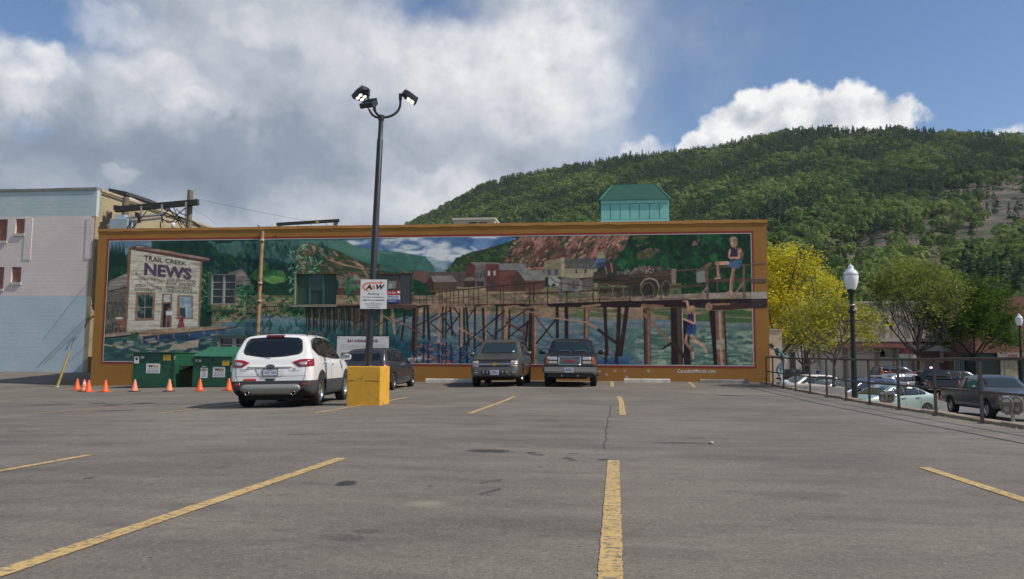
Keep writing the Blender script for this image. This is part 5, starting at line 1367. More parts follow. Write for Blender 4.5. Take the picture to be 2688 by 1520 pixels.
# ---- timber pole frame with transformer behind the parapet
M_POLE = mat('weathered_pole', (.19, .145, .105), .9, var=.35, vscale=2, streak=(6, 6, .6), bump=.4)
M_BEAM = mat('dark_creosote_timber', (.035, .038, .028), .8, var=.35, vscale=2)
M_GALV = mat('galvanised_pipe', (.42, .42, .40), .45, metal=.6, var=.15)
M_WIRE = mat('black_cable', (.015, .014, .014), .6)
t = thing('utility_pole_frame', 'two timber poles carrying a dark crossbeam and cables behind the mural parapet', 'utility poles')
YF = 42.4
def fp(u, v, Y=YF): return Vector(on_y(u, v, Y))
def pole(u0, v0, u1, v1, r, Y=YF):
 a, b = fp(u0, v0, Y), fp(u1, v1, Y)
 d = (a - b).normalized(); b = b - d * (b.z + .5)
 MB().tube([b, b.lerp(a, .5), a], [r * 1.15, r * 1.07, r], 12).build('pole', M_POLE, t)
pole(500, 500, 495, 600, .16); pole(331, 518, 326, 600, .19, YF + .5)
MB().bar(fp(304, 550, YF - .2), fp(520, 531, YF - .2), .27, .32).build('crossbeam', M_BEAM, t)
MB().bar(fp(303, 545, YF - .2), fp(322, 549, YF + .8), .24, .28).build('beam_stub', M_BEAM, t)
for u in (371, 425, 488): MB().bar(fp(u, 531 + (520 - u) * .088 - 3, YF - .5), fp(u - 1, 581, YF - .5), .07).build('hanger_strap', M_GALV, t)
for dv in (0, 9): MB().tube([fp(325 + dv, 573 + dv, YF - .5), fp(420, 564 + dv, YF - .5)], .07, 10).build('conduit', M_GALV, t)
for u in (362, 366, 425): MB().tube([fp(u, 566, YF - .7), fp(u + 2, 585, YF - .7)], .04, 6).build('clamp', M_WIRE, t)
for k in range(3): MB().bar(fp(355, 558 + k * 4, YF - .65), fp(367, 562 + k * 4, YF - .65), .08).build('insulator', M_WIRE, t)
r = random.Random(9)
cab = [[(420, 566), (438, 560), (452, 566), (470, 580)], [(424, 572), (440, 584), (455, 582), (462, 566), (488, 545)], [(425, 576), (445, 582), (462, 584), (470, 572)], [(428, 560), (446, 552), (458, 560), (478, 590)], [(443, 545), (452, 560), (466, 580), (478, 600)], [(456, 545), (462, 560), (480, 585), (492, 600)], [(462, 548), (474, 560), (490, 566)], [(386, 552), (376, 566)], [(345, 582), (333, 600)], [(362, 583), (345, 600)], [(421, 583), (421, 600)],
  [(466, 566), (480, 575), (500, 580), (530, 600)], [(505, 580), (520, 590), (535, 604)], [(430, 550), (450, 556), (470, 568), (492, 578)], [(436, 571), (448, 566), (460, 572), (456, 580), (446, 584)]]
for c in cab:
 pts = [fp(u, v, YF - .6 + r.uniform(-.15, .15)) for u, v in c]
 MB().tube(pts, .030, 6, caps=False).build('cable', M_WIRE, t)
MB().lathe([(.0, -.16), (.11, -.16), (.11, .12), (.05, .16), (0, .16)], 10, M=Matrix.Translation(fp(455, 591, YF - .7))).build('white_insulator', M_WHITE, t)
for seg in ([(505, 520), (640, 548), (760, 572), (840, 586)], [(506, 546), (540, 566), (568, 590)]):
 MB().tube([fp(u, v) for u, v in seg], .006, 5, caps=False).build('wire', M_WIRE, t)
t = thing('transformer_box', 'grey-blue metal transformer cabinet beside the left timber post above the parapet', 'transformer', (0, 0, 0))
a, b = fp(288, 574, YF - .7), fp(333, 620, YF - .7)
M_TR = mat('transformer_grey', (.36, .44, .47), .5, var=.1)
MB().box(a.x, b.x, a.y, a.y + .8, b.z - 2.0, a.z).build('cabinet', M_TR, t, bevel=.03)
c = fp(300, 562, YF - .7); e = fp(326, 574, YF - .7)
MB().box(c.x, e.x, a.y + .1, a.y + .6, a.z + .002, c.z, taper=.05).build('bushing_housing', M_TR, t, bevel=.02)
t = tag(MB().tube([fp(287, 556, YF + .3) * 1, fp(283, 600, YF + .3), fp(282, 640, YF + .3) + Vector((0, 0, -6))], .16, 10).build('timber_post', M_POLE), 'short thick weathered timber post left of the grey transformer cabinet', 'post')
t = thing('roof_pipe_frame', 'low dark timber rack with two stub posts on the mural building roof', 'rack')
YR = 41.0
MB().bar(on_y(727, 589, YR), on_y(890, 579, YR), .17, .16).build('crossbeam', M_BEAM, t)
for u0, v0 in ((734, 586), (881, 577)):
 p = on_y(u0, v0, YR); MB().bar(p + np.array([0, .02, 0]), (p[0], p[1] + .02, 6.6), .19).build('post', M_POLE, t)
for u0 in (778, 812, 852): MB().tube([on_y(u0, 587 - (u0 - 778) * .06, YR - .1), on_y(u0 + 10, 596, YR - .1)], .012, 5).build('wire', M_WIRE, t)
MB().box(*[q for p in ((on_y(830, 584.5, YR - .12)[0], on_y(836, 582, YR - .12)[0]), (YR - .16, YR - .1), (on_y(830, 586, YR)[2], on_y(830, 582, YR)[2])) for q in p]).build('insulator', M_YELP, t)
p = on_y(679, 592, YR)
MB().tube([(p[0], YR, 6.6), (p[0], YR, p[2])], .018, 6).tube([(p[0], YR, p[2] - .05), (p[0], YR, p[2] + .06)], .07, 8)
mb = MB(); mb.tube([(p[0], YR, 6.6), (p[0], YR, p[2])], .018, 6); mb.lathe([(0, -.06), (.075, -.03), (.08, .03), (0, .07)], 8, M=Matrix.Translation(p))
tag(mb.build('roof_vent', M_GALV), 'tiny pale vent cap poking above the mural parapet near the pipe', 'vent')
# ---- beige building and green tower that rise behind
t = thing('beige_block_building', 'beige flat-topped building with two dark vents peeking over the mural wall', 'building')
YB = 80.0
a, b = on_y(1190, 578, YB), on_y(1298, 640, YB)
M_BEI = mat('beige_render', (.50, .44, .34), .85, var=.1, vscale=.5)
MB().box(a[0], b[0], YB, YB + 6, -1.7, a[2]).build('wall', M_BEI, t)
MB().box(a[0] - .1, b[0] + .1, YB - .1, YB + 6.1, a[2] + .003, a[2] + .22).build('coping', mat('beige_coping', (.6, .55, .46), .8), t)
for u0, u1 in ((1231, 1252), (1258, 1279)):
 p, q = on_y(u0, 583.5, YB), on_y(u1, 587.5, YB); MB().box(p[0], q[0], YB - .06, YB + .02, q[2], p[2]).build('vent', mat('dark_vent', (.03, .03, .035), .6), t)
t = thing('green_roof_tower', 'teal panelled tower with a dark green mansard roof above the mural wall', 'tower')
YT = 62.0
a, b = on_y(1577, 526, YT), on_y(1757, 600, YT)
zt = a[2]; xA, xB = a[0], b[0]; dep = 6.0
M_TEAL = mat('teal_panel', (.24, .60, .52), .7, var=.12, vscale=1.2, dirt=((.19, .48, .42), .8, .5, .75)); M_TSEAM = mat('teal_seam', (.05, .22, .20), .6)
MB().box(xA + .06, xB - .06, YT + .06, YT + dep - .06, -1.7, zt - .05).build('wall', M_TSEAM, t)
n = 7
for k in range(n):
 w = (xB - xA) / n
 MB().box(xA + w * k + .025, xA + w * (k + 1) - .025, YT, YT + .06, on_y(1600, 577, YT)[2] + .03, on_y(1600, 536, YT)[2]).build('panel', M_TEAL, t)
MB().box(xA, xB, YT - .03, YT + .06, on_y(1600, 535, YT)[2], zt).build('trim', mat('light_teal_trim', (.30, .66, .58), .7, var=.08), t)
MB().box(xA, xB, YT - .02, YT + .06, on_y(1600, 577, YT)[2] - 1.5, on_y(1600, 577, YT)[2]).build('trim', mat('light_teal_trim', (.30, .66, .58), .7), t)
MB().box(xA, xA + .06, YT + .061, YT + dep, 8, zt).build('panel', M_TEAL, t); MB().box(xB - .06, xB, YT + .061, YT + dep, 8, zt).build('panel', M_TEAL, t)
r0, r1 = on_y(1607, 487, YT + 1.3), on_y(1722, 483, YT + 1.3)
mb = MB(); o = .12
mb.add([(xA - o, YT - o, zt + .004), (xB + o, YT - o, zt + .004), (xB + o, YT + dep + o, zt + .004), (xA - o, YT + dep + o, zt + .004), (r0[0], YT + 1.3, r0[2]), (r1[0], YT + 1.3, r0[2]), (r1[0], YT + dep - 1.3, r0[2]), (r0[0], YT + dep - 1.3, r0[2])],
  [(3, 2, 1, 0), (4, 5, 6, 7), (0, 1, 5, 4), (1, 2, 6, 5), (2, 3, 7, 6), (3, 0, 4, 7)])
mb.build('mansard_roof', mat('dark_green_metal_roof', (.018, .085, .060), .85, var=.12, vscale=1), t)
for (p, q) in (((xA - o, YT - o, zt), (r0[0], YT + 1.3, r0[2])), ((xB + o, YT - o, zt), (r1[0], YT + 1.3, r0[2])), ((r0[0], YT + 1.3, r0[2]), (r1[0], YT + 1.3, r0[2])), ((xA - o, YT - o, zt + .03), (xB + o, YT - o, zt + .03))):
 MB().bar(p, q, .09).build('roof_trim', mat('green_roof_trim', (.05, .22, .16), .5), t)
# ================================================================== vehicles
def car_paint(name, c, metal=0.35, rough=0.32, flake=True):
 return mat(name, c, rough, metal=metal, var=0.05, vscale=1.2, coat=0.7, spec=.5, bump=0.0)
M_GLASS = mat('tinted_car_glass', (.008, .011, .011), .035, spec=.9)
M_GLASSG = mat('greenish_windscreen', (.022, .036, .032), .04, spec=.9)
M_TYRE = mat('tyre_rubber', (.018, .018, .018), .85, var=.2, vscale=8)
M_TRIM = mat('black_trim', (.022, .022, .023), .55)
M_CLAD = mat('grey_cladding', (.050, .052, .055), .65, var=.1)
M_SILV = mat('silver_bumper_plastic', (.33, .33, .31), .42, metal=.4)
M_CHR = mat('chrome', (.72, .72, .72), .12, metal=1.0)
M_RIM = mat('alloy_rim', (.55, .55, .56), .25, metal=.9)
M_REDL = mat('red_lamp_lens', (.30, .012, .02), .12, coat=.8)
M_CLRL = mat('clear_lamp_lens', (.42, .41, .41), .10, coat=.9, metal=.2)
M_AMB = mat('amber_lamp_lens', (.24, .055, .013), .25, coat=.4)
M_GAP = mat('panel_gap', (.012, .012, .013), .8)
M_PLATE = mat('licence_plate_white', (.52, .53, .56), .5)
M_UNDER = mat('underbody_black', (.010, .010, .010), .9)
def ngon_round(pts, r=0.03, n=4):
 """round the corners of a polygon"""
 out = []
 N = len(pts)
 for i in range(N):
  p0, p1, p2 = Vector(pts[i - 1]), Vector(pts[i]), Vector(pts[(i + 1) % N])
  a, b = (p0 - p1), (p2 - p1)
  q = min(r, a.length * .45, b.length * .45)
  s, e = p1 + a.normalized() * q, p1 + b.normalized() * q
  for k in range(n + 1):
   t = k / n
   out.append((s * (1 - t) ** 2 + p1 * 2 * t * (1 - t) + e * t * t)[:])
 return out
class Shell:
 """a car body: sections along the length, rounded, with wheel openings cut out"""
 def __init__(self, S, mats):
  self.S = S
  def ip(key, x):
   pts = S[key]; return float(np.interp(x, [p[0] for p in pts], [p[1] for p in pts]))
  xs = sorted(set([p[0] for p in S['top']] + [p[0] for p in S['wid']] + [p[0] for p in S.get('extra', [])] + list(S.get('xs', []))))
  vs, fs = [], []
  rows = []
  tum = S.get('tumble', .30)
  for x in xs:
   zb, W, zbelt, zt = ip('bot', x), ip('wid', x), ip('belt', x), ip('top', x)
   zbelt = min(zbelt, zt - .015)
   h = zt - zbelt
   zm = zb + (zbelt - zb) * .52
   wr = max(W - .055 - tum * h, .2)
   half = [(0, zb), (W * .7, zb), (W - .07, zb + .01), (W - .012, zb + min(.1, (zbelt - zb) * .3)), (W, zm), (W - .010, zbelt - min(.09, (zbelt - zb) * .3)), (W - .045, zbelt),
     (W - .055 - tum * h * .78, zbelt + h * .78), (wr - .03, zt - h * .06 - .012), (wr * .7, zt - .006 - h * .012), (0, zt)]
   rows.append([(x, y, z) for y, z in half])
  n = len(rows[0])
  idx = []
  for row in rows:
   l = []
   for (x, y, z) in row: l.append(len(vs)); vs.append((x, y, z))
   r_ = [l[0]]
   for (x, y, z) in row[1:-1]: r_.append(len(vs)); vs.append((x, -y, z))
   r_.append(l[-1]); idx.append((l, r_))
  for i in range(len(rows) - 1):
   (l0, r0), (l1, r1) = idx[i], idx[i + 1]
   for k in range(n - 1):
    fs.append((l0[k], l1[k], l1[k + 1], l0[k + 1])); fs.append((r0[k], r0[k + 1], r1[k + 1], r1[k]))
  for (l, r_), flip in ((idx[0], True), (idx[-1], False)):
   for k in range(n - 1):
    q = [l[k], l[k + 1], r_[k + 1], r_[k]]
    q = [v for j, v in enumerate(q) if v not in q[:j]]
    fs.append(tuple(q[::-1] if flip else q))
  me = bpy.data.meshes.new('body'); me.from_pydata(vs, [], fs)
  bm = bmesh.new(); bm.from_mesh(me); bmesh.ops.recalc_face_normals(bm, faces=bm.faces); bm.to_mesh(me); bm.free()
  o = bpy.data.objects.new('body', me); COL.objects.link(o)
  md = o.modifiers.new('s', 'SUBSURF'); md.levels = md.render_levels = S.get('lev', 2)
  cut = MB()
  for ax in S['axles']:
   for sy in (1, -1):
    M = Matrix.Translation((ax, sy * (S['W'] - .10), S['wr']))
    cut.lathe([(0, -.24), (S['arch'], -.24), (S['arch'], .3), (0, .3)], 28, M=M, axis='y', smooth=False)
  for (x0, x1, y0, y1, z0, z1) in S.get('cuts', []): cut.box(x0, x1, y0, y1, z0, z1)
  c = cut.build('cutter', M_GAP)
  bo = o.modifiers.new('b', 'BOOLEAN'); bo.object = c; bo.operation = 'DIFFERENCE'; bo.solver = 'EXACT'
  dg = bpy.context.evaluated_depsgraph_get()
  me2 = bpy.data.meshes.new_from_object(o.evaluated_get(dg))
  bpy.data.objects.remove(o); bpy.data.objects.remove(c)
  bm = bmesh.new(); bm.from_mesh(me2)
  for h in S.get('split', []): bmesh.ops.bisect_plane(bm, geom=bm.verts[:] + bm.edges[:] + bm.faces[:], plane_co=(0, 0, h), plane_no=(0, 0, 1))
  bm.normal_update()
  cl = S.get('clad', None)
  for f in bm.faces:
   c_ = f.calc_center_median()
   f.smooth = True; f.material_index = 0
   for ax in S['axles']:
    if math.hypot(c_.x - ax, c_.z - S['wr']) < S['arch'] - .008 and abs(c_.y) > S['W'] - .40: f.material_index = 2
   if c_.z < ip('bot', c_.x) + .03 and f.normal.z < -.4: f.material_index = 2
   elif cl is not None and f.material_index == 0 and c_.z < cl: f.material_index = 1
   for (x0, x1, y0, y1, z0, z1) in S.get('cuts', []):
    if x0 - .01 < c_.x < x1 + .01 and y0 - .01 < c_.y < y1 + .01 and c_.z > z0 - .01 and f.material_index != 2 and c_.z < z1 - .02 and (abs(c_.x - x0) < .006 or abs(c_.x - x1) < .006 or abs(c_.y - y0) < .006 or abs(c_.y - y1) < .006 or abs(c_.z - z0) < .006): f.material_index = 2
  me2.materials.clear()
  for m in mats: me2.materials.append(m)
  bm.to_mesh(me2); bm.free()
  me2.name = 'body'
  try: me2.set_sharp_from_angle(angle=R_(38))
  except Exception: pass
  self.me = me2
  self.bvh = BVHTree.FromPolygons([v.co[:] for v in me2.vertices], [p.vertices[:] for p in me2.polygons])
 def patch(self, poly, axis, off, res=0.09, skirt=True):
  """polygon laid onto the body along an axis -> (verts, faces)"""
  out = []
  N = len(poly)
  for i in range(N):
   a, b = Vector(poly[i]), Vector(poly[(i + 1) % N])
   k = max(1, int((b - a).length / res))
   out += [a.lerp(b, j / k) for j in range(k)]
  us, vs_ = [p.x for p in out], [p.y for p in out]
  P = np.array([(p.x, p.y) for p in out])
  gu = np.arange(min(us) + res / 2, max(us), res); gv = np.arange(min(vs_) + res / 2, max(vs_), res)
  if len(gu) and len(gv):
   GU, GV = np.meshgrid(gu, gv); GU, GV = GU.ravel(), GV.ravel()
   ins = inside(GU, GV, P)
   for q, w, k in zip(GU, GV, ins):
    if k and np.min(np.hypot(P[:, 0] - q, P[:, 1] - w)) > res * .4: out.append(Vector((q, w)))
  nb = len(P)
  r = delaunay_2d_cdt(out, [(i, (i + 1) % nb) for i in range(nb)], [], 1, 1e-6)
  pts, tris = r[0], r[2]
  D = {'l': Vector((0, -1, 0)), 'r': Vector((0, 1, 0)), 'f': Vector((-1, 0, 0)), 'b': Vector((1, 0, 0)), 't': Vector((0, 0, -1))}[axis]
  V, Nn = [], []
  for p in pts:
   if axis in 'lr': o = Vector((p.x, 0, p.y))
   elif axis in 'fb': o = Vector((0, p.x, p.y))
   else: o = Vector((p.x, p.y, 0))
   h, nrm, _, _ = self.bvh.ray_cast(o - D * 6, D)
   if h is None or (nrm.dot(D) > -0.05):
    q = o - D * 1.0 if axis not in 't' else o + Vector((0, 0, 1))
    h2, n2, _, _ = self.bvh.find_nearest(q)
    if h is None: h, nrm = h2, n2
   if nrm.dot(D) > 0: nrm = -nrm
   V.append(h + nrm * off); Nn.append(nrm)
  F = [tuple(t) for t in tris]
  if F:
   a, b, c = (V[i] for i in F[0])
   if (b - a).cross(c - a).dot(D) > 0: F = [t[::-1] for t in F]
  if skirt:
   cnt = {}
   for t in F:
    for i in range(len(t)):
     e = (t[i], t[(i + 1) % len(t)]); cnt[e] = cnt.get(e, 0) + 1
   bd = [e for e in cnt if (e[1], e[0]) not in cnt]
   mp = {}
   for e in bd:
    for i in e:
     if i not in mp: mp[i] = len(V); V.append(V[i] - Nn[i] * (off + .004))
   for a, b in bd: F.append((b, a, mp[a], mp[b]))
  return V, F
def patch_obj(sh, name, poly, axis, off, m, parent, res=.09, mirror=False, label=None):
 o = None
 for s in ((1, -1) if mirror else (1,)):
  pl = poly
  ax = axis
  if mirror and s == -1:
   if axis in 'lr': ax = 'r' if axis == 'l' else 'l'
   else: pl = [(-p[0], p[1]) if axis in 'fb' else (p[0], -p[1]) for p in poly]
  V, F = sh.patch(pl, ax, off, res)
  me = bpy.data.meshes.new(name); me.from_pydata([v[:] for v in V], [], F); me.materials.append(m)
  me.polygons.foreach_set('use_smooth', [len(f) == 3 for f in F])
  o = link(bpy.data.objects.new(name, me), parent)
 return o
def seam(sh, name, loops, parent, w=.010, m=None, axis='l', off=.0025, both=True, closed=False):
 """thin dark joint lines on the body along polylines"""
 mb = MB()
 for s in ((1, -1) if both else (1,)):
  ax = axis if s == 1 else {'l': 'r', 'r': 'l'}.get(axis, axis)
  for lp in loops:
   if s == -1 and axis in 'fbt':
    lp = [(-p[0], p[1]) if axis in 'fb' else (p[0], -p[1]) for p in lp]
   pts = [Vector(p) for p in lp]
   path = []
   for a, b in zip(pts, pts[1:]):
    k = max(1, int((b - a).length / .07)); path += [a.lerp(b, j / k) for j in range(k)]
   path.append(pts[-1])
   D = {'l': Vector((0, -1, 0)), 'r': Vector((0, 1, 0)), 'f': Vector((-1, 0, 0)), 'b': Vector((1, 0, 0)), 't': Vector((0, 0, -1))}[ax]
   vs = []
   ok = True
   for i, p in enumerate(path):
    d = (path[min(i + 1, len(path) - 1)] - path[max(i - 1, 0)]).normalized()
    n2 = Vector((-d.y, d.x)) * w / 2
    for q in (p - n2, p + n2):
     o = Vector((q.x, 0, q.y)) if ax in 'lr' else (Vector((0, q.x, q.y)) if ax in 'fb' else Vector((q.x, q.y, 0)))
     h, nn, _, _ = sh.bvh.ray_cast(o - D * 6, D)
     if h is None: ok = False; break
     if nn.dot(D) > 0: nn = -nn
     vs.append(h + nn * off)
    if not ok: break
   n = len(vs) // 2
   if n < 2: continue
   vs = vs[:2 * n]
   mb.add(vs, [(2 * i, 2 * i + 1, 2 * i + 3, 2 * i + 2) for i in range(n - 1)], smooth=True)
 if mb.v: mb.build(name, m or M_GAP, parent, fix=False)
_WH = {}
def wheel_meshes(r, w, rr, style):
 key = (r, w, rr, style)
 if key in _WH: return _WH[key]
 mb = MB()
 prof = [(rr, -w * .46), (rr + (r - rr) * .45, -w * .5), (r * .955, -w * .46), (r, -w * .36), (r, w * .36), (r * .955, w * .46), (rr + (r - rr) * .45, w * .5), (rr, w * .46)]
 mb.lathe(prof, 32, axis='y', cap=False)
 mb.lathe([(rr, -w * .46), (rr * .98, w * .46)], 32, axis='y', cap=False, mi=1)
 mb.lathe([(0, -.02), (rr * .98, -.02)], 32, axis='y', cap=False, mi=1)
 for k in range(0, 32):
  a = 2 * math.pi * k / 32
  M = Matrix.Rotation(a, 4, 'Y')
  mb.box(-.012, .012, -w * .34, w * .34, r - .004, r + .004, M=M, mi=1)
 o = mb.build('wheel', [M_TYRE, M_UNDER]); t = o.data; bpy.data.objects.remove(o)
 mb = MB()
 y = w * .40
 mb.lathe([(rr * .90, y - .05), (rr * 1.0, y - .0), (rr * 1.02, y + .008), (rr * .97, y + .012), (rr * .90, y - .03)], 32, axis='y', cap=False)
 mb.lathe([(0, y - .012), (rr * .17, y - .012), (rr * .2, y - .05)], 20, axis='y', cap=False)
 n = {'five': 5, 'six': 6, 'cap': 9, 'ten': 10}[style]
 for k in range(n):
  M = Matrix.Rotation(2 * math.pi * k / n, 4, 'Y')
  wd = rr * {5: .17, 6: .15, 9: .13, 10: .075}[n]
  vs = [(-wd * .8, y - .05, rr * .12), (wd * .8, y - .05, rr * .12), (wd * 1.15, y - .06, rr * .93), (-wd * 1.15, y - .06, rr * .93), (-wd * .5, y - .01, rr * .12), (wd * .5, y - .01, rr * .12), (wd * .75, y - .022, rr * .93), (-wd * .75, y - .022, rr * .93)]
  mb.add(vs, [(0, 1, 2, 3), (7, 6, 5, 4), (0, 4, 5, 1), (1, 5, 6, 2), (2, 6, 7, 3), (3, 7, 4, 0)], M=M)
 o = mb.build('rim', M_RIM); rm = o.data; bpy.data.objects.remove(o)
 _WH[key] = (t, rm)
 return t, rm
def wheels(S, parent, style='five', rimmat=None):
 t, rm = wheel_meshes(S['wr'], S.get('tw', .225), S['rr'], style)
 if rimmat is not None:
  rm = rm.copy(); rm.materials.clear(); rm.materials.append(rimmat)
 for ax in S['axles']:
  for sy in (1, -1):
   o = bpy.data.objects.new('wheel', t); link(o, parent)
   o.location = (ax, sy * (S['W'] - S.get('tw', .225) * .5 - .01), S['wr'])
   o.rotation_euler = (0, 0, 0 if sy == 1 else math.pi)
   link(bpy.data.objects.new('rim', rm), o)
def mirror_obj(parent, x, y, z, m, w=.20, h=.145, glass=True):
 """door mirror on a short stalk, both sides; glass faces the rear"""
 for s in (1, -1):
  mb = MB()
  M = Matrix.Translation((x, s * (y + .06 + w / 2), z))
  n = 10; vs = []; fs = []
  prof = [(.075, .35), (.06, .75), (.02, .95), (-.03, 1.0), (-.05, 1.0)]
  for (dx, k) in prof:
   for i in range(n):
    a = 2 * math.pi * i / n
    ca, sa = math.cos(a), math.sin(a)
    q = (abs(ca) ** 4 + abs(sa) ** 4) ** -.25
    vs.append((dx, ca * q * k * w / 2, sa * q * k * h / 2))
  for i in range(len(prof) - 1):
   for k in range(n): fs.append((i * n + k, i * n + (k + 1) % n, (i + 1) * n + (k + 1) % n, (i + 1) * n + k))
  fs += [tuple(range(n)), tuple(range(len(prof) * n - 1, (len(prof) - 1) * n - 1, -1))]
  mb.add(vs, fs, 0, True, M)
  mb.bar((x + .01, s * (y - .05), z - h * .40), (x + .01, s * (y + .10), z - h * .28), .07, .05, 0)
  o = mb.build('door_mirror', m, parent)
  if glass:
   MB().add([(x - .053, s * (y + .06 + w / 2) + c * w * .42, z + d * h * .40) for c, d in ((-1, -1), (1, -1), (1, 1), (-1, 1))], [(0, 1, 2, 3)]).build('mirror_glass', M_CHR, o)
def plate(parent, x, y, z, face, tilt=0.0, dark=True):
 """licence plate; face 'b' looks to the rear, 'f' to the front"""
 s = -1 if face == 'b' else 1
 M = Matrix.Translation((x, y, z)) @ Matrix.Rotation(tilt, 4, 'Y')
 o = MB().box(-.008, .008, -.165, .165, -.085, .085, M=M).build('plate_frame' if face == 'b' else 'licence_plate', M_TRIM if face == 'b' else M_PLATE, parent)
 if face == 'b':
  MB().box(s * .0081 - .003, s * .0081 + .003, -.15, .15, -.068, .06, M=M).build('licence_plate', M_PLATE, o)
 def bar(y0, y1, z0, z1, m): MB().box(s * .012 - .003, s * .012 + .003, y0, y1, z0, z1, M=M).build('plate_print', m, o)
 for k in range(7):
  if k == 3: continue
  y0 = -.125 + k * .036
  bar(y0, y0 + .016, -.03, .02, mat('plate_blue_print', (.14, .17, .36), .5))
 bar(-.06, .06, .040, .050, mat('plate_blue_print', (.14, .17, .36), .5))
def finish(root, sh, S, paint, side, wind, rear, seams=(), handles=(), wind_m=None, hi=True):
 """body, glass, joints and handles shared by every vehicle"""
 link(bpy.data.objects.new('body', sh.me), root)
 for pl in side:
  patch_obj(sh, 'side_window', ngon_round(pl, .05, 3), 'l', .004, M_GLASS, root, .10 if hi else .2, True)
 for A, B in zip(side, side[1:]):
  a = sorted(sorted(A, key=lambda p: -p[0])[:2], key=lambda p: -p[1]); b = sorted(sorted(B, key=lambda p: p[0])[:2], key=lambda p: -p[1])
  patch_obj(sh, 'pillar', [(a[0][0] - .04, a[0][1] - .012), (b[0][0] + .04, b[0][1] - .012), (b[1][0] + .04, b[1][1] + .012), (a[1][0] - .04, a[1][1] + .012)], 'l', .0025, M_TRIM, root, .12, True)
 if wind: patch_obj(sh, 'windscreen', ngon_round(wind, .06, 3), 'f', .004, wind_m or M_GLASSG, root, .10 if hi else .2)
 if rear: patch_obj(sh, 'rear_window', ngon_round(rear, .07, 3), 'b', .004, M_GLASS, root, .10 if hi else .2)
 if seams: seam(sh, 'door_gap', seams, root, .012)
 for (x, z) in handles:
  for s in (1, -1):
   h, n, _, _ = sh.bvh.ray_cast(Vector((x, s * 3, z)), Vector((0, -s, 0)))
   if h: MB().bar(h + Vector((-.085, s * .02, 0)), h + Vector((.085, s * .02, 0)), .03, .03).build('door_handle', paint if not S.get('dark_handles') else M_TRIM, root)
def mir(poly): return [(-p[0], p[1]) for p in poly]
def symm(half):
 """close a half outline (y>=0, from top centre to bottom centre) over the centre line"""
 return half + [(-y, z) for y, z in half[::-1] if abs(y) > 1e-6]
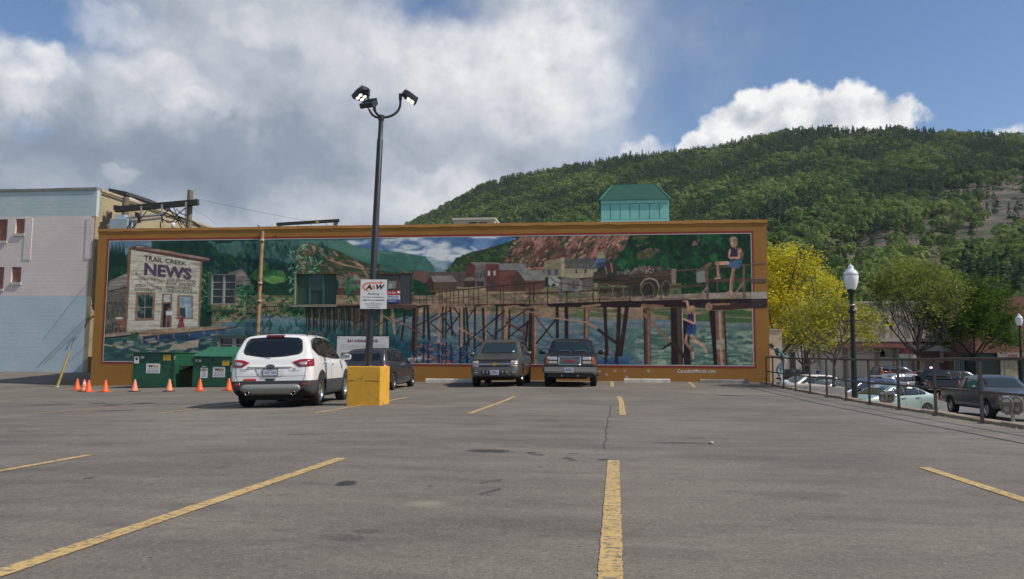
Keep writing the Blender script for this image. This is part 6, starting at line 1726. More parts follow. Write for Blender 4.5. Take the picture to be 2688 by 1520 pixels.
# ------------------------------------------------------------------ the white compact SUV beside the yellow block
def white_suv():
 S = dict(W=.92, axles=(-1.33, 1.36), wr=.355, rr=.235, arch=.415, tw=.235, tumble=.33, clad=.60, split=[.60],
    top=[(-2.26, .74), (-2.235, .93), (-2.19, 1.08), (-2.10, 1.20), (-1.98, 1.40), (-1.90, 1.555), (-1.88, 1.60), (-1.80, 1.625), (-1.3, 1.665), (-.6, 1.685), (0, 1.675), (.32, 1.645), (.46, 1.60), (.8, 1.36), (1.12, 1.13), (1.22, 1.09), (1.6, 1.06), (1.95, .98), (2.14, .87), (2.24, .72), (2.27, .6)],
    belt=[(-2.26, .66), (-2.2, .95), (-2.05, 1.10), (-1.3, 1.10), (0, 1.045), (1.1, 1.0), (1.6, .98), (2.0, .88), (2.24, .66)],
    wid=[(-2.26, .78), (-2.20, .865), (-2.05, .905), (-1.5, .92), (0, .915), (1.4, .92), (1.9, .89), (2.1, .82), (2.22, .70), (2.27, .60)],
    bot=[(-2.26, .44), (-2.2, .33), (-1.9, .24), (-1, .22), (1, .22), (1.9, .24), (2.2, .30), (2.27, .38)], xs=[-2.23, -1.7, -1.0, .2, 1.0, 2.0])
 P = car_paint('white_car_paint', (.84, .82, .79), .02, .30)
 t = thing('white_suv', 'white compact SUV parked nose to the wall beside the yellow concrete block', 'car')
 sh = Shell(S, [P, M_CLAD, M_UNDER])
 side = [[(-1.83, 1.31), (-1.62, 1.50), (-1.32, 1.555), (-1.30, 1.13), (-1.50, 1.16)], [(-1.27, 1.558), (-.40, 1.59), (-.38, 1.09), (-1.25, 1.125)], [(-.33, 1.59), (.15, 1.565), (.42, 1.49), (.98, 1.10), (.98, 1.065), (-.31, 1.085)]]
 finish(t, sh, S, P, side, [(-.60, 1.55), (.60, 1.55), (.70, 1.15), (-.70, 1.15)],
   symm([(0, 1.575), (.54, 1.545), (.62, 1.48), (.66, 1.24), (.60, 1.175), (.3, 1.125), (0, 1.11)]),
   [[(-1.30, 1.12), (-1.12, .95), (-.95, .80), (-.86, .60)], [(-.36, 1.10), (-.35, .60)], [(.98, 1.08), (.96, .60)]], [(-1.08, 1.0), (-.17, .97)])
 seam(sh, 'tailgate_gap', [[(.80, 1.08), (.765, .9), (.755, .72), (.72, .615)]], t, .010, None, 'b')
 seam(sh, 'bumper_gap', [[(-.84, .70), (.84, .70)]], t, .006, None, 'b', both=False)
 patch_obj(sh, 'skid_panel', ngon_round([(-.60, .525), (.60, .525), (.68, .42), (.50, .29), (-.50, .29), (-.68, .42)], .06), 'b', .012, M_SILV, t)
 for s in (1, -1):
  M = Matrix.Translation((-2.25, s * .50, .335))
  mb = MB(); mb.lathe([(.046, .06), (.050, -.03), (.041, -.03), (.036, .05)], 16, M=M, axis='x', cap=False)
  e = mb.build('exhaust_tip', mat('dark_chrome', (.30, .29, .28), .25, metal=.9), t); MB().lathe([(0, .0), (.040, .0)], 14, M=M, axis='x', cap=False).build('exhaust_bore', M_UNDER, e)
 patch_obj(sh, 'bumper_reflector', [(.66, .545), (.87, .55), (.85, .475), (.69, .47)], 'b', .006, M_REDL, t, .09, True)
 def lamp(s):
  o = patch_obj(sh, 'tail_lamp', ngon_round([(s * .46, 1.0), (s * .62, 1.055), (s * .80, 1.07), (s * .875, 1.055), (s * .86, .96), (s * .82, .90), (s * .62, .895)][::1 if s > 0 else -1], .02), 'b', .010, M_REDL, t, .05)
  pl = [(-2.20, 1.05), (-1.95, 1.085), (-1.97, 1.02), (-2.02, .92), (-2.20, .90)]
  patch_obj(sh, 'lamp_lens', pl, 'l' if s > 0 else 'r', .010, M_REDL, o, .05)
  patch_obj(sh, 'lamp_lens', ngon_round([(s * .60, .975), (s * .68, 1.005), (s * .79, 1.01), (s * .78, .935), (s * .66, .925)], .02), 'b', .016, M_CLRL, o, .05)
 lamp(1); lamp(-1)
 patch_obj(sh, 'brake_lamp', ngon_round([(-.21, 1.605), (.21, 1.605), (.19, 1.555), (-.19, 1.555)], .02), 'b', .012, mat('dark_red_lens', (.10, .005, .01), .2), t, .06)
 patch_obj(sh, 'tailgate_ledge', ngon_round([(-.50, .925), (.50, .925), (.46, .885), (-.46, .885)], .03), 'b', .020, P, t, .06)
 q = patch_obj(sh, 'plate_recess', ngon_round([(-.36, .88), (.36, .88), (.27, .68), (-.27, .68)], .05), 'b', .003, mat('white_car_paint_shaded', (.70, .69, .665), .35, coat=.4), t, .06)  # flush patch; the recess shade is put in as a darker body white
 h, n, _, _ = sh.bvh.ray_cast(Vector((-4, 0, .785)), Vector((1, 0, 0)))
 plate(t, h.x - .016, 0, .785, 'b', .06)
 patch_obj(sh, 'release_handle', ngon_round([(-.12, .645), (.12, .645), (.09, .605), (-.09, .605)], .02), 'b', .006, M_TRIM, t, .05)
 patch_obj(sh, 'bumper_sticker', ngon_round([(.30, .655), (.55, .655), (.62, .605), (.30, .605)], .012), 'b', .004, mat('red_sticker', (.62, .06, .09), .5), t, .05)
 h, n, _, _ = sh.bvh.ray_cast(Vector((-4, 0, .915)), Vector((1, 0, 0)))
 M = Matrix.Translation((h.x - .026, 0, .918)) @ Matrix.Diagonal((1, 1.0, .42, 1))
 mb = MB(); mb.lathe([(.095, .012), (.095, -.006), (.085, -.010), (0, -.010)], 24, M=M, axis='x', smooth=False); b = mb.build('oval_badge', mat('badge_blue', (.012, .022, .09), .25, coat=.8), t)
 text_quad('Ford', [(h.x - .040, y, z) for y, z in ((.058, .94), (-.058, .94), (-.058, .898), (.058, .898))], M_CHR, b, 'lettering', .0, .15)
 def let(body, y0, y1, z0, z1):
  h, n, _, _ = sh.bvh.ray_cast(Vector((-4, (y0 + y1) / 2, (z0 + z1) / 2)), Vector((1, 0, 0)))
  if h: text_quad(body, [(h.x - .010, y0, z1), (h.x - .010, y1, z1), (h.x - .010, y1, z0), (h.x - .010, y0, z0)], M_TRIM, t, 'lettering', .01)
 let('SE', -.56, -.48, .835, .865); let('ECOBOOST', -.62, -.40, .80, .825); let('ESCAPE', .68, .48, .84, .868); let('4WD', .66, .52, .805, .828)
 MB().bar((-2.20, -.02, 1.14), (-2.13, .42, 1.20), .02, .02).build('rear_wiper', M_TRIM, t)
 mb = MB(); mb.prism([(-1.45, .0), (-1.25, 0), (-1.40, .06)], -.02, .02, 'y', M=Matrix.Translation((0, 0, 1.655))); mb.build('aerial', M_TRIM, t)
 for s in (1, -1):
  MB().tube([(-1.50, s * .60, 1.615), (-1.40, s * .60, 1.675), (-1.1, s * .595, 1.70), (-.2, s * .59, 1.72), (.15, s * .585, 1.68), (.25, s * .58, 1.63)], .026, 8).build('roof_rail', M_TRIM, t)
 mirror_obj(t, .78, .90, 1.12, P, .21, .15)
 for ax in S['axles']:
  for s in (1, -1):
   pts = []
   for k in range(15):
    a = math.pi * k / 14; a = a * 1.08 - .12
    pts.append((ax + math.cos(a) * (S['arch'] + .002), S['wr'] + math.sin(a) * (S['arch'] + .002)))
   pts += [(ax + math.cos(a) * (S['arch'] + .058), S['wr'] + math.sin(a) * (S['arch'] + .058)) for a in [(math.pi * k / 14) * 1.08 - .12 for k in range(14, -1, -1)]]
   patch_obj(sh, 'arch_trim', pts, 'l' if s > 0 else 'r', .008, M_CLAD, t, .07)
 for s in (1, -1):
  patch_obj(sh, 'mud_lamp', ngon_round([(s * .45, .80), (s * .80, .86), (s * .78, .74), (s * .5, .72)][::s], .02), 'f', .008, M_CLRL, t, .08)
 patch_obj(sh, 'grille', ngon_round([(-.42, .66), (.42, .66), (.36, .46), (-.36, .46)], .03), 'f', .008, M_TRIM, t, .08)
 wheels(S, t, 'five', mat('bright_alloy', (.68, .68, .69), .18, metal=.95))
 MB().box(-2.0, 1.9, -.62, .62, .17, .30).build('underbody', M_UNDER, t)
 return t
def place(t, X, Y, heading, z=None):
 """stand a vehicle (x forward) on the lot or the street; heading in degrees anticlockwise from +X"""
 a = R_(heading)
 if z is None:
  f = np.array([math.cos(a), math.sin(a)]); l = np.array([-f[1], f[0]])
  zf = lambda p: float(lot_z(X + p[0], Y + p[1]))
  z = zf((0, 0)); pf = (zf(f * 1.3) - zf(-f * 1.3)) / 2.6; pl = (zf(l * .75) - zf(-l * .75)) / 1.5
  R = Matrix.Rotation(a, 4, 'Z') @ Matrix.Rotation(-math.atan(pf), 4, 'Y') @ Matrix.Rotation(math.atan(pl), 4, 'X')
  t.rotation_euler = R.to_euler()
 else:
  t.rotation_euler = (0, 0, a)
 t.location = (X, Y, z)
def rear_at(u, v_unused, depth):
 P = at_depth(u, 900, depth)
 return P[0], P[1]
W_SUV = white_suv()
hd = 97.0
c0 = at_depth(713, 1000, 17.75)
W_SUV.scale = (1.03, 1.035, 1.035)
place(W_SUV, c0[0] + 2.26 * math.cos(R_(hd)), c0[1] + 2.26 * math.sin(R_(hd)), hd)
# ------------------------------------------------------------------ pewter mid-size SUV facing out from the wall
def pewter_suv():
 S = dict(W=.945, axles=(-1.42, 1.45), wr=.385, rr=.225, arch=.46, tw=.245, tumble=.26, lev=2,
    top=[(-2.42, .75), (-2.40, .95), (-2.36, 1.15), (-2.25, 1.55), (-2.18, 1.70), (-1.9, 1.745), (-1, 1.765), (0, 1.755), (.32, 1.73), (.46, 1.68), (.85, 1.38), (1.12, 1.19), (1.22, 1.155), (1.7, 1.11), (2.1, 1.04), (2.26, .98), (2.34, .90), (2.40, .75), (2.43, .62)],
    belt=[(-2.42, .70), (-2.36, 1.08), (-1, 1.09), (1, 1.06), (1.6, 1.0), (2.2, .90), (2.4, .70)],
    wid=[(-2.42, .82), (-2.34, .90), (-2, .935), (1.6, .945), (2.05, .93), (2.25, .89), (2.37, .82), (2.43, .75)],
    bot=[(-2.42, .45), (-2.2, .33), (-1, .28), (1, .28), (2.1, .30), (2.35, .34), (2.43, .42)], xs=[-2.0, -1.5, -.5, .1, 1.05, 1.9, 2.2])
 P = car_paint('pewter_car_paint', (.14, .13, .112), .5, .34)
 t = thing('pewter_suv', 'pewter SUV with a gold badge parked facing out before the mural', 'car')
 sh = Shell(S, [P, M_TRIM, M_UNDER])
 side = [[(-2.1, 1.60), (-1.35, 1.645), (-1.33, 1.15), (-2.12, 1.16)], [(-1.25, 1.65), (-.35, 1.65), (-.33, 1.13), (-1.23, 1.15)], [(-.27, 1.65), (.28, 1.63), (.40, 1.58), (.92, 1.17), (.92, 1.12), (-.25, 1.13)]]
 finish(t, sh, S, P, side, [(-.60, 1.635), (.60, 1.635), (.72, 1.215), (-.72, 1.215)], [(-.6, 1.62), (.6, 1.62), (.68, 1.15), (-.68, 1.15)],
   [[(-1.28, 1.12), (-1.05, .9), (-.98, .40)], [(-.30, 1.12), (-.28, .4)], [(.95, 1.1), (.93, .42)]], [(-1.1, 1.02), (-.12, 1.0)])
 patch_obj(sh, 'grille', ngon_round([(-.60, .96), (.60, .96), (.60, .86), (-.60, .86)], .02), 'f', .006, M_TRIM, t, .06)
 patch_obj(sh, 'bonnet_deflector', ngon_round([(-.80, 1.005), (.80, 1.005), (.82, .955), (-.82, .955)], .02), 'f', .014, M_TRIM, t, .06)
 patch_obj(sh, 'lower_grille', ngon_round([(-.62, .79), (.62, .79), (.62, .735), (-.62, .735)], .02), 'f', .007, M_TRIM, t, .06)
 for s in (1, -1):
  pl = [(s * .60, .955), (s * .84, .945), (s * .85, .87), (s * .60, .865)][::s]
  patch_obj(sh, 'headlight', ngon_round(pl, .015), 'f', .012, M_CLRL, t, .05)
  pl = [(s * .58, .795), (s * .84, .795), (s * .83, .73), (s * .60, .735)][::s]
  patch_obj(sh, 'turn_lamp', ngon_round(pl, .012), 'f', .010, mat('smoky_lamp', (.32, .27, .25), .15, coat=.8), t, .05)
  patch_obj(sh, 'side_lamp', [(2.18, .93), (2.33, .90), (2.34, .74), (2.22, .74)], 'l' if s > 0 else 'r', .008, M_AMB, t, .05)
  pl = [(s * .60, .565), (s * .76, .565), (s * .76, .485), (s * .60, .485)][::s]
  o = patch_obj(sh, 'fog_lamp_housing', ngon_round(pl, .02), 'f', .006, M_TRIM, t, .05)
  pl = [(s * .635, .55), (s * .735, .55), (s * .735, .50), (s * .635, .50)][::s]
  patch_obj(sh, 'fog_lamp', ngon_round(pl, .02), 'f', .014, M_CLRL, o, .05)
 patch_obj(sh, 'chrome_bar', ngon_round([(-.86, .862), (.86, .862), (.86, .80), (-.86, .80)], .01), 'f', .018, mat('satin_chrome', (.55, .54, .52), .22, metal=.9), t, .07)
 h, _, _, _ = sh.bvh.ray_cast(Vector((5, 0, .83)), Vector((-1, 0, 0)))
 mb = MB(); mb.prism([(-.12, .80), (-.05, .80), (-.05, .775), (.05, .775), (.05, .80), (.12, .80), (.135, .855), (.06, .855), (.06, .885), (-.06, .885), (-.06, .855), (-.135, .855)], h.x + .01, h.x + .035, 'x')
 mb.build('badge', mat('gold_badge', (.55, .40, .12), .3, metal=.7), t)
 patch_obj(sh, 'bumper_intake', ngon_round([(-.50, .575), (.50, .575), (.48, .44), (-.48, .44)], .03), 'f', .006, M_TRIM, t, .06)
 for y in (-.42, -.28, .28, .42): patch_obj(sh, 'intake_rib', [(y - .03, .57), (y + .03, .57), (y + .03, .445), (y - .03, .445)], 'f', .012, mat('dark_pewter', (.12, .11, .10), .4, metal=.3), t, .07)
 h, _, _, _ = sh.bvh.ray_cast(Vector((5, 0, .53)), Vector((-1, 0, 0)))
 plate(t, h.x + .02, 0, .535, 'f')
 patch_obj(sh, 'valance', [(-.80, .42), (.80, .42), (.74, .36), (-.74, .36)], 'f', .004, M_TRIM, t, .07)
 seam(sh, 'bonnet_gap', [[(-.80, 1.0), (-.5, .985), (.5, .985), (.80, 1.0)]], t, .01, None, 'f', both=False)
 for y in (-.05, .45): MB().tube([(1.18, y + .05, 1.175), (1.08, y - .05, 1.25), (1.06, y - .45, 1.245)], .010, 5).build('wiper', M_TRIM, t)
 mirror_obj(t, .80, .93, 1.20, P, .22, .17)
 for s in (1, -1): MB().tube([(-2.0, s * .66, 1.73), (-1.9, s * .66, 1.80), (-.3, s * .655, 1.81), (-.1, s * .65, 1.75)], .022, 6).build('roof_rail', M_TRIM, t)
 patch_obj(sh, 'inspection_sticker', [(.50, 1.30), (.58, 1.30), (.58, 1.26), (.50, 1.26)], 'f', .006, M_WHITE, t, .05)
 patch_obj(sh, 'tail_lamp', [(.76, 1.15), (.88, 1.15), (.88, .85), (.78, .85)], 'b', .008, M_REDL, t, .08, True)
 wheels(S, t, 'six')
 MB().box(-2.2, 2.1, -.6, .6, .24, .4).build('underbody', M_UNDER, t)
 return t
PW = pewter_suv()
c0 = at_depth(1299, 950, 28.4)
place(PW, c0[0], c0[1] + 2.43, -90)
# ------------------------------------------------------------------ black truck-based SUV facing out
def black_suv():
 S = dict(W=.975, axles=(-1.45, 1.38), wr=.385, rr=.205, arch=.47, tw=.25, tumble=.22, lev=2,
    top=[(-2.40, .80), (-2.38, 1.1), (-2.33, 1.70), (-2.25, 1.775), (-1.5, 1.80), (0, 1.80), (.22, 1.78), (.36, 1.73), (.7, 1.44), (.94, 1.25), (1.02, 1.215), (1.5, 1.20), (2.0, 1.165), (2.2, 1.14), (2.27, 1.08), (2.31, .90), (2.33, .70)],
    belt=[(-2.40, .75), (-2.33, 1.12), (0, 1.11), (1, 1.09), (2.0, 1.05), (2.2, 1.02), (2.33, .68)],
    wid=[(-2.40, .90), (-2.34, .95), (-2, .972), (0, .975), (1.8, .97), (2.15, .955), (2.29, .93), (2.33, .91)],
    bot=[(-2.40, .50), (-2.2, .40), (-1, .34), (1, .34), (2.1, .40), (2.33, .52)], xs=[-2.0, -1.0, -.4, .1, .85, 1.8, 2.12, 2.24])
 P = car_paint('black_car_paint', (.016, .016, .018), .2, .28)
 t = thing('black_suv', 'black boxy SUV with a silver grille and red badge facing out before the mural', 'car')
 sh = Shell(S, [P, M_TRIM, M_UNDER])
 side = [[(-2.18, 1.66), (-.55, 1.69), (-.53, 1.17), (-2.2, 1.17)], [(-.42, 1.69), (.18, 1.68), (.30, 1.62), (.76, 1.20), (.76, 1.15), (-.40, 1.17)]]
 finish(t, sh, S, P, side, [(-.66, 1.70), (.66, 1.70), (.765, 1.275), (-.765, 1.275)], [(-.66, 1.66), (.66, 1.66), (.70, 1.18), (-.70, 1.18)],
   [[(-.47, 1.15), (-.46, .45)], [(.84, 1.15), (.82, .47)]], [(-.28, 1.02)], mat('dark_green_windscreen', (.014, .024, .022), .04, spec=.9))
 o = patch_obj(sh, 'grille', ngon_round([(-.40, 1.09), (.40, 1.09), (.40, .80), (-.40, .80)], .05), 'f', .006, mat('silver_grille', (.20, .19, .175), .4, metal=.5), t, .06)
 def ring(name, y0, y1, z0, z1, w, off, m, par):
  for pl in ([(y0, z1), (y1, z1), (y1, z1 - w), (y0, z1 - w)], [(y0, z0 + w), (y1, z0 + w), (y1, z0), (y0, z0)], [(y0, z1), (y0 + w, z1), (y0 + w, z0), (y0, z0)], [(y1 - w, z1), (y1, z1), (y1, z0), (y1 - w, z0)]):
   patch_obj(sh, name, pl, 'f', off, m, par, .07)
 ring('grille_surround', -.41, .41, .79, 1.10, .03, .018, M_CHR, o)
 for k in range(5): patch_obj(sh, 'grille_shade_strip', [(-.37, .845 + k * .048), (.37, .845 + k * .048), (.37, .835 + k * .048), (-.37, .835 + k * .048)], 'f', .012, mat('grille_shadow', (.10, .095, .09), .5, metal=.4), o, .08)  # strips coloured dark as the shade between the silver slats
 h, _, _, _ = sh.bvh.ray_cast(Vector((5, 0, .95)), Vector((-1, 0, 0)))
 text_quad('GMC', [(h.x + .03, y, z) for y, z in ((-.20, .995), (.20, .995), (.20, .895), (-.20, .895))], mat('red_badge', (.42, .02, .03), .35), o, 'lettering', .03)
 for s in (1, -1):
  for z0, z1, m, nm in ((.965, 1.085, M_CLRL, 'headlight'), (.825, .93, mat('cream_lamp', (.34, .29, .22), .2, coat=.8), 'lower_lamp')):
   pl = [(s * .46, z1), (s * .77, z1), (s * .77, z0), (s * .46, z0)][::s]
   patch_obj(sh, nm, ngon_round(pl, .012), 'f', .012, m, t, .06)
  pl = [(s * .785, 1.09), (s * .875, 1.08), (s * .875, .80), (s * .785, .80)][::s]
  patch_obj(sh, 'amber_marker', ngon_round(pl, .01), 'f', .010, M_AMB, t, .05)
  patch_obj(sh, 'amber_marker', [(2.14, 1.05), (2.29, 1.04), (2.31, .82), (2.14, .82)], 'l' if s > 0 else 'r', .008, M_AMB, t, .06)
 mb = MB()
 path = [(1.95, -.985), (2.25, -.98), (2.40, -.90), (2.43, -.5), (2.44, 0), (2.43, .5), (2.40, .90), (2.25, .98), (1.95, .985)]
 prof = [(.0, .735), (.022, .72), (.022, .66), (.010, .65), (.012, .58), (-.01, .52), (-.05, .50), (-.05, .735)]
 vs, fs = [], []
 for i, (x, y) in enumerate(path):
  a = Vector(path[max(i - 1, 0)]); b = Vector(path[min(i + 1, len(path) - 1)]); d = (b - a).normalized(); nn = Vector((d.y, -d.x))
  for (o_, z) in prof: vs.append((x + nn.x * o_, y + nn.y * o_, z))
 n = len(prof)
 for i in range(len(path) - 1):
  for k in range(n): fs.append((i * n + k, i * n + (k + 1) % n, (i + 1) * n + (k + 1) % n, (i + 1) * n + k))
 mb.add(vs, fs, 0, False); mb.build('chrome_bumper', mat('dull_chrome', (.40, .385, .36), .28, metal=.9), t)
 MB().box(2.30, 2.415, -.93, .93, .742, .775).build('bumper_strip', M_TRIM, t)
 plate(t, 2.475, -.02, .625, 'f')
 MB().box(2.15, 2.36, -.80, .80, .36, .50).build('air_dam', M_TRIM, t)
 for y in (-.28, .30): MB().tube([(2.38, y, .43), (2.46, y, .44), (2.47, y, .38), (2.42, y, .36)], .014, 6).build('tow_hook', mat('dull_steel', (.25, .24, .23), .5, metal=.7), t)
 seam(sh, 'bonnet_gap', [[(-.88, 1.125), (.88, 1.125)]], t, .012, None, 'f', both=False)
 for y in (-.02, .58): MB().tube([(.98, y + .02, 1.24), (.90, y - .06, 1.33), (.88, y - .42, 1.30)], .010, 5).build('wiper', mat('wiper_grey', (.2, .2, .2), .4), t)
 mirror_obj(t, .58, .96, 1.26, P, .25, .19)
 for s in (1, -1): MB().box(-.9, .75, s * .985 - .055, s * .985 + .055, .36, .40).build('running_board', M_TRIM, t)
 patch_obj(sh, 'tail_lamp', [(.80, 1.35), (.93, 1.35), (.93, .95), (.82, .95)], 'b', .008, M_REDL, t, .08, True)
 wheels(S, t, 'five')
 MB().box(-2.2, 2.2, -.62, .62, .30, .5).build('underbody', M_UNDER, t)
 MB().box(-1.47, -1.43, -.8, .8, .33, .41).build('rear_axle', M_UNDER, t)
 return t
BK = black_suv()
c0 = at_depth(1495, 950, 28.15)
place(BK, c0[0], c0[1] + 2.40, -90)
# ------------------------------------------------------------------ generic cars
def gen_car(kind, name, label, paint, lev=2, hi=True, tail=M_REDL, rimmat=None, group=None):
 if kind == 'hatch':
  S = dict(W=.875, axles=(-1.35, 1.35), wr=.315, rr=.205, arch=.37, tw=.2, tumble=.30,
     top=[(-2.14, .72), (-2.12, .95), (-2.06, 1.12), (-1.92, 1.38), (-1.80, 1.50), (-1.5, 1.545), (-.7, 1.575), (0, 1.56), (.4, 1.48), (.9, 1.20), (1.25, 1.04), (1.6, .97), (1.95, .84), (2.12, .70), (2.18, .56)],
     belt=[(-2.14, .68), (-2.0, 1.02), (-1, 1.0), (.4, .95), (1.2, .91), (1.9, .74), (2.15, .55)],
     wid=[(-2.14, .72), (-2.05, .81), (-1.7, .86), (0, .875), (1.4, .865), (1.9, .79), (2.1, .68), (2.18, .56)],
     bot=[(-2.14, .40), (-1.9, .24), (-1, .18), (1, .18), (1.9, .2), (2.18, .32)], xs=[-1.9, -1.2, .2, 1.1, 2.0])
  side = [[(-1.82, 1.18), (-1.62, 1.42), (-1.18, 1.46), (-1.16, 1.05), (-1.7, 1.08)], [(-1.12, 1.465), (-.24, 1.475), (-.22, 1.01), (-1.1, 1.05)], [(-.18, 1.475), (.28, 1.42), (.92, 1.08), (1.0, .99), (-.16, 1.01)]]
  wind = [(-.52, 1.45), (.52, 1.45), (.66, 1.07), (-.66, 1.07)]; rear = symm([(0, 1.455), (.50, 1.43), (.60, 1.12), (.3, 1.09), (0, 1.09)])
  seams = [[(-1.14, 1.04), (-1.0, .8), (-.92, .3)], [(-.2, 1.0), (-.2, .26)], [(1.0, .97), (.98, .3)]]; hnd = [(-1.0, .9), (-.05, .87)]; mz = (.72, .84, 1.03)
  tl = [(.62, 1.02), (.80, 1.0), (.82, .80), (.68, .78)]; ts = [(-2.1, 1.0), (-1.95, 1.0), (-1.97, .8), (-2.1, .8)]; hl = [(.38, .72), (.66, .80), (.62, .66), (.40, .62)]; gr = (-.3, .3, .62, .50)
 elif kind == 'sedan':
  S = dict(W=.85, axles=(-1.30, 1.32), wr=.305, rr=.20, arch=.36, tw=.195, tumble=.34, dark_handles=True,
     top=[(-2.15, .72), (-2.13, .90), (-2.08, 1.0), (-1.75, 1.035), (-1.55, 1.07), (-1.1, 1.27), (-.75, 1.385), (-.3, 1.43), (.1, 1.42), (.4, 1.36), (.85, 1.10), (1.15, .96), (1.5, .92), (1.9, .80), (2.1, .68), (2.16, .56)],
     belt=[(-2.15, .68), (-2.05, .92), (-1.5, .97), (-.5, .94), (.6, .90), (1.2, .87), (1.9, .72), (2.12, .56)],
     wid=[(-2.15, .70), (-2.05, .79), (-1.6, .845), (0, .85), (1.4, .845), (1.85, .77), (2.08, .66), (2.16, .54)],
     bot=[(-2.15, .40), (-1.9, .26), (-1, .18), (1, .18), (1.9, .2), (2.16, .3)], xs=[-1.9, -1.3, .2, 1.0, 2.0])
  side = [[(-1.30, 1.10), (-1.02, 1.22), (-.95, .99), (-1.32, 1.01)], [(-.96, 1.235), (-.62, 1.325), (-.20, 1.345), (-.18, .965), (-.90, .985)], [(-.13, 1.345), (.18, 1.33), (.38, 1.25), (.86, .965), (.9, .925), (-.11, .96)]]
  wind = [(-.48, 1.345), (.48, 1.345), (.64, .99), (-.64, .99)]; rear = [(-.46, 1.335), (.46, 1.335), (.58, 1.09), (-.58, 1.09)]
  seams = [[(-.92, .98), (-1.0, .75), (-.86, .28)], [(-.15, .96), (-.15, .25)], [(.92, .91), (.92, .28)]]; hnd = [(-.80, .86), (-.02, .84)]; mz = (.62, .82, .97)
  tl = [(.55, .95), (.77, .93), (.78, .74), (.60, .74)]; ts = [(-2.12, .93), (-1.92, .95), (-1.95, .78), (-2.12, .76)]; hl = [(.36, .70), (.66, .76), (.64, .62), (.40, .58)]; gr = (-.3, .3, .60, .50)
 elif kind == 'suv':
  S = dict(W=.93, axles=(-1.40, 1.42), wr=.38, rr=.235, arch=.45, tw=.24, tumble=.24,
     top=[(-2.36, .8), (-2.34, 1.1), (-2.26, 1.58), (-2.15, 1.72), (-1.2, 1.77), (0, 1.77), (.35, 1.72), (.85, 1.34), (1.08, 1.17), (1.6, 1.12), (2.1, 1.04), (2.27, .92), (2.36, .65)],
     belt=[(-2.36, .75), (-2.28, 1.08), (0, 1.08), (1, 1.05), (2.0, .95), (2.34, .66)],
     wid=[(-2.36, .82), (-2.26, .89), (-1.9, .925), (1.6, .93), (2.1, .89), (2.30, .80), (2.36, .72)],
     bot=[(-2.36, .45), (-2.1, .33), (1, .28), (2.1, .3), (2.36, .42)], xs=[-1.6, -.6, .1, .95, 1.9])
  side = [[(-2.05, 1.60), (-1.28, 1.65), (-1.26, 1.15), (-2.08, 1.16)], [(-1.2, 1.655), (-.32, 1.66), (-.3, 1.13), (-1.18, 1.15)], [(-.25, 1.66), (.25, 1.64), (.88, 1.17), (.88, 1.12), (-.23, 1.13)]]
  wind = [(-.60, 1.64), (.60, 1.64), (.70, 1.21), (-.70, 1.21)]; rear = [(-.6, 1.62), (.6, 1.62), (.66, 1.14), (-.66, 1.14)]
  seams = [[(-1.23, 1.12), (-1.0, .9), (-.95, .40)], [(-.28, 1.12), (-.26, .4)], [(.92, 1.1), (.90, .42)]]; hnd = [(-1.05, 1.0), (-.1, .98)]; mz = (.75, .90, 1.18)
  tl = [(.70, 1.30), (.86, 1.28), (.87, .90), (.74, .90)]; ts = [(-2.3, 1.2), (-2.18, 1.2), (-2.18, .9), (-2.3, .9)]; hl = [(.45, .92), (.80, .95), (.80, .78), (.48, .76)]; gr = (-.4, .4, .90, .66)
 elif kind == 'pickup':
  S = dict(W=.985, axles=(-1.72, 1.83), wr=.40, rr=.235, arch=.48, tw=.26, tumble=.24,
     top=[(-2.90, .80), (-2.88, 1.10), (-2.80, 1.20), (-1.0, 1.215), (-.86, 1.24), (-.80, 1.60), (-.74, 1.76), (-.5, 1.835), (.2, 1.86), (.75, 1.82), (.95, 1.74), (1.30, 1.42), (1.50, 1.28), (1.65, 1.24), (2.3, 1.20), (2.75, 1.10), (2.86, .95), (2.92, .70)],
     belt=[(-2.90, .78), (-2.82, 1.12), (-.9, 1.17), (0, 1.15), (1.4, 1.13), (2.6, 1.04), (2.9, .70)],
     wid=[(-2.90, .90), (-2.84, .96), (-2.4, .985), (2.0, .985), (2.6, .95), (2.82, .90), (2.92, .84)],
     bot=[(-2.90, .58), (-2.6, .48), (-1, .40), (1, .40), (2.5, .40), (2.92, .5)], xs=[-2.6, -1.6, -1.1, -.92, .4, 1.15, 2.0, 2.6], cuts=[(-2.80, -.98, -.84, .84, .72, 1.5)])
  side = [[(-.68, 1.66), (-.28, 1.73), (-.26, 1.21), (-.70, 1.22)], [(-.20, 1.735), (.70, 1.73), (.92, 1.62), (1.30, 1.27), (1.30, 1.20), (-.18, 1.21)]]
  wind = [(-.66, 1.75), (.66, 1.75), (.77, 1.32), (-.77, 1.32)]; rear = [(-.62, 1.70), (.62, 1.70), (.66, 1.32), (-.66, 1.32)]
  seams = [[(-.88, 1.16), (-.87, .48)], [(-.23, 1.2), (-.22, .48)], [(1.34, 1.18), (1.32, .5)]]; hnd = [(-.40, 1.02), (-.04, 1.02)]; mz = (1.08, .96, 1.30)
  tl = [(.80, 1.10), (.93, 1.10), (.93, .78), (.80, .78)]; ts = [(-2.86, 1.1), (-2.72, 1.1), (-2.72, .8), (-2.86, .8)]; hl = [(.52, 1.0), (.86, .98), (.86, .76), (.54, .78)]; gr = (-.5, .5, 1.0, .74)
 S['lev'] = lev
 t = thing(name, label, 'truck' if kind == 'pickup' else 'car', group=group)
 sh = Shell(S, [paint, M_TRIM, M_UNDER])
 finish(t, sh, S, paint, side, wind, rear, seams if hi else (), hnd if hi else (), None, hi)
 patch_obj(sh, 'tail_lamp', tl, 'b', .008, tail, t, .08, True)
 if hi: patch_obj(sh, 'tail_lamp', ts, 'l', .008, tail, t, .08, True)
 patch_obj(sh, 'headlight', ngon_round(hl, .03), 'f', .008, M_CLRL, t, .08, True)
